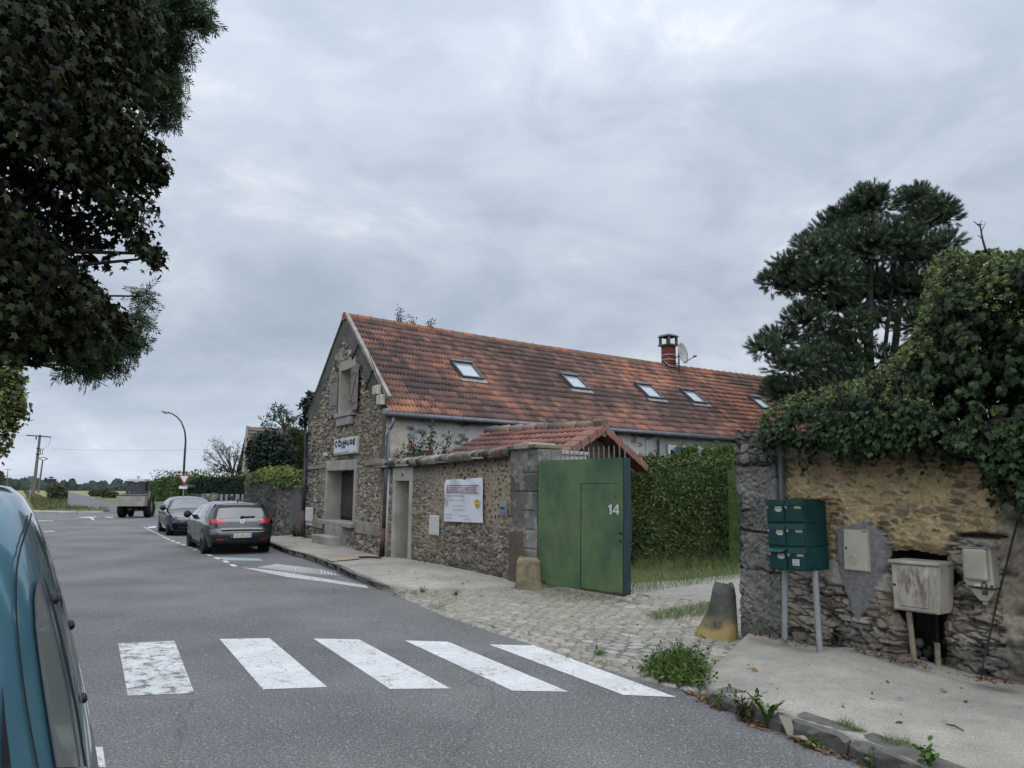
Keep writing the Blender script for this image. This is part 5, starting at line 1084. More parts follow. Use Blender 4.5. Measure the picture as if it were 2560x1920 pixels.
    # broken thick edge around the cavity, darker foot, painted shade beneath the ivy
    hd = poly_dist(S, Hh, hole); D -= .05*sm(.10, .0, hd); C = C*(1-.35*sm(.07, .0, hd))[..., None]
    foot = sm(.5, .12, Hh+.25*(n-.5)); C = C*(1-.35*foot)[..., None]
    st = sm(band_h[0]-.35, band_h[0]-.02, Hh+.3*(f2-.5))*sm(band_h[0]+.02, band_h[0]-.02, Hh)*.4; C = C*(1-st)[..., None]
    return D, C
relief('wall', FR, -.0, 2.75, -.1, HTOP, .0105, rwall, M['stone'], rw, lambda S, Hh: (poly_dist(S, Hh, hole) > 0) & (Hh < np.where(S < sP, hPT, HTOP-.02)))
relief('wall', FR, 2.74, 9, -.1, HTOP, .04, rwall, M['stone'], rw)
FPL = Frame(FR.w(0, .05, 0), -FR.n, -1); relief('pillar_side', FPL, 0, .75, -.1, hPT, .02, lambda S, H_: rubble(S, H_, .3, .2, 231, cols=((.08, .075, .065), (.2, .19, .17), (.13, .125, .11)), amp=.03), M['stone'], rw)
h0, h1 = min(q[1] for q in hole), max(q[1] for q in hole); sa_, sb_ = min(q[0] for q in hole), max(q[0] for q in hole)
mb = MB(); mb.box(FR, .03, sa_-.05, -.7, -.09, -.1, HTOP-.06); mb.box(FR, sb_+.05, 9, -.7, -.09, -.1, HTOP-.06); mb.box(FR, sa_-.05, sb_+.05, -.7, -.09, h1+.03, HTOP-.06); mb.box(FR, sa_-.05, sb_+.05, -.7, -.52, -.1, h1+.03); mb.build('wall_core', mat('dark earth fill', (.045, .04, .034), .95, var=.5, vscale=9, bump=.8, bscale=20), rw)
mb = MB()
for q in range(46):
    s = sa_+(sb_-sa_)*RNG.random(); h = .02+.35*RNG.random()**2.2; c = FR.w(s, -.12-.35*RNG.random(), h); r = .02+.035*RNG.random(); mb.lathe(c, RNG.normal(size=3), [(r*.3, -r*.6), (r, -r*.2), (r*.9, r*.35), (r*.25, r*.6)], 6)
struct_ = mb.build('fallen_rubble', M['kerbstone'], rw)
mb = MB(); p = [FR.hit(6, x, y, .06) for x, y in ((298, 250), (308, 575))]; mb.box(FR, p[0][0]-.02, p[0][0]+.025, .03, .075, p[1][1], p[0][1]); mb.build('conduit', mat('grey conduit', (.13, .13, .125), .6), rw)
# flush meter cabinet in its mortar patch
mq = Q6([(662, 742), (808, 748), (820, 995), (667, 980)], .03)
def quad_box(fr, q, d0, d1, name, m, parent, bevel=.008, inset=0.0, skew=0):
    c = np.mean(np.array(q), 0); q = [tuple(np.array(p)+(c-np.array(p))/np.linalg.norm(c-np.array(p))*inset) for p in q]; mb = MB(); mb.prism(fr, q, d0, d1); return mb.build(name, m, parent, bevel=bevel)
def bil(q, u, v): a = np.array(q); return tuple(a[3]*(1-u)*(1-v)+a[2]*u*(1-v)+a[1]*u*v+a[0]*(1-u)*v)   # q: TL,TR,BR,BL
def sub(q, u0, u1, v0, v1): return [bil(q, u0, v1), bil(q, u1, v1), bil(q, u1, v0), bil(q, u0, v0)]
mc = thing('meter_cabinet', 'flush beige meter cabinet set in a patch of grey mortar in the wall', 'meter cabinet', FR.w(*[(mq[3][0], 0, mq[3][1])][0]))
quad_box(FR, mq, -.02, .03, 'frame', M['beigebox'], mc); dq = sub(mq, .045, .955, .03, .97); do = quad_box(FR, dq, .03, .042, 'door', mat('pale meter door', (.58, .535, .44), .5, c2=(.50, .455, .37), vscale=4), mc, .006)
mb = MB(); c = bil(mq, .37, .28); mb.lathe(FR.w(c[0], .042, c[1]), FR.n, [(.052, 0), (.05, .006), (.03, .007), (.028, .003)], 20); mb.build('round_cap', M['beigebox'], do, smooth=False)
mb = MB(); mb.prism(FR, sub(mq, .11, .17, .52, .57), .042, .047); mb.prism(FR, sub(mq, .8, .93, .945, .965), .042, .047); mb.build('lock', M['black'], do)
mb = MB(); mb.prism(FR, sub(mq, .08, .20, .60, .66), .042, .0435); mb.build('rating_label', M['offwhite'], do)
# leaning cabinet over the hole
cqf = Q6([(937, 928), (1220, 950), (1215, 1240), (955, 1205)], .20)
lc = thing('utility_cabinet', 'leaning beige utility cabinet with dark smudges hanging over a hole in the wall', 'utility cabinet', FR.w(cqf[3][0], .1, 0))
quad_box(FR, cqf, -.06, .20, 'case', M['beigebox'], lc, .01)
smud = M['beigebox'].copy(); smud.name = 'smudged beige lid'; t_ = smud.node_tree; bs = t_.nodes['Principled BSDF']; src = bs.inputs['Base Color'].links[0].from_socket
nz = t_.nodes.new('ShaderNodeTexNoise'); nz.inputs['Scale'].default_value = 22; nz.inputs['Detail'].default_value = 8; mpn = t_.nodes.new('ShaderNodeMapping'); mpn.inputs['Scale'].default_value = (1, 1, .35); tcn = t_.nodes.new('ShaderNodeTexCoord'); t_.links.new(tcn.outputs['Object'], mpn.inputs[0]); t_.links.new(mpn.outputs[0], nz.inputs['Vector'])
cc = FR.w(*[(bil(cqf, .52, .55)[0], .22, bil(cqf, .52, .55)[1])][0]) - FR.w(cqf[3][0], .1, 0)*0
vs = t_.nodes.new('ShaderNodeVectorMath'); vs.operation = 'DISTANCE'; t_.links.new(tcn.outputs['Object'], vs.inputs[0]); vs.inputs[1].default_value = tuple(cc)
rp = t_.nodes.new('ShaderNodeMapRange'); t_.links.new(vs.outputs['Value'], rp.inputs[0]); rp.inputs[1].default_value = .30; rp.inputs[2].default_value = .05
r2 = t_.nodes.new('ShaderNodeMapRange'); t_.links.new(nz.outputs[0], r2.inputs[0]); r2.inputs[1].default_value = .46; r2.inputs[2].default_value = .62
mu = t_.nodes.new('ShaderNodeMath'); mu.operation = 'MULTIPLY'; t_.links.new(rp.outputs[0], mu.inputs[0]); t_.links.new(r2.outputs[0], mu.inputs[1])
mm = t_.nodes.new('ShaderNodeMix'); mm.data_type = 'RGBA'; t_.links.new(mu.outputs[0], mm.inputs[0]); t_.links.new(src, mm.inputs[6]); mm.inputs[7].default_value = (.16, .125, .09, 1); t_.links.new(mm.outputs[2], bs.inputs['Base Color'])
lid = quad_box(FR, sub(cqf, .03, .97, .03, .955), .20, .214, 'lid', smud, lc, .008); quad_box(FR, sub(cqf, .17, .80, .10, .92), .214, .224, 'raised_panel', smud, lid, .012)
mb = MB(); mb.prism(FR, [tuple(np.array(cqf[0])+[-.01, -.012]), tuple(np.array(cqf[1])+[.01, -.012]), tuple(np.array(cqf[1])+[.01, .018]), tuple(np.array(cqf[0])+[-.01, .018])], -.07, .235); mb.build('rain_hood', M['beigebox'], lc, bevel=.006)
mb = MB(); c = bil(cqf, .07, .52); mb.lathe(FR.w(c[0], .214, c[1]), FR.n, [(.013, 0), (.012, .005)], 12); mb.build('lock', M['black'], lid)
M['post'] = mat('bare wooden post', (.33, .27, .18), .85, c2=(.20, .155, .10), vscale=8)
for (x0, y0, x1, y1, d), lab in (((1042, 1220, 1076, 1492, .14), 'rough wooden post propping the leaning utility cabinet'), ((1205, 1400, 1208, 1510, .0), 'short wooden stake at the right edge of the hole in the wall')):
    a, b = FR.hit(6, x0, y0, d), FR.hit(6, x1, y1, d); mb = MB(); mb.tube([FR.w(b[0], d, b[1]-.12), FR.w(a[0], d, a[1])], .026, 8); tag(mb.build('wooden_post', M['post'], None), lab, 'post')
mb = MB(); a = FR.hit(6, 1205, 1240, -.25); b = FR.hit(6, 1210, 1420, -.25); mb.tube([FR.w(a[0], -.2, a[1]+.2), FR.w(a[0], -.25, a[1]), FR.w(b[0], -.25, b[1]), FR.w(b[0], -.25, 0)], .03, 8); tag(mb.build('cable_duct', M['black'], None, smooth=True), 'black cable duct inside the dark hole under the leaning cabinet', 'cable duct')
# meter box with a funnel
fq = Q6([(1342, 845), (1510, 850), (1530, 1088), (1357, 1066)], .11)
fb_ = thing('meter_box', 'greenish cream meter box with a cable funnel and padlock on the wall', 'meter box', FR.w(fq[3][0], 0, fq[3][1]))
M['pale'] = mat('greenish cream plastic', (.46, .445, .34), .5, c2=(.36, .345, .26), vscale=5)
quad_box(FR, fq, -.02, .11, 'case', M['pale'], fb_, .01); quad_box(FR, sub(fq, .09, .90, .17, .96), .11, .15, 'raised_panel', M['pale'], fb_, .02); quad_box(FR, sub(fq, -.03, 1.03, .965, 1.0), -.02, .13, 'rain_hood', M['greybox'], fb_, .004)
mb = MB(); u = Q6([(1382, 1078), (1540, 1100), (1497, 1160), (1450, 1158)], .07); mb.prism(FR, u, -.01, .07); u2 = Q6([(1462, 1158), (1492, 1160), (1490, 1182), (1466, 1180)], .05); mb.prism(FR, u2, .0, .05); mb.build('cable_funnel', M['pale'], fb_, bevel=.008)
mb = MB(); mb.prism(FR, Q6([(1415, 1055), (1455, 1058), (1455, 1075), (1415, 1072)], .13), .11, .125); mb.build('latch', M['offwhite'], fb_)
pk = MB(); pk.prism(FR, Q6([(1463, 1098), (1488, 1100), (1488, 1126), (1463, 1124)], .13), .10, .13); c = FR.hit(6, 1475, 1098, .12); pk.tube([FR.w(c[0]-.02, .115, c[1]), FR.w(c[0]-.02, .115, c[1]+.05), FR.w(c[0], .115, c[1]+.075), FR.w(c[0]+.02, .115, c[1]+.05), FR.w(c[0]+.02, .115, c[1])], .006, 6)
pk.build('padlock', M['iron'], fb_)
mb = MB()
for u, v in ((.04, .06), (.95, .05)): c = bil(fq, u, v); mb.lathe(FR.w(c[0], .11, c[1]), FR.n, [(.012, 0), (.01, .006)], 8)
mb.build('screw', M['black'], fb_)
# loose cable hanging from the ivy
cpts = [FR.w(*(lambda a: (a[0], d, a[1]))(FR.hit(6, x, y, d))) for x, y, d in ((1668, 690, .06), (1640, 800, .07), (1590, 1000, .07), (1545, 1180, .06), (1500, 1390, .07), (1470, 1520, .12), (1456, 1608, .16))]
mb = MB(); mb.tube(cpts, .009, 6); tag(mb.build('loose_cable', M['darkiron'], None, smooth=True), 'thin dark cable hanging from the ivy down to the pavement', 'cable')

# ------------------------------------------------------------------ bank of mailboxes on two poles
DF = .46; bq = Q6([(217, 574), (437, 571), (462, 988), (241, 975)], DF)
FB_ = Frame(FR.w(bq[1][0], 0, 0), FR.n); db = FB_.hit(6, 556, 573)[0]; db2 = FB_.hit(6, 583, 985)[0]; DBK = float(np.clip((db+db2)/2, .02, .22))
bank = thing('mailbox_bank', 'tilted bank of six dark green mailboxes on two grey poles before the stone wall', 'mailboxes', FR.w(*(lambda a: (a[0], .3, a[1]))(FR.hit(6, 325, 1365, .3))))
M['mail'] = mat('dark green mailbox paint', (.008, .058, .053), .4, c2=(.006, .040, .038), vscale=5)
M['mail2'] = mat('dark green mailbox door paint', (.009, .066, .059), .38, c2=(.006, .046, .043), vscale=7)
overlay(M['mail'], 5, .8, 1.12); overlay(M['mail2'], 4, .82, 1.12)
M['steel'] = mat('brushed steel', (.42, .42, .41), .35, metal=.8)
M['tape'] = mat('paper label', (.62, .62, .58), .7); M['brass'] = mat('buff name label', (.40, .33, .19), .6)
for col in range(2):
    for row in range(3):
        q = sub(bq, col*.5+.001, col*.5+.499, row/3+.001, row/3+.3325); b = quad_box(FR, q, DBK, DF, 'mailbox', M['mail'], bank, .005)
        dq = sub(q, .055, .945, .04, .74 if row < 3 else .7); d = quad_box(FR, dq, DF, DF+.012, 'door', M['mail2'], b, .004)
        op = (col == 0 and row == 0)
        fl = sub(q, .04, .96, .76, .93); mb = MB()
        if op:
            a = fl; mb.add([FR.w(a[0][0], DF+.0, a[0][1]), FR.w(a[1][0], DF, a[1][1]), FR.w(a[1][0], DF+.07, a[2][1]+.01), FR.w(a[0][0], DF+.07, a[3][1]+.01), FR.w(a[0][0], DF+.0, a[0][1]-.01), FR.w(a[1][0], DF, a[1][1]-.01), FR.w(a[1][0], DF+.07, a[2][1]), FR.w(a[0][0], DF+.07, a[3][1])], [(0, 1, 2, 3), (7, 6, 5, 4), (3, 2, 6, 7), (0, 3, 7, 4), (1, 5, 6, 2)])
        else: mb.prism(FR, fl, DF, DF+.010); mb.prism(FR, sub(q, .04, .96, .735, .775), DF, DF+.020)
        mb.build('flap', mat('worn flap paint', (.020, .085, .080), .4) if op or row != 2 else M['mail2'], b, bevel=.003)
        c = bil(q, .10, .66); mb = MB(); mb.lathe(FR.w(c[0], DF+.012, c[1]), FR.n, [(.016, 0), (.015, .006), (.006, .008)], 12); mb.build('lock', M['steel'], b)
        mb = MB(); mb.prism(FR, sub(q, .52, .86, .60, .70), DF+.012, DF+.015); mb.build('name_label', M['brass'], b)
        if col == 0:
            mb = MB(); mb.prism(FR, sub(q, .5, .88, .54, .585), DF+.0125, DF+.0155); mb.prism(FR, sub(q, .58, .82, .48, .525), DF+.0125, DF+.0155); mb.build('paper_strip', M['tape'], b)
            if row != 1:
                mb = MB()
                for v in (.12, .2, .28): mb.ribbon([FR.w(*(lambda a: (a[0], DF+.013, a[1]))(bil(q, u, v+.03*math.sin(u*8)))) for u in np.linspace(.1, .9, 10)], FR.n, .006)
                mb.build('wave_relief', M['mail'], d)
        if col == 1 and row == 0:
            mb = MB(); mb.prism(FR, sub(q, .28, .62, .22, .48), DF+.0125, DF+.015); no = mb.build('paper_notice', M['tape'], b)
            mb = MB()
            for v in (.42, .36, .30, .26): mb.prism(FR, sub(q, .32, .57, v, v+.018), DF+.0151, DF+.0158)
            mb.build('handwriting', mat('grey ink', (.12, .12, .13), .7), no)
M['pole'] = mat('grey painted pole', (.34, .345, .34), .45, var=.2, vscale=5)
for (x0, y0), (x1, y1), d in (((328, 975), (326, 1368), .30), ((500, 985), (527, 1415), .30)):
    a, b = FR.hit(6, x0, y0, d), FR.hit(6, x1, y1, d); mb = MB(); mb.tube([FR.w(b[0], d, b[1]-.06), FR.w(a[0], d, a[1]+.05)], .031, 14); mb.build('pole', M['pole'], bank, smooth=False)
mb = MB(); 
for k in range(60):
    s = bq[0][0]+(bq[1][0]-bq[0][0]+.1)*(.3+.7*RNG.random()); h = bq[0][1]+.005; mb.lathe(FR.w(s, DBK+(.15)*RNG.random(), h), RNG.normal(size=3)*.3+[0, 0, 1], [(.02, 0), (.015, .015), (.004, .022)], 5)
tag(mb.build('leaf_debris', M['litter'], None), 'dark dead leaf debris lying on top of the mailboxes', 'dead leaves', kind='stuff')

# ------------------------------------------------------------------ ivy over the wall
ivy = thing('ivy', 'huge dark ivy spilling over the top of the street wall and climbing to the right', 'ivy', FR.w(1.6, -.3, 0))
def px_cloud(poly, n, dfun, z=0, rng=RNG):
    xs = [p[0] for p in poly]; ys = [p[1] for p in poly]; out = []
    while len(out) < n:
        X = rng.uniform(min(xs), max(xs), 2*n); Yv = rng.uniform(min(ys), max(ys), 2*n); k = in_poly(X, Yv, poly); out += list(zip(X[k], Yv[k]))
    out = out[:n]; P = []
    for x, y in out:
        d = dfun(x, y); s, h = FR.hit(z, x, y, d); P.append(FR.w(s, d, h))
    return np.array(P), np.array(out)
ivp = [(1630, 912), (1660, 880), (1700, 852), (1755, 842), (1800, 826), (1860, 818), (1900, 790), (1940, 765), (1975, 715), (1990, 650), (1998, 590), (2022, 548), (2060, 532), (2100, 548), (2140, 535), (2180, 548), (2230, 535), (2330, 520), (2400, 560), (2400, 1180), (2330, 1190), (2240, 1120), (2212, 1105), (2190, 1030), (2150, 1040), (2128, 1010), (2100, 965), (2060, 972), (2030, 958), (1975, 976), (1930, 968), (1890, 985), (1840, 962), (1800, 978), (1770, 955), (1700, 960), (1640, 945)]
def idep(x, y): 
    up = max(0, (870-y)/330); return RNG.uniform(-.9, .30)*1.0-up*.9*RNG.random() if y < 862 else (RNG.uniform(-.5, .42) if y < 912 else RNG.uniform(.03, .42))
P, pxy = px_cloud(ivp, 62000, idep); st_, sx_ = [], []
for k in range(44):     # trailing strands below the mass
    x0 = RNG.uniform(1640, 2200); y0 = 945 if x0 < 2110 else 1010+(x0-2110)*.6; L = RNG.uniform(18, 75); w = RNG.normal()*14
    for q in np.linspace(-.6, 1, 16): x, y = x0+w*max(0, q)+RNG.normal()*5, y0+L*q+RNG.normal()*4; d = RNG.uniform(.06, .26); a = FR.hit(0, x, y, d); st_.append(FR.w(a[0], d, a[1])); sx_.append((x, y))
fd = np.array([(p-FR.o)@FR.n for p in P]); clump = vn(pxy[:, 0]/26, pxy[:, 1]/22, 41)*.6+vn(pxy[:, 0]/11, pxy[:, 1]/10, 43)*.4; kk = (clump > .47+.12*(fd > -.15)-.20*sm(850, 915, pxy[:, 1])) | (fd < -.3); P, pxy = np.concatenate([P[kk], np.array(st_)]), np.concatenate([pxy[kk], np.array(sx_)])
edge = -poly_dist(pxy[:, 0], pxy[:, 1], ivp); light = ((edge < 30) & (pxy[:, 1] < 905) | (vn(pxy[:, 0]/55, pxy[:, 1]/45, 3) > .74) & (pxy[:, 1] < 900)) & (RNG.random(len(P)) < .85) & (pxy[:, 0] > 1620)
nrm = np.tile(FR.n*.9+np.array([0, 0, .35]), (len(P), 1)); sz = .040+.045*RNG.random(len(P))**1.5
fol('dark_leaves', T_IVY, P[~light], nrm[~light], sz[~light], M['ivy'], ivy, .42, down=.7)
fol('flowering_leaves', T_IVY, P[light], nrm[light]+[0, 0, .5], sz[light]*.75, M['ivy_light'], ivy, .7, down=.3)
Ph, hxy = px_cloud(ivp, 900, lambda x, y: RNG.uniform(.05, .36)); he = -poly_dist(hxy[:, 0], hxy[:, 1], ivp); Ph = Ph[(hxy[:, 1] < 880) & ((he < 35) | (vn(hxy[:, 0]/50, hxy[:, 1]/50, 8) > .70))]
Pu = np.repeat(Ph, 14, 0); dv = RNG.normal(size=Pu.shape); dv /= np.linalg.norm(dv, axis=1)[:, None]; fol('flower_heads', T_OVAL, Pu+dv*.022, dv, .022, mat('ivy umbels', (.20, .235, .075), .7, c2=(.12, .16, .045), rnd=True), ivy, .2)
mb = MB()
for k in range(26):
    s, h = FR.hit(0, RNG.uniform(1660, 2300), RNG.uniform(900, 940)); b = FR.w(s, -.4, 1.2+.3*RNG.random()); t0 = FR.w(s+RNG.normal()*.5, -.5+.4*RNG.random(), h+.3+1.2*RNG.random()*max(0, (s-1.0)/1.4)); mb.tube([b, (b+t0)/2+RNG.normal(size=3)*.1, t0], [.03, .02, .01], 5)
for k in range(5):
    a = FR.hit(0, 2130+20*k, 900, -.5); mb.tube([FR.w(a[0], -.6, .2), FR.w(a[0]+.1, -.6, 2), FR.w(a[0], -.5-.2*k, 2.9)], [.09, .07, .03], 6)
# the dead twig at the top
tw = [FR.w(*(lambda a: (a[0], -1.0, a[1]))(FR.hit(0, x, y, -1.0))) for x, y in ((2130, 545), (2122, 515), (2118, 490), (2103, 478))]
mb.tube(tw, [.014, .010, .008, .004], 5)
for (x0, y0), (x1, y1) in (((2120, 500), (2130, 480)), ((2117, 488), (2120, 476)), ((2112, 484), (2124, 486)), ((2122, 515), (2112, 508))):
    mb.tube([FR.w(*(lambda a: (a[0], -1.0, a[1]))(FR.hit(0, *q, -1.0))) for q in ((x0, y0), (x1, y1))], [.006, .003], 4)
mb.build('stems', M['bark'], ivy)

# ------------------------------------------------------------------ pine behind the ivy
PY = 26.0
def at(x, y, d): return AY(0, x, y, d)
pine = thing('pine_tree', 'tall dark green pine tree with two trunks rising behind the ivy', 'pine tree', at(1890, 1060, PY)*[1, 1, 0])
tk = MB(); axis = []
for pts, r in (([(1882, 1000), (1880, 850), (1876, 740), (1880, 600), (1888, 430)], .26), ([(1930, 1000), (1932, 860), (1932, 760), (1950, 600), (1972, 430)], .20), ([(1905, 900), (1908, 780), (1918, 700), (1935, 560)], .10)):
    P = [at(x, y, PY) for x, y in pts]; P[0][2] = 0; tk.tube(P, list(np.linspace(r, .05, len(P))), 9); axis.append(P)
shoot = []
for i in range(34):
    a = i*2.4; z0 = .15+.85*(i/34); L = .42; tl = .55+.35*((i*7) % 5)/5; d = np.array([math.cos(a)*tl, math.sin(a)*tl, .75]); d = d/np.linalg.norm(d)*L; b = np.array([0, 0, z0*.75]); w = np.array([-math.sin(a), math.cos(a), 0])*.028
    shoot += [tuple(b-w), tuple(b+w), tuple(b+d)]
T_SHOOT = (shoot, [(3*i, 3*i+1, 3*i+2) for i in range(34)])
pb = [(1885, 440, 42), (1850, 470, 38), (1975, 432, 36), (2022, 462, 34), (1990, 480, 40), (1800, 500, 44), (1768, 545, 42), (1860, 530, 62), (1930, 520, 50), (1985, 550, 52), (2038, 530, 30), (1705, 578, 34), (1672, 612, 26), (1730, 612, 44), (1790, 605, 56), (1880, 625, 66), (1970, 630, 58), (1810, 660, 40), (1740, 690, 38), (1690, 735, 36), (1650, 752, 24), (1790, 730, 42), (1760, 770, 40), (1850, 700, 30), (1990, 700, 44), (1710, 790, 40), (1780, 825, 50), (1690, 845, 34), (1845, 820, 30), (1960, 790, 40), (1740, 862, 44), (1830, 865, 44), (1905, 850, 26), (1900, 690, 26), (2040, 600, 40), (2030, 660, 40), (1830, 780, 34), (1850, 745, 26), (1940, 855, 28), (1800, 880, 44), (1870, 905, 40), (1960, 880, 36), (1910, 770, 20), (2050, 470, 22), (1868, 418, 15), (1890, 424, 17), (1985, 414, 13), (1976, 424, 16), (2032, 440, 17), (2046, 452, 14), (1812, 460, 14), (1735, 522, 13), (1664, 600, 11), (1842, 440, 14)]
SPs, SN = [], []
rg = np.random.default_rng(31)
for x, y, r in pb:
    c = at(x, y, PY+rg.normal()*1.0); R = r*PY/FPX*2560/2212; ax = axis[0] if x < 1915 else axis[1]
    zs = c[2]-R*.9-.25*abs(c[0]-ax[2][0]); tp = np.array([np.interp(zs, [p[2] for p in ax], [p[k] for p in ax]) for k in range(3)])
    tp[2] = max(zs, 1.5); tk.tube([tp, (tp*.5+c*.5)-np.array([0, 0, .12]), c], [.06, .045, .02], 6)
    R *= 1.18; n = int(300*(r/45)**2)+20; d = rg.normal(size=(n, 3)); d[:, 2] = d[:, 2]*.8+.25; d /= np.linalg.norm(d, axis=1)[:, None]; q = rg.random(n)**.5
    p = c+d*np.array([R, R*1.0, R*.72])*q[:, None]; SPs.append(p); SN.append(d+[0, 0, .55])
    for j in range(0, n, 3): tk.tube([c-np.array([0, 0, R*.25])*rg.random(), p[j]], [.018, .008], 4)
SPs, SN = np.concatenate(SPs), np.concatenate(SN)
V, F = scatter(T_SHOOT[0], T_SHOOT[1], SPs, rot_frames(SN, .25, rg), .26+.13*rg.random(len(SPs)))
big_mesh('crown', V, F, M['needle'], pine); tk.build('trunk', M['bark'], pine)

# ------------------------------------------------------------------ street trees on the left
def px_blobs(bl):
    out = []
    for x, y, r, d in bl:
        c = AD(0, x, y, d); out.append((c, np.array([1, 1, .95])*r*d/FPX*2560/2212))
    return out
def tree(name, label, bl, n, tmpl, size, m, base, trunk_r, spread=.9, droop=.0, cat='tree', rng=RNG, group=None, shell=.45, limb=True, down=.3):
    t = thing(name, label, cat, base, group); B = px_blobs(bl); P, Nn = blob_points(B, n, rng, shell); P = P[(g_ := (fbm(P[:, 0]*1.7+P[:, 2]*.6, P[:, 2]*1.7+P[:, 1]*.8, 77, 3) > .38))]; Nn = Nn[g_]; k = P[:, 2] > .8; P, Nn = P[k], Nn[k]
    fol('crown', tmpl, P, Nn*.6+[0, 0, .55-droop], size*(.65+.6*rng.random(len(P))), m, t, spread, rng, down)
    mb = MB(); base = np.array(base, float); cen = np.mean([b[0] for b in B], 0); top = base+np.array([(cen-base)[0]*.15, (cen-base)[1]*.15, cen[2]*.9]); mb.tube([base-[0, 0, .1], base+(top-base)*.4, top], [trunk_r*1.25, trunk_r, trunk_r*.5], 12)
    if limb:
        for c, r in B:
            s = base+(top-base)*rng.uniform(.45, 1); mb.tube([s, (s+c)/2+np.array([0, 0, .25]), c], [trunk_r*.35, trunk_r*.2, .012], 7)
    mb.build('trunk', M['bark'], t); return t
tree('maple_tree', 'large dark maple tree overhanging the road at the left edge', [(60, 100, 150, 8.2), (170, 60, 140, 8.6), (110, 250, 150, 8), (235, 300, 85, 8.4), (300, 345, 58, 8.4), (335, 372, 30, 8.4), (60, 420, 150, 8), (195, 440, 110, 8.3), (215, 540, 100, 8.2), (300, 560, 45, 8.3), (325, 548, 28, 8.3), (80, 600, 130, 7.9), (190, 650, 95, 8.2), (258, 665, 50, 8.3), (120, 710, 70, 8.1), (20, 700, 70, 7.9), (60, 760, 30, 8), (-120, 300, 220, 7.5), (-120, 620, 170, 7.5), (-60, 100, 200, 7.6), (90, -90, 170, 8.6), (260, 140, 40, 8.5), (225, 170, 60, 8.4)],
     42000, T_MAPLE, .076, M['leaf_dark'], (-8.6, 5.2, 0), .24, .75, .35, down=.6)
tree('ash_tree', 'feathery leaved ash tree behind the dark maple, its sprays hanging below and beyond it', [(405, 15, 45, 13), (430, 50, 24, 13), (350, 60, 62, 13), (330, 150, 58, 13.4), (345, 215, 40, 13.4), (362, 262, 18, 13.4), (285, 120, 70, 13.5), (395, 105, 20, 13), (360, 190, 30, 13), (300, 0, 90, 13.5), (245, 745, 44, 12.5), (285, 735, 26, 12.5), (300, 690, 22, 12.5), (190, 770, 36, 12.5), (200, 800, 18, 12.5), (262, 790, 14, 12.5), (140, 800, 12, 12.5), (310, 640, 18, 12.6), (150, 740, 40, 12.5)],
     6000, T_SPRIG, .20, M['leaf_ash'], (-11.8, 8.6, 0), .2, .9, .25)
tree('field_maple', 'pale yellow green tree low at the far left edge behind the van', [(5, 830, 34, 24), (-20, 880, 60, 24), (28, 812, 20, 24), (22, 880, 26, 24), (35, 850, 16, 24), (5, 925, 26, 24), (-60, 820, 80, 24), (10, 960, 14, 24), (-30, 960, 40, 24)], 5000, T_IVY, .14, mat('pale maple leaves', (.18, .21, .045), .6, c2=(.05, .075, .022), rnd=True, trans=.25, vscale=.7), (-16.4, 18.4, 0), .16)

# ------------------------------------------------------------------ grass, weeds and litter
def gcloud(z, poly, n, h=.02, rng=RNG, z0=0):
    q = np.array([G(z, x, y, h)[:2] for x, y in poly]); out = np.zeros((0, 2))
    while len(out) < n:
        c = rng.uniform(q.min(0), q.max(0), (3*n, 2)); out = np.concatenate([out, c[in_poly(c[:, 0], c[:, 1], [tuple(p) for p in q])]])
    return np.column_stack([out[:n], np.full(n, h)])
TB = blade_template()
def blades(name, P, hgt, m, parent=None, lean=.35, rng=RNG, wid=1.0):
    n = len(P); a = rng.random(n)*6.28; z = np.column_stack([rng.normal(size=(n, 2))*lean, np.ones(n)]); Rm = rot_frames(z, .02, rng); s = hgt*(.5+.8*rng.random(n))
    V, F = scatter([(x*wid, y, zz) for x, y, zz in TB[0]], TB[1], P, Rm, s); return big_mesh(name, V, F, m, parent)
def leafy(name, P, size, m, parent=None, rng=RNG, tm=T_OVAL): return fol(name, tm, P, np.tile([0, 0, 1.], (len(P), 1)), size*(.6+.7*rng.random(len(P))), m, parent, .7, rng)
yg = gcloud(9, [(1490, 175), (1700, 190), (2095, 150), (2095, 285), (1900, 312), (1740, 335), (1500, 372)], 8000, .02)
o = blades('yard_grass', yg, .11, M['grass']); tag(o, 'rough green grass growing below the hedge in the yard', 'grass', kind='stuff')
o = blades('yard_grass', gcloud(9, [(1490, 150), (2095, 150), (2095, 240), (1500, 235)], 1300, .02), .26, M['drygrass']); tag(o, 'taller dry grass stalks along the foot of the hedge', 'grass', kind='stuff')
o = blades('grass_patch', gcloud(9, [(1570, 490), (1650, 460), (1800, 435), (1930, 412), (1985, 418), (1975, 470), (1900, 490), (1760, 505), (1640, 515)], 3000, .03), .07, M['grass'], lean=.7); tag(o, 'low grass patch on the setts beside the right guard stone', 'grass', kind='stuff')
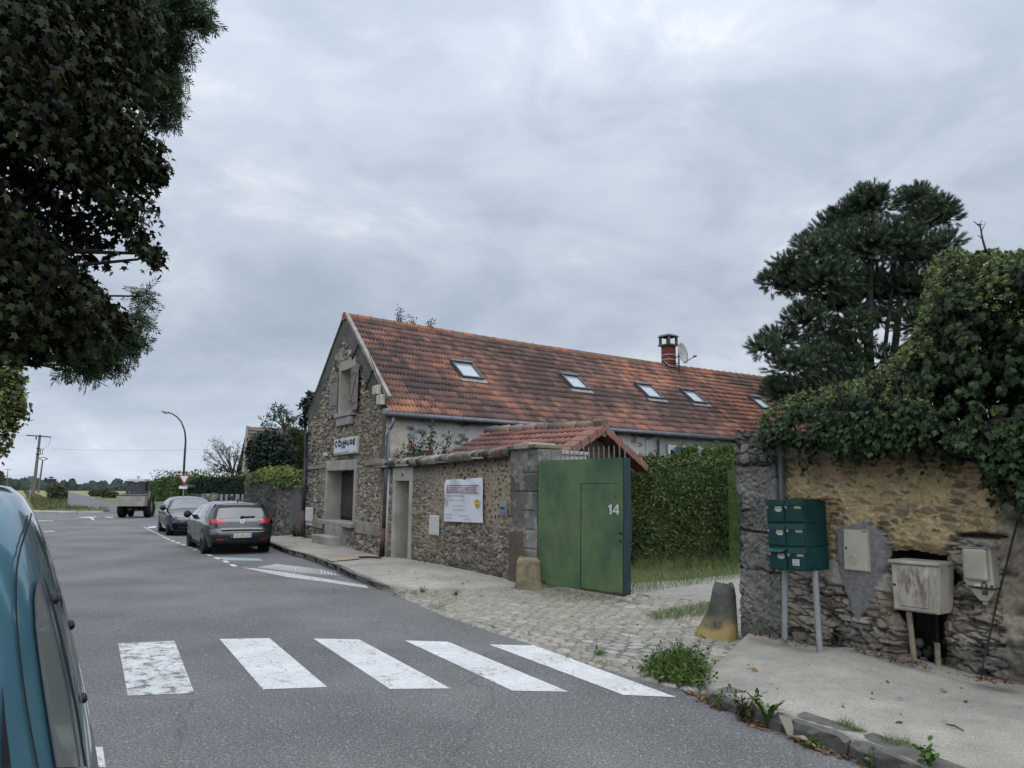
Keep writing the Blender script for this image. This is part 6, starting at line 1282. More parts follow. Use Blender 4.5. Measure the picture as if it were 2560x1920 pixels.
pts = np.concatenate([gcloud(9, p, n, .03) for p, n in (([(990, 345), (1100, 335), (1300, 360), (1430, 385), (1420, 405), (1250, 405), (1130, 415), (1010, 390)], 1100), ([(260, 350), (420, 350), (440, 380), (330, 395)], 330), ([(380, 430), (470, 430), (480, 460), (400, 458)], 200), ([(420, 395), (560, 370), (560, 400), (450, 440)], 200),
                                                  ([(1285, 690), (1350, 695), (1340, 715), (1295, 710)], 70), ([(1290, 735), (1370, 740), (1350, 757), (1300, 752)], 80), ([(1190, 720), (1260, 715), (1260, 730)], 40), ([(1130, 715), (1160, 720), (1150, 728)], 25), ([(640, 510), (720, 545), (700, 550)], 40), ([(720, 545), (760, 555), (740, 562)], 40), ([(920, 588), (960, 590), (940, 600)], 30), ([(1435, 495), (1500, 500), (1440, 510)], 40), ([(1440, 535), (1480, 538), (1450, 548)], 30), ([(1850, 585), (1895, 575), (1890, 605), (1860, 605)], 80))])
o = blades('joint_grass', pts, .06, M['grass'], lean=.9); tag(o, 'short grass sprouting from the joints of the setts', 'grass', kind='stuff')
tuft = thing('grass_tuft', 'bushy green grass tuft at the end of the right pavement kerb', 'grass tuft', G(9, 1740, 840, 0))
P = gcloud(9, [(1560, 815), (1640, 750), (1760, 690), (1880, 740), (1935, 850), (1915, 925), (1800, 900), (1650, 860)], 1500, .0); P = P[np.argsort(RNG.random(len(P)))]
c = G(9, 1745, 815, 0); P[:, :2] = P[:, :2]*.92+c[:2]*.08
rr_ = np.hypot(P[:, 0]-c[0], P[:, 1]-c[1]); hh_ = np.clip(.25-.42*rr_+.10*(vn(P[:, 0]*9, P[:, 1]*9, 5)-.4), .05, .30); blades('blades', P, hh_, M['grass'], tuft, .55); blades('dry_blades', P[:220]+[0, 0, .0], .20, M['drygrass'], tuft, .8)
lf = np.repeat(P[::4], 4, 0)+RNG.normal(size=(len(P[::4])*4, 3))*.06; lf[:, 2] = np.abs(lf[:, 2])*.9+.03; leafy('weed_leaves', lf, .05, M['weed'], tuft)
def weed(label, z, x, y, hgt, n, size, m=None, stalk=True, h0=.0, spread=.35, tm=T_OVAL, name='weed'):
    b = G(z, x, y, h0); t = thing(name, label, 'weed', b); mb = MB(); pos = []
    for k in range(n):
        d = np.array([RNG.normal()*spread, RNG.normal()*spread, 1.]); e_ = b+d*hgt*(.5+.5*RNG.random()); mb.tube([b, b*.5+e_*.5+[0, 0, .03*hgt], e_], [.005, .004, .002], 4)
        for q in np.linspace(.35, 1.0, 7): pos.append(b+(e_-b)*q+RNG.normal(size=3)*.02)
    mb.build('stem', m or M['weed'], t); leafy('leaves', np.array(pos), size, m or M['weed'], t, tm=tm); return t
def rosette(label, z, x, y, L, n, h0=0.0):
    b = G(z, x, y, h0); t = thing('weed', label, 'weed', b); mb = MB()
    for k in range(n):
        a = 6.28*k/n+RNG.normal()*.2; l = L*(.7+.5*RNG.random()); ax = np.array([math.cos(a), math.sin(a), 0]); up = .9+.5*RNG.random(); m_ = 9; Lp, Rp = [], []
        for i in range(m_+1):
            q = i/m_; c = b+ax*l*.55*q**1.3+np.array([0, 0, l*up*(q-.35*q*q)]); w = l*(.02+.10*q*(1.15-q)*1.6)*(1 if i % 2 else .55); s = np.array([-ax[1], ax[0], 0])*w; Lp.append(c-s); Rp.append(c+s)
        mb.add(Lp+Rp, [(i, i+1, m_+2+i, m_+1+i) for i in range(m_)])
    mb.build('leaves', M['weed'], t); return t
rosette('upright toothed leaf weed in the gutter beside the right kerb', 12, 735, 505, .27, 10)
weed('dark leafy weed against the kerb face left of the toothed leaf weed', 12, 600, 458, .24, 12, .055, M['bush'])
weed('small nettle like weed by the last kerb stone in the bottom right', 12, 1662, 725, .13, 6, .05, M['weed'], h0=.125)
weed('tall thin weed stalk rising above the bushy grass tuft', 9, 1850, 770, .34, 4, .045, M['shrub'], spread=.16)
weed('weed with broad leaves growing at the lower edge of the green gate', 4, 1265, 1400, .16, 8, .07, M['weed'])
weed('second weed at the gate bottom, pointing up with two leaves', 4, 1365, 1390, .2, 5, .06, M['weed'], spread=.25)
weed('dark leafy weed at the end of the opened gate', 4, 1985, 1200, .75, 10, .11, M['shrub'], spread=.3)
weed('low weed behind the left mailbox pole at the wall foot', 6, 375, 1345, .22, 7, .08, M['shrub'], h0=.14)
weed('small green weed at the wall foot right of the mailbox poles', 6, 632, 1400, .12, 5, .08, M['shrub'], h0=.18)
weed('weed tuft at the foot of the left downpipe of the stone house', 2, 480, 1335, .38, 16, .10, M['bush'], h0=.05, spread=.5)
for z, poly, n, h, lab in ((12, [(1110, 480), (1180, 475), (1310, 530), (1290, 545), (1150, 500)], 260, .125, 'mossy grass on the kerb stone near the bottom right corner'), (12, [(1380, 560), (1500, 575), (1600, 620), (1560, 630), (1400, 600)], 300, .125, 'thin grass between the last two kerb stones in the bottom right')):
    tag(blades('kerb_grass', gcloud(z, poly, n, h), .055, M['grass'], lean=.8), lab, 'grass', kind='stuff')
def litter(name, label, P, size, m=M['litter'], n=None):
    V, F = scatter(T_OVAL[0], T_OVAL[1], P, rot_frames(np.tile([0, 0, 1.], (len(P), 1)), .35, RNG), size*(.5+.9*RNG.random(len(P)))); return tag(big_mesh(name, V, F, m), label, 'dead leaves', kind='stuff')
P = np.concatenate([gcloud(12, p, n, .012) for p, n in (([(330, 310), (440, 362), (500, 405), (440, 400), (340, 345)], 110), ([(560, 430), (690, 480), (740, 515), (620, 475)], 90), ([(780, 515), (960, 585), (1150, 650), (1160, 672), (950, 612)], 130), ([(1180, 660), (1330, 715), (1300, 730)], 50), ([(230, 280), (330, 310), (300, 315)], 20))])
for z, x, y, hh_, nn_, lab in ((12, 465, 398, .10, 6, 'tiny weed in the right gutter just past the bushy grass tuft'), (12, 1000, 622, .08, 5, 'tiny weed in the right gutter below the buff paper scrap'), (12, 1340, 725, .12, 8, 'small weed clump at the joint of the last kerb stones'), (9, 1330, 705, .07, 5, 'little weed between the setts near the crossing end'), (9, 345, 360, .10, 7, 'little weed where the left kerb dies into the setts'), (9, 520, 375, .08, 6, 'little weed on the setts right of the left kerb end')):
    weed(lab, z, x, y, hh_, nn_, .04, M['weed'], spread=.6)
litter('gutter_leaves', 'brown dead leaves gathered in the gutter along the right kerb', P, .045)
P = np.concatenate([gcloud(6, p, n, .19) for p, n in (([(110, 1320), (330, 1370), (520, 1420), (440, 1420), (120, 1345)], 150), ([(690, 1420), (1040, 1490), (1240, 1560), (1620, 1640), (1400, 1590), (1000, 1510)], 240), ([(1420, 1590), (1660, 1610), (1640, 1635), (1430, 1610)], 120))])
litter('wall_foot_leaves', 'dark dead leaves and dirt along the foot of the right wall', P, .038)
P = np.concatenate([gcloud(9, p, n, .05) for p, n in (([(0, 285), (150, 325), (260, 360), (200, 370), (60, 310)], 70), ([(160, 330), (330, 350), (330, 370), (200, 365)], 40), ([(430, 330), (1100, 340), (1400, 420), (1900, 560), (1500, 700), (900, 560)], 45))]+[gcloud(2, [(860, 1610), (960, 1640), (940, 1659), (820, 1640)], 40, .03)])
litter('kerb_leaves', 'scattered dead leaves at the left kerb end and over the setts', P, .05)
P = np.concatenate([gcloud(12, [(430, 130), (1200, 150), (2000, 300), (2150, 600), (1500, 480), (800, 300)], 26, .13), gcloud(9, [(0, 200), (700, 290), (600, 320), (50, 250)], 24, .12)])
litter('pavement_leaves', 'single dead leaves lying about on the two pavements', P, .06)
mb = MB(); b = G(12, 850, 548, .01); mb.add([b, b+np.array([.05, -.03, .0]), b+np.array([.02, -.02, .12]), b+np.array([-.05, .02, .13])], [(0, 1, 2, 3)]); tag(mb.build('paper_scrap', mat('buff paper', (.50, .45, .32), .8), None), 'torn buff paper scrap leaning in the right gutter', 'paper scrap')
mb = MB(); a, b = G(12, 870, 556, .02), G(12, 1010, 612, .03); mb.tube([a, (a+b)/2+[0, 0, .02], b], [.012, .02, .006], 6); tag(mb.build('bark_strip', M['post'], None), 'long curled bark strip in the gutter beside the paper scrap', 'bark strip')
mb = MB(); a, b = G(12, 1765, 485, .13), G(12, 1865, 522, .13); mb.tube([a, (a+b)/2+[0, 0, .01], b], [.004, .006, .004], 5); tag(mb.build('twig', M['bark'], None), 'thin dark twig lying on the right pavement', 'twig')
# verge grass by the junction
o = blades('verge_grass', gcloud(10, [(300, 870), (640, 990), (880, 1000), (890, 1085), (1440, 1130), (1400, 1150), (450, 1140)], 5000, .0), .30, M['drygrass'], lean=.6, wid=3); tag(o, 'green and straw coloured verge grass across the junction', 'grass', kind='stuff')
pv = []
mbv = MB(); mbv.add([G(10, x, y, .03) for x, y in ((430, 1145), (900, 1110), (1250, 1100), (1440, 1132), (1350, 1150), (800, 1163), (540, 1165))], [tuple(range(7))]); struct(mbv.build('grass_island', M['grassland']))

# ------------------------------------------------------------------ cars
class Car:
    def __init__(self, name, label, pos, fwd, paint, contour, group=None, W_=None, Lh=2.13, cat='car', k=(.95, .95, .88)):
        self.k = k
        self.pos = np.array([pos[0], pos[1], 0.]); f = np.array([*fwd, 0.]); f /= np.linalg.norm(f); self.f = f; self.l = np.array([-f[1], f[0], 0])
        self.root = thing(name, label, cat, self.pos, group); self.Lh = Lh
        c = np.array(contour, float); n = len(c); T_ = np.linspace(0, n-1, 110); out = []
        for t in T_:
            i = min(int(t), n-2); u = t-i; p0, p1, p2, p3 = c[max(i-1, 0)], c[i], c[i+1], c[min(i+2, n-1)]
            cat_ = .5*((2*p1)+(-p0+p2)*u+(2*p0-5*p1+4*p2-p3)*u*u+(-p0+3*p1-3*p2+p3)*u**3); out.append(cat_*.6+(p1*(1-u)+p2*u)*.4)
        self.c = np.array(out); self.Wz = W_ or ([0, .3, .5, .75, .92, 1.0, 1.2, 1.38, 1.5], [.80, .83, .88, .895, .885, .86, .76, .65, .56])
        tg = np.gradient(self.c, axis=0); self.nn = np.stack([-tg[:, 1], tg[:, 0]], 1); self.nn /= np.linalg.norm(self.nn, axis=1)[:, None]
        if self.nn[len(self.nn)//2][1] < 0: self.nn = -self.nn
        self.body(paint)
    def w(self, x, y, z): return self.pos+self.f*x*self.k[0]+self.l*y*self.k[1]+np.array([0, 0, z*self.k[2]])
    def hw(self, x, z): return float(np.interp(z, *self.Wz))*(1-.13*np.clip((abs(x)-1.15)/(self.Lh-1.15), 0, 1)**2.4)
    def top(self, t, f, off=0.0):
        i = np.clip(t, 0, 109); x, z = (np.interp(i, np.arange(110), self.c[:, k]) for k in (0, 1)); nx, nz = (np.interp(i, np.arange(110), self.nn[:, k]) for k in (0, 1))
        b = .045*(1-f*f)-.05*abs(f)**9+off; return self.w(x+nx*b, f*self.hw(x, z), z+nz*b)
    def side(self, x, z, sgn, off=0.0): return self.w(x, sgn*(self.hw(x, z)+off), z)
    def tz(self, z, rear=True, xlim=None):
        i = np.arange(110); m = self.c[:, 0] < 0 if rear else self.c[:, 0] > 0; k = np.where(m)[0]; return k[np.argmin(np.abs(self.c[k, 1]-z))]
    def tx(self, x):
        k = np.where(self.c[:, 1] > .55)[0]; return k[np.argmin(np.abs(self.c[k, 0]-x))]
    def body(self, paint):
        fs = np.linspace(-1, 1, 17); m = 9; V = []; n = 110; cols = 17+2*m
        for i in range(n):
            x, z = self.c[i]; e = {s: (self.top(i, s)-self.pos) for s in (-1, 1)}
            sill = (np.clip(x, -self.Lh+.06, self.Lh-.06), .22)
            def flank(s):
                out = []
                xe, ze = e[s]@self.f/self.k[0], e[s][2]/self.k[2]
                for j in range(m):
                    q = j/m; xx, zz = sill[0]*(1-q)+xe*q, sill[1]*(1-q)+ze*q; out.append(self.side(xx, zz, s))
                return out
            V += flank(-1)+[self.top(i, f) for f in fs]+flank(1)[::-1]
        F = [(i*cols+k, i*cols+k+1, (i+1)*cols+k+1, (i+1)*cols+k) for i in range(n-1) for k in range(cols-1)]
        mb = MB(); mb.add(V, F); mb.add([self.w(x, s*.78, .23) for x in (-self.Lh+.08, self.Lh-.08) for s in (-1, 1)], [(0, 1, 3, 2)]); self.b = mb.build('body', paint, self.root, smooth=True)
    def patch_top(self, name, m, t0, t1, fa, fb, off=.008, n=8, parent=None, solid=True):
        """fa=(f at t0 left,right), fb at t1"""
        mb = MB(); V = []
        for j in range(n+1):
            q = j/n
            for i in range(n+1): u = i/n; V.append(self.top(t0+(t1-t0)*q, (fa[0]*(1-q)+fb[0]*q)*(1-u)+(fa[1]*(1-q)+fb[1]*q)*u, off))
        mb.add(V, [(j*(n+1)+i, j*(n+1)+i+1, (j+1)*(n+1)+i+1, (j+1)*(n+1)+i) for j in range(n) for i in range(n)]); return mb.build(name, m, parent or self.root, smooth=True)
    def patch_side(self, name, m, q, sgn, off=.008, n=7, parent=None):
        """q: four (x,z) corners, TL TR BR BL"""
        mb = MB(); V = []
        for j in range(n+1):
            for i in range(n+1): x, z = bil(q, i/n, j/n); V.append(self.side(x, z, sgn, off))
        mb.add(V, [(j*(n+1)+i, j*(n+1)+i+1, (j+1)*(n+1)+i+1, (j+1)*(n+1)+i) for j in range(n) for i in range(n)]); return mb.build(name, m, parent or self.root, smooth=True)
    def wheels(self, xs, r=.315, wd=.21, rim=None, trk=.0):
        for x in xs:
            for s in (-1, 1):
                yo = self.hw(x, .35)+.012+trk; o = self.w(x, s*(yo-wd), r); ax = self.l*s
                mb = MB(); mb.lathe(o, ax, [(r*.6, 0), (r*.95, .0), (r, .03), (r, wd-.04), (r*.95, wd), (r*.70, wd), (r*.68, wd-.03)], 28); ty = mb.build('wheel', M['rubber'], self.root, smooth=False)
                mb = MB(); mb.lathe(o, ax, [(r*.69, wd-.02), (r*.66, wd-.05), (r*.2, wd-.06)], 24); mb.lathe(o, ax, [(.05, wd-.06), (.05, wd-.01)], 10)
                a = np.cross(ax, (0, 0, 1.))
                for k in range(5):
                    c, sn = math.cos(k*1.2566), math.sin(k*1.2566); d = a*c+np.array([0, 0, 1])*sn; mb.ribbon([o+ax*(wd-.025)+d*.04, o+ax*(wd-.02)+d*r*.67], ax, .055)
                mb.build('rim', rim or M['black'], ty)
                mb = MB(); mb.add([self.side(x+1.16*r*math.cos(a_), max(.2, r+.02+1.16*r*math.sin(a_)), s, .004) for a_ in np.linspace(0, 2*math.pi, 30)[:-1]], [tuple(range(29))]); mb.build('wheel_arch', M['dark'], self.root)
    def mirror(self, x, z, sgns, m):
        for s in sgns:
            o = self.side(x, z, s, .02); mb = MB(); c = o+self.l*s*.11+np.array([0, 0, .03]); mb.lathe(c-self.f*.05, self.f, [(.03, -.01), (.085, .0), (.10, .04), (.085, .10), (.03, .14)], 12); mb.tube([o-self.l*s*.02, c], .025, 6); mb.build('mirror', m, self.root, smooth=True)
def ring_emblem(car, t, f, r, m, off=.02):
    c = car.top(t, f, off); i = int(t); n = car.f*car.nn[i][0]+np.array([0, 0, car.nn[i][1]]); u = car.l; v = np.cross(n, u); v = v if v[2] > 0 else -v; mb = MB()
    mb.ribbon([c+(u*math.cos(a)+v*math.sin(a))*r for a in np.linspace(0, 6.2832, 22)], n, r*.22)
    P = lambda x, y: c+u*x*r+v*y*r
    mb.ribbon([P(-.45, .8), P(0, .05), P(.45, .8)], n, r*.2); mb.ribbon([P(-.85, .35), P(-.42, -.8), P(0, -.05), P(.42, -.8), P(.85, .35)], n, r*.2); return mb.build('emblem', m, car.root)
def plate(car, t, f, txt, bg, rear):
    c = car.top(t, f, .03); u = car.l*(-1 if rear else 1); u = -u if not rear else u
    # reading direction: from behind, left of the picture is the car's left side
    u = -car.l if rear else car.l
    fr = Frame(c, u); fr.n = (-car.f if rear else car.f); mb = MB(); mb.box(fr, -.26, .26, -.03, .004, -.055, .055); p = mb.build('number_plate', bg, car.root)
    mb = MB(); mb.text(fr, txt, -.205, .007, -.037, .105, .80); mb.build('characters', M['black'], p)
    pbl = mat('plate blue', (.01, .03, .22), .4)
    for a_ in (-.26, .215): mb = MB(); mb.box(fr, a_, a_+.045, .005, .0065, -.054, .054); mb.build('blue_band', pbl, p)
M['grey_paint'] = mat('dark grey car paint', (.050, .050, .052), .24, metal=.6, coat=1.0)
M['blue_paint'] = mat('blue black car paint', (.010, .012, .028), .22, metal=.2, coat=.8)
M['carglass'] = mat('car glass', (.03, .035, .04), .04, spec=.8, coat=.5); M['carglass_pale'] = mat('sky lit car glass', (.10, .115, .12), .04, spec=1.0, coat=1.0)  # the pale glass has the sky's reflection put into its base colour
M['tail'] = mat('red lamp plastic', (.40, .014, .022), .15, coat=.6)
M['chrome'] = mat('chrome', (.70, .70, .70), .12, metal=1.0)
M['plate_w'] = mat('plate white', (.62, .62, .50), .4)
hatch = [(-2.02, .24), (-2.09, .34), (-2.12, .50), (-2.115, .64), (-2.06, .72), (-2.03, .90), (-2.0, 1.0), (-1.93, 1.07), (-1.62, 1.36), (-1.60, 1.40), (-1.3, 1.435), (-.6, 1.455), (.05, 1.44), (.42, 1.38), (.8, 1.19), (1.14, 1.0), (1.32, .955), (1.75, .90), (2.0, .80), (2.10, .64), (2.12, .45), (2.04, .24)]
ax_l, ax_r = G(14, 285, 1495, 0), G(14, 1385, 1550, 0); hd = np.array([-.50, .866]); mid = (ax_l+ax_r)/2+np.array([*(hd*.12), 0])
g1 = Car('hatchback_car', 'dark grey hatchback parked at the kerb with its rear to the camera', mid[:2]+hd*1.25, hd, M['grey_paint'], hatch, 'cars parked along the kerb')
g1.wheels((-1.32, 1.30), .315, .21)
t0, t1 = g1.tz(1.0), g1.tz(1.345); rwn = g1.patch_top('rear_window', M['carglass_pale'], t0+.5, t1-1, (-.84, .84), (-.80, .80)); g1.patch_top('spoiler_shade', M['black'], t1-1, t1+1.5, (-.86, .86), (-.90, .90), .010, parent=g1.b)
for s in (-1, 1):
    lo, hi = sorted((s*.84, s*.955)); g1.patch_top('pillar_trim', M['black'], t0+.5, t1, (lo, hi), (lo*.95, hi*.97), .006, parent=g1.b)
    fa = (s*.56, s*.985) if s > 0 else (-.985, -.56); l_ = g1.patch_top('tail_lamp', M['tail'], g1.tz(.86), g1.tz(1.0), (fa[0]*(.86 if s < 0 else 1.0), fa[1]*(1 if s < 0 else 1)), fa, .012)
    g1.patch_side('lamp_side', M['tail'], [(-2.02, .985), (-1.70, .985), (-1.72, .93), (-2.03, .86)], s, .012, parent=l_)
    g1.patch_side('window', M['carglass_pale'], [(.03, 1.385), (.36, 1.36), (.98, 1.03), (.10, 1.0)], s); g1.patch_side('window', M['carglass_pale'], [(-.80, 1.375), (-.05, 1.39), (.02, 1.0), (-.82, 1.005)], s); g1.patch_side('window', M['carglass_pale'], [(-1.12, 1.33), (-.87, 1.37), (-.88, 1.01), (-1.30, 1.05)], s)
    g1.patch_side('door_seam', M['dark'], [(.055, 1.0), (.07, 1.0), (.07, .32), (.055, .32)], s, .004); g1.patch_side('door_handle', M['grey_paint'], [(.14, .90), (.34, .90), (.34, .86), (.14, .86)], s, .03); g1.patch_side('sill', M['black'], [(-.95, .30), (.95, .30), (.95, .2), (-.95, .2)], s, .006)
    fa = (s*.62, s*.84) if s > 0 else (-.84, -.62); g1.patch_top('reflector', M['tail'], g1.tz(.43), g1.tz(.47), fa, fa, .014)
g1.patch_top('bumper_insert', M['black'], 0, g1.tz(.42), (-.93, .93), (-.95, .95), .008); 
g1.patch_top('tailgate_seam', M['dark'], g1.tz(.655), g1.tz(.675), (-.66, .66), (-.68, .68), .010); g1.patch_top('tailgate_seam', M['dark'], g1.tz(.675), g1.tz(.86), (-.69, -.675), (-.80, -.785), .010); g1.patch_top('tailgate_seam', M['dark'], g1.tz(.675), g1.tz(.86), (.675, .69), (.785, .80), .010)
ring_emblem(g1, g1.tz(.93), 0, .05, mat('dull chrome', (.42, .42, .43), .3, metal=.8)); plate(g1, g1.tz(.54), 0, 'CX-295-ZA', M['plate_w'], True)
g1.patch_top('plate_recess', M['black'], g1.tz(.48), g1.tz(.61), (-.36, .36), (-.33, .33), .006)
mb = MB(); a, b = g1.top(t0+1, .0, .03), g1.top(t0+2, -.42, .03); mb.tube([a, b], .018, 6); mb.lathe(a, -g1.f, [(.04, -.02), (.03, .04)], 8); mb.build('wiper', M['black'], g1.root)
mb = MB(); a = g1.top(g1.tx(-1.25), 0, 0); mb.tube([a, a-g1.f*.06+np.array([0, 0, .07])], [.02, .008], 6); mb.build('antenna', M['black'], g1.root)
g1.mirror(.86, 1.02, (-1, 1), M['black'])
g1.patch_top('windscreen', M['carglass'], g1.tx(.45), g1.tx(1.10), (-.86, .86), (-.88, .88))
# dark saloon-fronted hatchback facing the camera
wf = G(11, 945, 612, 0); h2 = np.array([.50, -.866]); lft = np.array([-h2[1], h2[0]]); rgt = -lft; fc = wf[:2]+lft*.77
g2 = Car('hatchback_car', 'blue black hatchback parked nose towards the camera behind the grey one', fc-h2*1.22+np.array([.03, .1]), h2, M['blue_paint'], hatch, 'cars parked along the kerb')
g2.wheels((-1.28, 1.28), .31, .21)
g2.patch_top('windscreen', M['carglass_pale'], g2.tx(.46), g2.tx(1.16), (-.86, .86), (-.90, .90)); g2.patch_top('rear_window', M['carglass'], g2.tz(1.08), g2.tz(1.34), (-.84, .84), (-.80, .80))
ta, tb = g2.tz(.72, False), g2.tz(.83, False)
for s in (-1, 1):
    fa = (.46, .97) if s > 0 else (-.97, -.46); l_ = g2.patch_top('headlight', mat('clear lamp glass', (.10, .11, .13), .05, spec=1, coat=1), tb-2, ta, fa, (fa[0]*(1.12 if s > 0 else 1), fa[1]*(1 if s > 0 else 1.12)), .012)
    g2.patch_side('lamp_side', M['black'], [(1.72, .86), (1.98, .80), (2.0, .70), (1.80, .74)], s, .012, parent=l_)
    g2.patch_side('window', M['carglass'], [(.03, 1.385), (.36, 1.36), (.98, 1.03), (.10, 1.0)], s); g2.patch_side('window', M['carglass'], [(-.80, 1.375), (-.05, 1.39), (.02, 1.0), (-.82, 1.005)], s); g2.patch_side('window', M['carglass'], [(-1.12, 1.33), (-.87, 1.37), (-.88, 1.01), (-1.30, 1.05)], s)
    fa = (.56, .78) if s > 0 else (-.78, -.56); q = g2.patch_top('fog_light_bay', M['black'], g2.tz(.50, False), g2.tz(.38, False), fa, fa, .008); c = g2.top(g2.tz(.44, False), s*.66, .015); mb = MB(); mb.lathe(c, g2.f, [(.05, 0), (.045, .012)], 12); mb.build('fog_light', M['chrome'], q)
    g2.patch_side('door_seam', M['dark'], [(.055, 1.0), (.07, 1.0), (.07, .32), (.055, .32)], s, .004); g2.patch_side('door_handle', M['blue_paint'], [(.14, .90), (.34, .90), (.34, .86), (.14, .86)], s, .03)
    g2.patch_top('tail_lamp', M['tail'], g2.tz(.86), g2.tz(1.0), *(((.5, .98), (.5, .98)) if s > 0 else ((-.98, -.5), (-.98, -.5))), .012)
g2.patch_top('grille', M['black'], tb-.5, ta-.5, (-.45, .45), (-.42, .42), .010); g2.patch_top('chrome_bar', M['chrome'], g2.tz(.765, False), g2.tz(.765, False)+.45, (-.45, .45), (-.45, .45), .018)
g2.patch_top('lower_grille', M['black'], g2.tz(.56, False), g2.tz(.36, False), (-.50, .50), (-.55, .55), .008); g2.patch_top('chrome_strip', mat('satin trim', (.30, .30, .31), .3, metal=.7), g2.tz(.34, False), g2.tz(.34, False)+.6, (-.75, .75), (-.75, .75), .012)
ring_emblem(g2, g2.tz(.77, False), 0, .072, M['chrome'], .03); plate(g2, g2.tz(.52, False), 0, 'FD-824-KX', M['plate_w'], False)
g2.mirror(.88, 1.02, (-1, 1), M['black'])
mb = MB(); fr_ = g2.top(g2.tx(.98), .62, .02); mb.add([g2.top(g2.tx(.9), .52, .014), g2.top(g2.tx(.9), .74, .014), g2.top(g2.tx(1.08), .78, .014), g2.top(g2.tx(1.08), .5, .014)], [(0, 1, 2, 3)]); mb.build('hi_vis_vest', mat('fluorescent yellow', (.45, .52, .08), .7), g2.root)

# ------------------------------------------------------------------ teal van whose tail fills the left edge
VU = np.array([math.sin(R_(-33)), math.cos(R_(-33)), 0]); VV = np.array([VU[1], -VU[0], 0])
van = thing('teal_van', 'teal blue van close to the camera with its curved tailgate at the left edge', 'van', VU*2.0-VV*1.8)
rings = [(-1.42, .16, .72, -3.9), (-1.3, .255, .80, -4.0), (-1.05, .272, .83, -4.02), (-.80, .248, .825, -3.98), (-.62, .216, .81, -3.9), (-.53, .197, .80, -3.7), (-.46, .181, .79, -3.5), (-.39, .163, .785, -3.3), (-.32, .144, .775, -3.1), (-.25, .124, .76, -2.95), (-.18, .101, .74, -2.8), (-.11, .076, .715, -2.65), (-.06, .053, .69, -2.45), (-.025, .031, .655, -2.3), (-.006, .008, .61, -2.2), (.006, -.06, .53, -2.05), (.014, -.2, .4, -1.9), (.02, -.45, .2, -1.6), (.021, -.7, .01, -1.2)]
rw_ = np.array(rings); zi = np.concatenate([np.linspace(-1.42, -.06, 46), rw_[13:, 0]]); NPL = 96; V = []
for w_ in zi:
    re, hw_, fr_ = (np.interp(w_, rw_[:, 0], rw_[:, k]) for k in (1, 2, 3)); cv, av = (re+fr_)/2, (re-fr_)/2
    for k in range(NPL):
        a = 2*math.pi*k/NPL; p = 3.4; q = (abs(math.cos(a))**p+abs(math.sin(a))**p)**(-1/p); V.append(VU*(2.0+hw_*q*math.sin(a))+VV*(cv+av*q*math.cos(a))+np.array([0, 0, EYE+w_]))
nr_ = len(zi); Fv = [(i*NPL+k, i*NPL+(k+1) % NPL, (i+1)*NPL+(k+1) % NPL, (i+1)*NPL+k) for i in range(nr_-1) for k in range(NPL)]
M['teal'] = mat('teal car paint', (.115, .265, .335), .2, metal=.5, coat=1.0)
mb = MB(); mb.add(V, Fv+[tuple(range(NPL))[::-1]]); vb = mb.build('body', M['teal'], van, smooth=True); bvh = BVHTree.FromPolygons([Vector(p) for p in V], Fv)
def on_van(x, y, off=.004):
    r = ray(8, x, y); r = r/np.linalg.norm(r); h = bvh.ray_cast(Vector(CAM), Vector(r))
    if h[0] is None: return None
    n = np.array(h[1]); n = n if n@r < 0 else -n; return np.array(h[0])+n*off, n
def van_line(name, pts, w, m, off=.004, parent=van):
    P, Nn = [], []
    for i in range(len(pts)-1):
        for q in np.linspace(0, 1, 7)[:-1] if i < len(pts)-2 else np.linspace(0, 1, 7):
            h = on_van(pts[i][0]*(1-q)+pts[i+1][0]*q, pts[i][1]*(1-q)+pts[i+1][1]*q, off)
            if h: P.append(h[0]); Nn.append(h[1])
    if len(P) < 2: return
    mb = MB(); V = []
    for i, p in enumerate(P):
        t = P[min(i+1, len(P)-1)]-P[max(i-1, 0)]; t /= np.linalg.norm(t)+1e-9; s = np.cross(Nn[i], t); s /= np.linalg.norm(s)+1e-9; V += [p-s*w/2, p+s*w/2]
    mb.add(V, [(2*i, 2*i+1, 2*i+3, 2*i+2) for i in range(len(P)-1)]); return mb.build(name, m, parent)
def van_strip(name, L, Rr, m, off, n=10, k=26, parent=van):
    L, Rr = np.array(L, float), np.array(Rr, float); V, ok = [], []
    for j in range(k+1):
        q = j/k; f = lambda A: np.array([np.interp(q, np.linspace(0, 1, len(A)), A[:, c]) for c in (0, 1)]); a, b = f(L), f(Rr)
        for i in range(n+1): p = a*(1-i/n)+b*(i/n); h = on_van(*p, off); V.append(h[0] if h else (0, 0, 0)); ok.append(h is not None)
    mb = MB(); mb.add(V, [f for f in [(j*(n+1)+i, j*(n+1)+i+1, (j+1)*(n+1)+i+1, (j+1)*(n+1)+i) for j in range(k) for i in range(n)] if all(ok[x] for x in f)]); return mb.build(name, m, parent, smooth=True)
WL = [(207, 604), (186, 650), (177, 720), (183, 860), (200, 1000), (220, 1150), (258, 1400), (300, 1659)]; WR = [(209, 602), (225, 640), (248, 730), (275, 830), (305, 960), (345, 1130), (395, 1370), (440, 1659)]
gl_ = van_strip('rear_window', WL, WR, mat('street lit van glass', (.17, .185, .18), .05, spec=1.0, coat=1.0), .004)  # grey base colour stands in for the street's reflection
van_strip('window_seal', [(209, 602), (225, 640), (248, 730), (275, 830), (305, 960), (345, 1130), (395, 1370), (440, 1659)], [(213, 604), (238, 640), (266, 730), (294, 830), (325, 960), (364, 1130), (412, 1370), (458, 1659)], M['black'], .009, 3, parent=gl_)
van_line('window_trim', WL, .004, M['zinc'], .006, gl_)
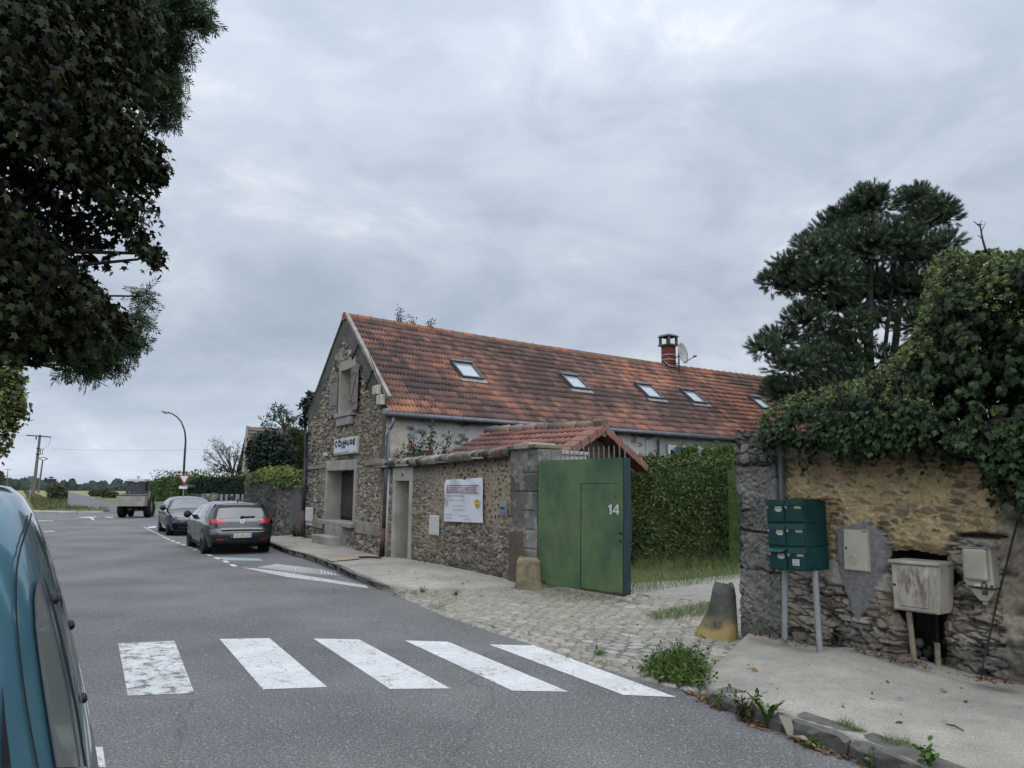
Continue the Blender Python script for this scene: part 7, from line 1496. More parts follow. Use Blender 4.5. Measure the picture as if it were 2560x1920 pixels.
van_line('tailgate_seam', [(165, 238), (150, 290), (130, 350), (106, 420), (90, 490), (80, 560), (77, 650), (77, 760), (84, 880), (95, 1000), (110, 1130), (132, 1290), (165, 1480), (200, 1659)], .0045, M['dark'])
van_line('tailgate_lip', [(165, 238), (205, 300), (245, 375), (280, 455), (312, 545), (340, 640), (365, 740), (385, 830)], .004, M['dark'])
van_line('tailgate_lip', [(395, 1040), (425, 1180), (452, 1330), (480, 1500), (505, 1659)], .006, M['greybox'])
for x, y in ((302, 712), (397, 858), (463, 1268)):
    h = None; xx = x
    while h is None and xx > 0: h = on_van(xx, y, 0); xx -= 3
    mb = MB(); mb.lathe(h[0], h[1], [(.010, -.01), (.010, .003), (.007, .007), (.003, .008)], 14); mb.build('rubber_buffer', M['black'], van, smooth=True)
van_strip('side_marker', [(0, 1210), (0, 1300), (0, 1400), (0, 1659)], [(3, 1210), (20, 1400), (36, 1530), (52, 1659)], M['black'], .004, 4, 12)
for v_ in (-.75, -3.25):
    for s in (-1, 1):
        o = VU*(2.0+s*.62)+VV*v_+np.array([0, 0, .31]); mb = MB(); mb.lathe(o, VU*s, [(.2, 0), (.31, .01), (.31, .20), (.2, .215), (.05, .2)], 24); mb.build('wheel', M['rubber'], van)
def van_side(name, m, v0, v1, w0, w1, s, off=.006):
    mb = MB(); V = []
    for j in range(9):
        for i in range(13):
            w_ = w0+(w1-w0)*j/8; v_ = v0+(v1-v0)*i/12; re, hw_, fr_ = (np.interp(w_, rw_[:, 0], rw_[:, k]) for k in (1, 2, 3)); cv, av = (re+fr_)/2, (re-fr_)/2; e = min(.999, abs((v_-cv)/av)); V.append(VU*(2.0+s*(hw_*(1-e**3.4)**(1/3.4)+off))+VV*v_+np.array([0, 0, EYE+w_]))
    mb.add(V, [(j*13+i, j*13+i+1, (j+1)*13+i+1, (j+1)*13+i) for j in range(8) for i in range(12)]); return mb.build(name, m, van, smooth=True)
for s in (-1, 1): van_side('window', M['carglass'], -1.55, -.65, -.5, -.12, s); van_side('window', M['carglass'], -2.55, -1.63, -.5, -.14, s)

# ------------------------------------------------------------------ people (one continuous skinned body each)
def person(name, label, base, face, joints, edges, radii, m_cloth, parts=True, hair=None, skin=None, grp=None):
    f = np.array([*face, 0.]); f /= np.linalg.norm(f); l = np.array([-f[1], f[0], 0]); Wp = lambda p: np.array(base)+f*p[0]+l*p[1]+np.array([0, 0, p[2]])
    t = thing(name, label, 'person', base, grp); me = bpy.data.meshes.new('body'); me.from_pydata([tuple(Wp(p)) for p in joints], edges, []); o = link('body', me, m_cloth, t)
    sk = o.modifiers.new('skin', 'SKIN')
    for i, r in enumerate(radii): me.skin_vertices[0].data[i].radius = (r, r*.85 if i in (1, 2) else r)
    me.skin_vertices[0].data[0].use_root = True
    ss = o.modifiers.new('sub', 'SUBSURF'); ss.levels = 1; ss.render_levels = 2
    return t, Wp
STAND = [(0, 0, .92), (0, 0, 1.15), (0, 0, 1.34), (.01, 0, 1.42), (.02, 0, 1.49), (.03, 0, 1.58), (0, .17, 1.36), (.02, .23, 1.12), (.12, .22, .90), (.15, .22, .82), (0, -.17, 1.36), (.02, -.23, 1.12), (.10, -.22, .90), (.13, -.22, .82), (0, .09, .86), (.02, .10, .48), (-.02, .10, .08), (.10, .10, .04), (0, -.09, .86), (.02, -.10, .48), (-.02, -.10, .08), (.10, -.10, .04)]
SEDGE = [(0, 1), (1, 2), (2, 3), (3, 4), (4, 5), (2, 6), (6, 7), (7, 8), (8, 9), (2, 10), (10, 11), (11, 12), (12, 13), (0, 14), (14, 15), (15, 16), (16, 17), (0, 18), (18, 19), (19, 20), (20, 21)]
SRAD = [.15, .15, .15, .06, .075, .085, .065, .05, .04, .035, .065, .05, .04, .035, .10, .07, .05, .035, .10, .07, .05, .035]
M['clothes'] = mat('black clothing', (.02, .021, .024), .85); M['skin'] = mat('skin', (.36, .22, .16), .6); M['hair'] = mat('dark brown hair', (.022, .018, .015), .7)
def head(t, Wp, c, skinfront=True, hair_len=.2):
    c = np.array(c); mb = MB(); V = []; n, k = 16, 12
    for j in range(k+1):
        ph = math.pi*j/k
        for i in range(n):
            a = 2*math.pi*i/n; x, y, z = math.cos(a)*math.sin(ph), math.sin(a)*math.sin(ph), math.cos(ph); jaw = 1-.22*max(0, -z)
            V.append(Wp(c+np.array([.098*x*jaw+(.02*math.exp(-((a if a < math.pi else a-6.283)/.25)**2)*math.exp(-((z+.1)/.2)**2)), .075*y*jaw, .118*z])))
    mb.add(V, [(j*n+i, j*n+(i+1) % n, (j+1)*n+(i+1) % n, (j+1)*n+i) for j in range(k) for i in range(n)]); h = mb.build('head', M['skin'], t, smooth=True)
    mb = MB()
    for s in (-1, 1): mb.lathe(Wp(c+np.array([.088, s*.03, .015])), Wp(c+np.array([1, 0, 0]))-Wp(c), [(.011, -.005), (.009, .006)], 8)
    mb.ribbon([Wp(c+np.array([.089, y, -.055])) for y in (-.022, 0, .022)], Wp(c+np.array([1, 0, 0]))-Wp(c), .008); mb.build('eyes_and_mouth', M['hair'], h)
    mb = MB(); V = []
    for j in range(k+1):
        ph = math.pi*.02+math.pi*.62*j/k
        for i in range(n):
            a = R_(52)+(2*math.pi-R_(104))*i/(n-1); x, y, z = math.cos(a)*math.sin(ph), math.sin(a)*math.sin(ph), math.cos(ph); rr = 1.12+.05*math.sin(5*a+3*ph)
            zz = .122*z*1.06-(hair_len*max(0, (j-k*.55)/(k*.45))); V.append(Wp(c+np.array([(.10*x-.012)*rr, .082*y*rr, zz+.012])))
    mb.add(V, [(j*n+i, j*n+i+1, (j+1)*n+i+1, (j+1)*n+i) for j in range(k) for i in range(n-1)]); mb.build('hair', M['hair'], t, smooth=True)
pb_ = AY(14, 755, 530, 25.6); t, Wp = person('person', 'dark haired person in black standing behind the grey hatchback, only head and shoulders showing', np.array([pb_[0], pb_[1], pb_[2]-1.56]), (-.35, .94), STAND, SEDGE, SRAD, M['clothes']); head(t, Wp, (.03, 0, 1.57))

# ------------------------------------------------------------------ tractor
ta_, tb_ = G(10, 1620, 1225, 0), G(10, 1930, 1237, 0); tc_ = (ta_+tb_)/2; azt = R_(-14); tf = np.array([math.sin(azt), math.cos(azt)]); 
FT = Frame(np.array([tc_[0], tc_[1], 0]), (tf[1], -tf[0], 0)); FT.s = FT.s*.74; FT.n = -np.array([tf[0], tf[1], 0])*.85   # s to the right, d backwards
trac = thing('tractor', 'old grey cabbed farm tractor with a rear transport box driving off at the junction', 'tractor', FT.o)
def twheel(s, d, r, wd):
    o = FT.w(s-wd/2 if s > 0 else s+wd/2, d, r); ax = FT.s*(1 if s > 0 else -1); mb = MB(); mb.lathe(o, ax, [(r*.5, 0), (r*.9, 0), (r, .05), (r, wd-.05), (r*.9, wd), (r*.6, wd), (r*.55, wd-.06)], 26)
    for k in range(18):
        a = 6.283*k/18; e1_ = np.cross(ax, (0, 0, 1.)); p = o+(e1_*math.cos(a)+np.array([0, 0, 1])*math.sin(a))*r; q = o+(e1_*math.cos(a+.16)+np.array([0, 0, 1])*math.sin(a+.16))*r; mb.tube([p+ax*.02, q+ax*wd*.5], .022, 4); mb.tube([q+ax*wd*.5, p+ax*(wd-.02)], .022, 4)
    w_ = mb.build('wheel', M['rubber'], trac); mb = MB(); mb.lathe(o, ax, [(r*.58, wd-.05), (r*.5, wd-.09), (r*.2, wd-.10), (r*.12, wd-.02)], 20); mb.build('rim', mat('faded wheel rim', (.36, .33, .27), .6, var=.3), w_)
for s in (-1, 1): twheel(s*.80, -.1, .60, .34); twheel(s*.66, -1.75, .38, .24)
mb = MB(); mb.box(FT, -.24, .24, -2.1, -.75, .55, 1.12, (-.2, .2, -2.0, -.8)); mb.build('bonnet', mat('faded red tractor paint', (.20, .05, .035), .5, var=.3), trac, bevel=.04)
mb = MB(); mb.box(FT, -.2, .2, -2.0, .35, .38, .62); mb.tube([FT.w(-.8, -.1, .6), FT.w(.8, -.1, .6)], .12, 8); mb.tube([FT.w(-.6, -1.75, .38), FT.w(.6, -1.75, .38)], .07, 8); mb.box(FT, -.35, .35, .2, .8, .42, .52); mb.build('chassis', M['darkiron'], trac)
mb = MB()
for s in (-1, 1):
    q = [FT.w(s*.80, -.1+.68*math.cos(a), .60+.68*math.sin(a)) for a in np.linspace(R_(20), R_(165), 10)]; V = []
    for p in q: V += [p-FT.s*.2, p+FT.s*.2]
    mb.add(V, [(2*i, 2*i+1, 2*i+3, 2*i+2) for i in range(9)])
mb.build('fender', mat('rusty fender', (.17, .10, .07), .7, var=.5, vscale=3), trac)
cw0, cw1, cb, cth = .60, .52, .98, 1.92; mb = MB()
for s in (-1, 1):
    for d in (.32, -.85): mb.tube([FT.w(s*cw0, d, cb-.2), FT.w(s*cw1, d*.9-.03, cth)], .055, 6)
    mb.tube([FT.w(s*cw0, .32, cb), FT.w(s*cw0, -.85, cb)], .03, 6)
mb.tube([FT.w(-cw0, .32, cb), FT.w(cw0, .32, cb)], .035, 6); mb.tube([FT.w(-cw0, -.85, cb), FT.w(cw0, -.85, cb)], .035, 6); mb.box(FT, -cw0, cw0, .28, .34, .7, cb); mb.build('cab_frame', mat('grey cab paint', (.06, .06, .06), .6, var=.3), trac)
gm = bpy.data.materials.new('clear cab glass'); gm.use_nodes = True; b_ = gm.node_tree.nodes['Principled BSDF']; b_.inputs['Base Color'].default_value = (.35, .38, .39, 1); b_.inputs['Transmission Weight'].default_value = .8; b_.inputs['Roughness'].default_value = .05; b_.inputs['IOR'].default_value = 1.02
for d in (.30, -.85): mb = MB(); mb.box(FT, -cw1+.0, cw1-.0, d-.006, d, cb+.03, cth-.03); mb.build('cab_glass', gm, trac)
mb = MB(); mb.box(FT, -.62, .62, -.98, .46, cth, cth+.13, (-.58, .58, -.9, .4)); mb.build('cab_roof', mat('chalky white roof', (.48, .48, .45), .6, var=.25), trac, bevel=.03)
mb = MB(); mb.lathe(FT.w(0, -.2, cth+.12), (0, 0, 1), [(.05, 0), (.05, .1), (.09, .12), (.09, .16), (.03, .19)], 10); mb.build('exhaust_cap', M['offwhite'], trac)
mb = MB(); mb.box(FT, -.55, -.35, .36, .42, cth-.02, cth+.08); mb.box(FT, .35, .55, .36, .42, cth-.02, cth+.08); mb.build('work_lamp', M['greybox'], trac)
M['box'] = mat('weathered grey box boards', (.36, .335, .275), .8, c2=(.24, .22, .18), vscale=3); mb = MB(); bw = .93
mb.box(FT, -bw, bw, 1.42, 1.47, .62, .92); mb.box(FT, -bw, bw, 1.425, 1.465, .925, 1.16); mb.box(FT, -bw, -bw+.04, .62, 1.42, .62, 1.16); mb.box(FT, bw-.04, bw, .62, 1.42, .62, 1.16); mb.box(FT, -bw, bw, .6, .65, .62, 1.22); mb.box(FT, -bw+.04, bw-.04, .65, 1.42, .62, .66); tb2 = mb.build('transport_box', M['box'], trac, bevel=.008)
mb = MB(); mb.box(FT, -bw-.02, bw+.02, 1.41, 1.48, 1.16, 1.2); mb.box(FT, -bw-.02, -bw+.05, .6, 1.41, 1.16, 1.2); mb.box(FT, bw-.05, bw+.02, .6, 1.41, 1.16, 1.2); mb.box(FT, -bw+.05, bw-.05, .66, 1.40, .95, 1.0); mb.build('rusty_rim', M['iron'], tb2)
mb = MB(); mb.tube([FT.w(0, .3, .5), FT.w(0, 1.3, .5)], .05, 8); mb.lathe(FT.w(0, 1.3, .48), (0, 0, 1), [(.09, -.03), (.09, .03)], 10); mb.build('drawbar', M['darkiron'], trac)
mb = MB(); mb.box(FT, -.25, .25, -.35, .05, .85, .95); mb.box(FT, -.25, .25, .0, .08, .95, 1.25); mb.build('seat', M['black'], trac, bevel=.02)
mb = MB(); mb.lathe(FT.w(0, -.62, 1.28), -FT.n+np.array([0, 0, .5]), [(.17, 0), (.19, .015), (.17, .03)], 16); mb.build('steering_wheel', M['black'], trac)
SIT = [(0, 0, .97), (.0, 0, 1.15), (.02, 0, 1.33), (.03, 0, 1.40), (.04, 0, 1.46), (.05, 0, 1.54), (.02, .17, 1.34), (.16, .23, 1.16), (.40, .15, 1.24), (.46, .13, 1.28), (.02, -.17, 1.34), (.16, -.23, 1.16), (.40, -.15, 1.24), (.46, -.13, 1.28), (.05, .10, .96), (.42, .13, .98), (.48, .13, .66), (.58, .13, .60), (.05, -.10, .96), (.42, -.13, .98), (.48, -.13, .66), (.58, -.13, .60)]
t, Wp = person('person', 'driver in dark clothes sitting in the tractor cab, seen from behind', FT.w(0, -.05, 0), tf, SIT, SEDGE, SRAD, M['clothes']); head(t, Wp, (.05, 0, 1.55), hair_len=.02)

# ------------------------------------------------------------------ street furniture and far things at the junction
lampP = [AY(1, x, y, 51.0) for x, y in ((1588, 760), (1597, 600), (1604, 490), (1600, 430), (1590, 385), (1565, 325), (1530, 285), (1490, 258), (1450, 245))]; lb_ = lampP[0].copy(); lb_[2] = 0; lb_[0] -= .15
lamp = thing('street_lamp', 'tall curved dark street lamp rising behind the give way sign', 'street lamp', lb_); mb = MB(); mb.tube([lb_]+lampP, [.09, .075, .07, .06, .055, .05, .045, .045, .04, .04], 9); mb.build('pole', M['darkiron'], lamp, smooth=True)
hd0, hd1 = AY(1, 1455, 246, 51), AY(1, 1395, 234, 51); mb = MB(); mb.tube([hd0, hd0*.6+hd1*.4, hd1], [.07, .14, .05], 8); mb.build('lamp_head', mat('pale lamp housing', (.40, .39, .36), .5), lamp, smooth=True)
def tri_sign(name, label, pts_px, z, yy, face_m, border_m, pole_px, facing=-1):
    c = [AY(z, x, y, yy) for x, y in pts_px]; base = AY(z, *pole_px, yy); base[2] = max(base[2], 0); base[2] = 0
    t = thing(name, label, 'road sign', base); cen = np.mean(c, 0); sgn = .03*facing
    def tri(k, off): return [cen+(p-cen)*k+np.array([0, off, 0]) for p in c]
    mb = MB(); a, b = tri(1, 0), tri(1, .03); mb.add(a+b, [(0, 1, 2), (5, 4, 3), (0, 3, 4, 1), (1, 4, 5, 2), (2, 5, 3, 0)]); pn = mb.build('panel', border_m, t)
    if face_m: mb = MB(); mb.add(tri(.62, -.006), [(0, 1, 2)]); mb.build('face', face_m, pn)
    mb = MB(); mb.tube([base, np.array([cen[0], yy+.07, cen[2]+.3])], .035, 8); mb.build('pole', M['greybox'], t); return t
redm = mat('red sign border', (.42, .02, .03), .5); whm = mat('white sign face', (.74, .74, .72), .5)
ys = tri_sign('give_way_sign', 'red and white triangular give way sign facing the camera before the sunny hedge', [(1535, 783), (1650, 783), (1592, 876)], 1, 49.0, whm, redm, (1575, 1010))
a, b = AY(1, 1550, 880, 49), AY(1, 1618, 906, 49); mb = MB(); mb.add([(a[0], 48.97, b[2]), (b[0], 48.97, b[2]), (b[0], 48.97, a[2]), (a[0], 48.97, a[2]), (a[0], 49, b[2]), (b[0], 49, b[2]), (b[0], 49, a[2]), (a[0], 49, a[2])], [(0, 1, 2, 3), (7, 6, 5, 4), (0, 4, 5, 1), (2, 6, 7, 3), (1, 5, 6, 2), (0, 3, 7, 4)]); sp_ = mb.build('distance_plate', whm, ys)
mb = MB(); fr = Frame((a[0]+.15, 48.96, b[2]+.14), (1, 0, 0)); mb.text(fr, 'Cédez le passage', 0, 0, 0, .26, .5); mb.build('plate_text', M['greybox'], sp_)
bk = mat('grey brown sign back', (.14, .125, .105), .7)
bs_ = tri_sign('give_way_sign', 'triangular sign seen from its dull back in front of the leaning utility pole', [(357, 690), (490, 686), (415, 800)], 10, 72.0, None, bk, (378, 1025)); a, b = AY(10, 375, 800, 72), AY(10, 447, 824, 72)
mb = MB(); fr = Frame((0, 72, 0), (1, 0, 0)); mb.box(fr, a[0], b[0], -.02, .02, b[2], a[2]); mb.build('plate_back', bk, bs_)
def px_box(mb, z, x0, y0, x1, y1, yy, th=.03): a, b = AY(z, x0, y1, yy), AY(z, x1, y0, yy); fr = Frame((0, yy, 0), (1, 0, 0)); mb.box(fr, a[0], b[0], -th, th, a[2], b[2]); return mb
ds = thing('direction_sign', 'dark direction sign seen from behind with a small plate on top', 'road sign', AY(10, 642, 1028, 84)*[1, 1, 0]); dm = mat('dark sign back', (.035, .028, .027), .7)
px_box(MB(), 10, 577, 722, 743, 766, 84).build('panel', dm, ds); px_box(MB(), 10, 645, 695, 706, 713, 84).build('upper_plate', dm, ds); mb = MB(); b = AY(10, 642, 1028, 84.1); b[2] = 0; mb.tube([b, AY(10, 676, 695, 84.1)], .05, 8); mb.build('pole', dm, ds)
M['pole_c'] = mat('weathered concrete pole', (.17, .15, .125), .9, var=.3); M['wire'] = mat('dark wire', (.06, .065, .07), .6)
def upole(label, z, top, base, yy, r, arms, extra=None):
    b, tpt = AY(z, *base, yy), AY(z, *top, yy); b[2] = min(b[2], 0)-.3; t = thing('utility_pole', label, 'utility pole', (b[0], b[1], 0), 'utility poles along the country lane'); mb = MB(); mb.tube([b, tpt], [r*1.2, r*.75], 8); mb.build('pole', M['pole_c'], t)
    mb = MB()
    for a in arms: mb.tube([AY(z, *p, yy-.2) for p in a], .07*r/.16, 5)
    mb.build('crossarm', M['wire'], t); return t
u1 = upole('near leaning utility pole with a wide crossarm and switch gear', 10, (527, 142), (434, 945), 105, .20, [[(350, 150), (510, 158), (670, 172)], [(480, 165), (475, 205)], [(480, 318), (530, 322)], [(475, 395), (520, 400)]])
mb = MB()
for a in ([(570, 320), (565, 335), (530, 340)], [(530, 345), (535, 400), (560, 400), (562, 350)]): mb.tube([AY(10, *p, 104.6) for p in a], .06, 5)
mb.tube([AY(10, *p, 104.6) for p in ((668, 180), (655, 250), (620, 300), (570, 322))], .02, 4); mb.build('switch_gear', M['wire'], u1)
upole('second utility pole with a vee shaped top behind the leaning one', 10, (562, 482), (503, 885), 150, .17, [[(562, 482), (515, 450)], [(562, 482), (630, 458)], [(515, 450), (570, 436), (630, 458)]])
upole('small distant utility pole at the far left with a flat crossarm', 10, (105, 592), (95, 760), 260, .16, [[(55, 596), (160, 600)]])
for pts, lab in (([(0, 138), (180, 146), (352, 151)], 'thin power line running left from the near utility pole'), ([(670, 330), (1500, 352), (2300, 345), (3400, 318)], 'faint power line passing behind the street lamp')):
    mb = MB(); mb.tube([AY(10, *p, 105) for p in pts], .012, 4); tag(mb.build('power_line', mat('pale grey wire', (.22, .24, .26), .6), None), lab, 'power line', 'power lines from the utility poles')
def bush(name, label, z, cells, yy, n, size, m, tm=T_OVAL, cat='bush', grp=None):
    bl = []
    for x, y, r in cells: c = AY(z, x, y, yy); rr = r/ZR[z][2]*yy/FPX; bl.append((c, np.array([rr, rr, rr])))
    b = np.mean([c for c, _ in bl], 0); t = thing(name, label, cat, (b[0], b[1], 0), grp); P, Nn = blob_points(bl, n, RNG, .5); P[:, 2] = np.maximum(P[:, 2], .02); fol('foliage', tm, P, Nn+[0, 0, .4], size*(.6+.7*RNG.random(len(P))), m, t, .8)
    mb = MB()
    for c, r in bl[:6]: mb.tube([(b[0], b[1], -.05), c], [.06, .03], 5)
    mb.build('stem', M['bark'], t); return t
bush('bush', 'rounded olive bush beside the lane behind the dark direction sign', 10, [(700, 900, 62), (760, 880, 70), (820, 920, 60), (750, 945, 65), (690, 960, 50), (735, 830, 30), (845, 960, 40)], 88, 2600, .30, M['bush'])
bush('bush', 'low clipped field hedge right of the country lane, left half', 10, [(1215, 905, 36), (1260, 905, 42), (1310, 915, 40), (1240, 930, 34), (1340, 920, 36), (1300, 935, 30)], 112, 1500, .34, M['bush'], cat='hedge')
bush('bush', 'low clipped field hedge right of the country lane, right half beside the tractor', 10, [(1385, 925, 40), (1430, 935, 44), (1480, 940, 44), (1510, 945, 36), (1400, 960, 28), (1470, 965, 26)], 106, 1500, .34, M['bush'], cat='hedge')
bush('tree', 'far left dark field tree just above the van roof', 10, [(10, 690, 40), (-30, 670, 60), (30, 720, 30), (-60, 720, 60)], 300, 900, 1.0, M['bush'], cat='tree')
# distant wood on the horizon: one mass
fv = []; rgf = np.random.default_rng(5)
ico = []
def lump(c, r):
    n, k = 10, 6; V = []
    for j in range(k+1):
        ph = math.pi*.62*j/k
        for i in range(n): a = 2*math.pi*i/n; q = 1+.22*rgf.normal(); V.append((c[0]+r[0]*math.cos(a)*math.sin(ph)*q, c[1]+r[1]*math.sin(a)*math.sin(ph)*q, c[2]+r[2]*math.cos(ph)*(1+.08*rgf.normal())))
    return np.array(V), np.array([(j*n+i, j*n+(i+1) % n, (j+1)*n+(i+1) % n, (j+1)*n+i) for j in range(k) for i in range(n)])
for row, (rad, hh) in enumerate(((930, 7.5), (960, 10.5))):
    for a in np.arange(-44, 4, .42): 
        aa = R_(a+rgf.normal()*.1); h = hh*(.85+.4*rgf.random()+.25*math.sin(a*.9)*.5); fv.append(lump((rad*math.sin(aa), rad*math.cos(aa), -5.6), (6+4*rgf.random(), 7, h)))
for a in np.arange(-36, -27.5, .5):
    aa = R_(a); fv.append(lump((520*math.sin(aa), 520*math.cos(aa), -3.6), (3.6, 4, (6.5+2.5*rgf.random())*(.75 if a > -29.5 else 1))))
V, F = join_tris(fv); fo = big_mesh('forest', V, F, M['forest'], None, True); tag(fo, 'long dark band of woodland along the far edge of the fields', 'forest', kind='stuff')

# sunny hedge, dark hedge, fence, stone gate pillars and grey gate along the side road
h_l, h_r = AY(1, 1300, 900, 60), AY(1, 1640, 900, 56.5); d_ = (h_r-h_l)[:2]; Lh_ = np.linalg.norm(d_); d_ = np.array([*(d_/Lh_), 0]); zt = AY(1, 1400, 825, 59)[2]
lw_ = thing('garden_wall', 'low grey garden wall under the sunny hedge', 'wall', (h_l[0], h_l[1], 0)); mb = MB(); fr = Frame((h_l[0], h_l[1]-.25, 0), d_); mb.box(fr, -.1, 14, -.1, .12, -.1, AY(1, 1380, 1015, 59)[2]); mb.build('wall', M['concrete'], lw_); mb = MB()
for k in range(5): mb.box(fr, .4+3*k, .75+3*k, -.12, .16, -.1, AY(1, 1380, 1012, 59)[2]+.12)
mb.build('post', M['concrete'], lw_)
hedge('hedge', 'sunlit tall green hedge behind the give way sign', np.array([h_l[0], h_l[1], .3]), d_, np.array([-d_[1], d_[0], 0]), Lh_+7, 1.6, zt-.3, 9000, .20, M['hedge_far'], T_OVAL, (M['hedge_far'], 900, .7), .12)
k0, k1 = AY(1, 1632, 900, 50), AY(1, 2112, 900, 40); dk = (k1-k0)[:2]; Lk = np.linalg.norm(dk); dk = np.array([*(dk/Lk), 0]); zk = AY(1, 1640, 832, 50)[2]
hedge('hedge', 'flat topped very dark hedge behind the grey gate', np.array([k0[0], k0[1], 0]), dk, np.array([-dk[1], dk[0], 0]), Lk+3, 1.5, zk, 9000, .16, M['hedge_black'], T_OVAL, None, .05)
mb = MB(); a, b = AY(1, 1650, 980, 46), AY(1, 1745, 980, 43.5); fr = Frame((a[0], a[1], 0), ((b-a)[0], (b-a)[1], 0)); L = np.linalg.norm((b-a)[:2]); zt2 = AY(1, 1700, 950, 45)[2]
for k in range(12): mb.box(fr, 0, L, -.015, .015, zt2-.13*k-.10, zt2-.13*k)
for k in range(3): mb.box(fr, L*k/2-.03, L*k/2+.03, -.03, .03, 0, zt2+.03)
tag(mb.build('mesh_fence', mat('green fence', (.04, .085, .075), .6)), 'dark green slatted fence left of the stone gate pillars', 'fence')
def stone_post(label, x0, x1, yt, yy, seed):
    a, b = AY(1, x0, yt, yy), AY(1, x1, yt, yy); wd = b[0]-a[0]; t = thing('gate_pillar', label, 'pillar', (a[0]+wd/2, yy, 0), 'stone gate pillars of the side road'); fr = Frame((a[0], yy, 0), (1, 0, 0)); fr.n = np.array([0, -1., 0]); fn = lambda S, H_: rubble(S, H_, .32, .11, seed, cols=((.14, .115, .08), (.33, .28, .20), (.45, .39, .29), (.24, .20, .15)), amp=.05)
    relief('stonework', fr, 0, wd, -.1, a[2], .04, fn, M['stone'], t); f2 = Frame((b[0], yy, 0), (0, 1, 0)); relief('stone_side', f2, -.02, wd, -.1, a[2], .05, fn, M['stone'], t); mb = MB(); mb.box(fr, .03, wd-.03, -wd, -.02, -.1, a[2]); mb.build('pillar_core', M['kerbstone'], t)
stone_post('stacked pale stone gate pillar, left one beside the dark wicket', 1742, 1814, 948, 41.5, 301); stone_post('stacked pale stone gate pillar, right one at the grey gate', 1822, 1878, 942, 40, 302)
mb = MB(); px_box(mb, 1, 1795, 965, 1822, 1090, 40.8); tag(mb.build('wicket_gate', mat('slate grey wicket', (.10, .10, .12), .5)), 'narrow slate grey wicket between the two stone pillars', 'gate')
gg = thing('sliding_gate', 'wide light grey panel gate with black uprights behind the person', 'gate', AY(1, 1990, 1050, 39)*[1, 1, 0]); gpm = mat('light grey gate panel', (.28, .28, .30), .45)
xs = [1888, 1932, 1975, 2022, 2074, 2112]
for k in range(5): px_box(MB(), 1, xs[k]+4, 952, xs[k+1]-4, 1110, 39).build('panel', gpm, gg)
mb = MB()
for x in xs: px_box(mb, 1, x-5, 944, x+4, 1112, 38.9, .06)
mb.build('upright', M['black'], gg)
# stone wall with creeper between the gate and the stone house
FL = Frame((-6.75, 25.1, 0), (-.497, .868, 0), -1); lo = FL.hit(2, 40, 900)[0]; ZT = lambda s: np.interp(s, [0, FL.hit(2, 300, 880)[0], lo], [FL.hit(2, 530, 900)[1], FL.hit(2, 300, 850)[1], FL.hit(2, 60, 850)[1]])
sw_ = thing('garden_wall', 'dark rubble garden wall with a grey block section under the yellow green creeper', 'wall', FL.w(lo/2, 0, 0)); sb = FL.hit(2, 432, 1100)[0]; sc_ = FL.hit(2, 325, 1100)[0]
def gwall(S, Hh):
    D, C = rubble(S, Hh, .34, .10, 401, cols=((.05, .046, .04), (.10, .092, .078), (.16, .145, .12), (.085, .08, .07)), amp=.05); D2, C2 = rubble(S, Hh, .5, .13, 411, cols=((.10, .095, .08), (.2, .185, .15), (.27, .25, .21)), amp=.07)
    m2 = ((S > sb) & (S < sc_))[..., None]; C = np.where(m2, C2, C); D = np.where(m2[..., 0], D2+.06, D); cbk = (S < sb); j = np.minimum(np.mod(Hh/.2, 1), np.mod(S/.5+.5*np.mod(np.floor(Hh/.2), 2), 1)) < .05
    cc_ = np.array((.165, .16, .15))*(.7+.6*fbm(S*2, Hh*2, 9, 3))[..., None]*np.where(j, .7, 1)[..., None]; return np.where(cbk, .0, D), np.where(cbk[..., None], cc_, C)
relief('wall', FL, 0, lo+.1, -.2, 2.6, .05, gwall, M['stone'], sw_, lambda S, Hh: Hh < ZT(S)); mb = MB(); mb.prism(FL, [(0, -.2), (lo+.1, -.2), (lo+.1, ZT(lo)), (0, ZT(0))], -.45, -.08); mb.build('wall_core', M['kerbstone'], sw_)
crp = thing('creeper', 'yellow green creeper hanging over the dark garden wall left of the house', 'creeper', FL.w(3, -.2, 1.6)); poly = [(45, 860), (65, 800), (150, 750), (240, 722), (330, 722), (400, 715), (470, 745), (545, 765), (545, 900), (480, 885), (420, 900), (330, 905), (270, 870), (200, 830), (100, 850), (60, 880)]
P, pxy = px_cloud([(2*0+x, y) for x, y in poly], 3800, lambda x, y: 0, z=2); P = []
for x, y in pxy: d = RNG.uniform(-.7, .30); s, h = FL.hit(2, x, y, d); P.append(FL.w(s, d, h))
P = np.array(P); hi_ = vn(pxy[:, 0]/70, pxy[:, 1]/45, 4)+(815-pxy[:, 1])/260 > .52; nr2 = np.tile(FL.n*.6+np.array([.3, -.5, .5]), (len(P), 1))
fol('yellow_leaves', T_IVY, P[hi_], nr2[hi_], .13*np.ones(hi_.sum()), M['creeper'], crp, .5); fol('green_leaves', T_IVY, P[~hi_], nr2[~hi_], .13*np.ones((~hi_).sum()), M['hedge'], crp, .5)
bush('shrub', 'big dark glossy shrub rising above the creeper beside the house', 13, [(1150, 1150, 270), (1330, 1060, 230), (1450, 1250, 270), (1080, 1350, 220), (1260, 1420, 260), (1500, 1450, 220), (1560, 1080, 140), (950, 1250, 110), (1000, 1480, 130)], 31, 8000, .15, M['shrub'], cat='shrub')
bush('tree', 'loose leafed green tree showing beside the rake of the stone gable', 13, [(2080, 300, 130), (2020, 420, 130), (2120, 480, 140), (1960, 520, 70), (2050, 620, 110), (1930, 330, 60), (2030, 190, 55), (1900, 680, 70), (1860, 400, 35), (1900, 740, 60), (2180, 300, 120), (2200, 600, 130)], 36, 2300, .17, M['shrub'], cat='tree')
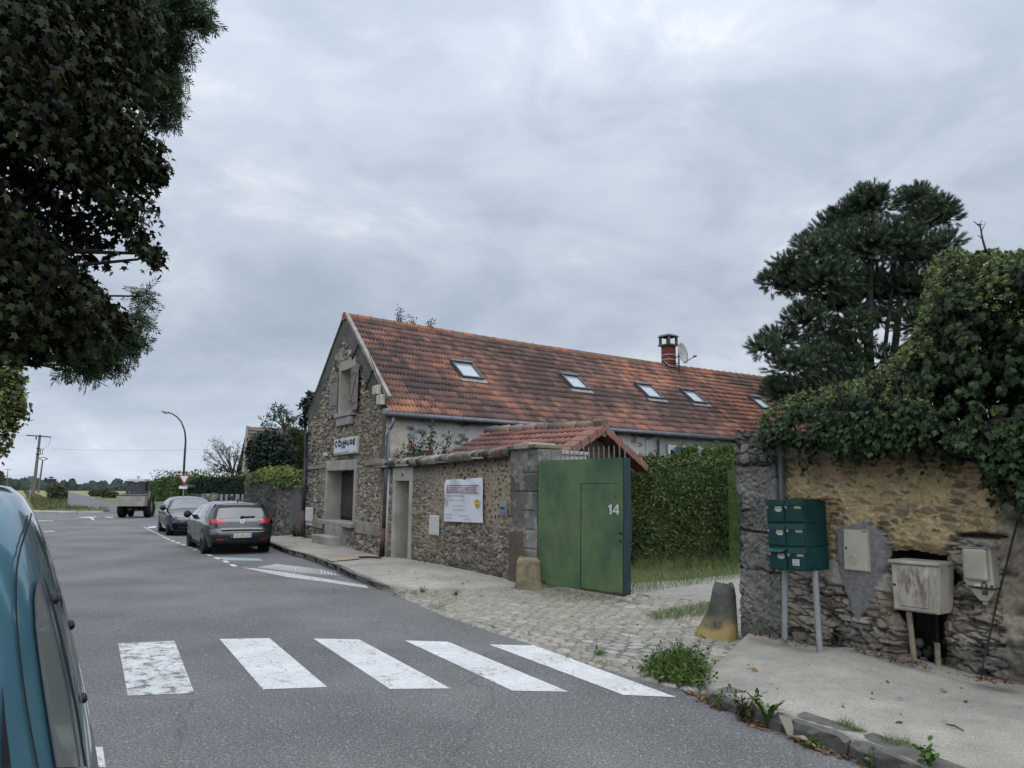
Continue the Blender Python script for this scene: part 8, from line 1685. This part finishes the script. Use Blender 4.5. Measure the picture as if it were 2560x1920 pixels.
bush('tree', 'feathery olive green tamarisk behind the shrub and the left downpipe', 13, [(1800, 1000, 120), (1850, 1180, 120), (1780, 1350, 110), (1880, 950, 90), (1720, 900, 80), (1900, 1400, 90), (1860, 1550, 90)], 33, 3200, .20, M['bush'], T_SPRIG, cat='tree')
def wisp(name, label, z, base, tops, yy, leafm, n=5, thick=.05, lsize=.09, depth=2):
    b = AY(z, *base, yy); t = thing(name, label, 'tree', (b[0], b[1], 0)); mb = MB(); tips = []; rgw = np.random.default_rng(int(base[0])); b0 = b.copy(); b0[2] = 0; mb.tube([b0, b], [thick*1.3, thick], 7)
    for x, y in tops:
        e_ = AY(z, x, y, yy+rgw.normal()*.6); m_ = b*.45+e_*.55+rgw.normal(size=3)*.12; mb.tube([b, m_, e_], [thick*.55, thick*.3, .012], 5)
        for q in range(n): s = m_+(e_-m_)*rgw.random(); branchy(mb, s, (e_-m_)+rgw.normal(size=3)*.5, np.linalg.norm(e_-m_)*.45, .014, depth-1, rgw, .1, .6, tips, 3)
    mb.build('trunk', M['bark'], t); P = np.array([p+rgw.normal(size=3)*.06 for p, d in tips for _ in range(4)]); fol('crown', T_OVAL, P, rgw.normal(size=P.shape), lsize, leafm, t, .5, rgw); return t
wisp('tree', 'thin wispy pale tree above the neighbouring brown roof', 13, (1560, 820), [(1350, 480), (1470, 430), (1560, 470), (1420, 560), (1600, 560), (1290, 650), (1640, 640), (1300, 760), (1700, 660), (1780, 640)], 45, M['leaf_ash'], 5, .08, .16)
wisp('tree', 'nearly bare leaning tree left of the white gabled house', 13, (600, 1640), [(250, 1130), (330, 1150), (420, 1080), (470, 1250), (200, 1330), (170, 1450), (320, 1350), (560, 1180), (700, 1180), (720, 1330), (620, 1300), (300, 1560), (230, 1600), (420, 1480), (700, 1480)], 46, M['drygrass'], 6, .10, .09)
# neighbouring house
NY = 58.0; ap = AY(13, 872, 785, NY); ra = AY(13, 1850, 845, NY+6); gl0 = AY(13, 690, 1650, NY-1); gr0 = AY(13, 930, 1500, NY-1); nb = thing('white_house', 'white gabled house with brown tiled roof behind the shrub', 'house', (ap[0], NY+3, 0))
dirr = (ra-ap)/np.linalg.norm(ra-ap); ev = ap+np.array([1.2, -3.9, -4.6]); mb = MB(); back = ap+np.array([-1.7, 2.5, -5.2]); 
mb.add([(ap[0]-.02, ap[1], ap[2]-.1), (gl0[0]+.1, NY+1, 0), (ev[0], ev[1]+.3, 0), (ev[0]-.05, ev[1]+.35, ev[2]), (gl0[0]+.1, NY+1, .8)], [(0, 4, 1, 2, 3)]); mb.add([(ev[0], ev[1]+.4, 0), tuple(ev*[1, 1, 0]+dirr*14*[1, 1, 0]+[0, .4, 0]), tuple(ev+dirr*14+[0, .4, -.1]), (ev[0], ev[1]+.4, ev[2])], [(0, 1, 2, 3)]); mb.build('wall', mat('pale house render', (.50, .46, .40), .9, var=.2, vscale=1), nb)
vdn = (ap-ev); LVn = np.linalg.norm(vdn); frn = Frame(ev, dirr*[1, 1, 0], 1, vdn/LVn); frn.n = frn.n if frn.n[2] > 0 else -frn.n; mb = MB()
for k in range(16): h0, h1 = LVn*k/16, LVn*(k+1)/16+.03; mb.add([frn.w(0, .07, h0), frn.w(14, .07, h0), frn.w(14, .0, h1), frn.w(0, .0, h1), frn.w(0, -.04, h0), frn.w(14, -.04, h0)], [(0, 1, 2, 3), (4, 5, 1, 0)])
mb.add([ap, ap+dirr*14, ap+dirr*14+[-2, 3, -5], ap+[-2, 3, -5]], [(0, 1, 2, 3)]); mb.build('roof', mat('brown flat tiles', (.17, .13, .115), .85, c2=(.12, .09, .08), vscale=1), nb)
mb = MB(); mb.tube([ap+[0, -.02, .04], (gl0[0], NY+1, .2)], .09, 5); mb.tube([ap+[0, 0, .03], ev+[-.05, 0, .05]], .09, 5); mb.build('verge', mat('grey verge', (.19, .175, .16), .8), nb)
ch0 = AY(13, 1590, 790, NY+4); mb = MB(); fr = Frame((ch0[0], ch0[1], 0), (1, 0, 0)); mb.box(fr, -.3, .3, -.3, .3, ch0[2]-1.2, ch0[2]+.25); mb.build('chimney', M['kerbstone'], nb)

# ------------------------------------------------------------------ thin overcast haze over the fields
hz_ = MB(); hz_.box(Frame((0, 0, 0), (1, 0, 0)), -900, 300, -1100, 40, -7.6, 26); hm = bpy.data.materials.new('haze'); hm.use_nodes = True; hn = hm.node_tree; hn.nodes.remove(hn.nodes['Principled BSDF'])
pv_ = hn.nodes.new('ShaderNodeVolumePrincipled'); pv_.inputs['Color'].default_value = (.86, .90, .96, 1); pv_.inputs['Density'].default_value = .00032; hn.links.new(pv_.outputs[0], hn.nodes['Material Output'].inputs['Volume'])
for i_, f_ in enumerate(hz_.v): pass
ho = hz_.build('haze', hm); ho['kind'] = 'stuff'; ho['label'] = 'thin grey haze veiling the far fields and woodland'; ho['category'] = 'haze'
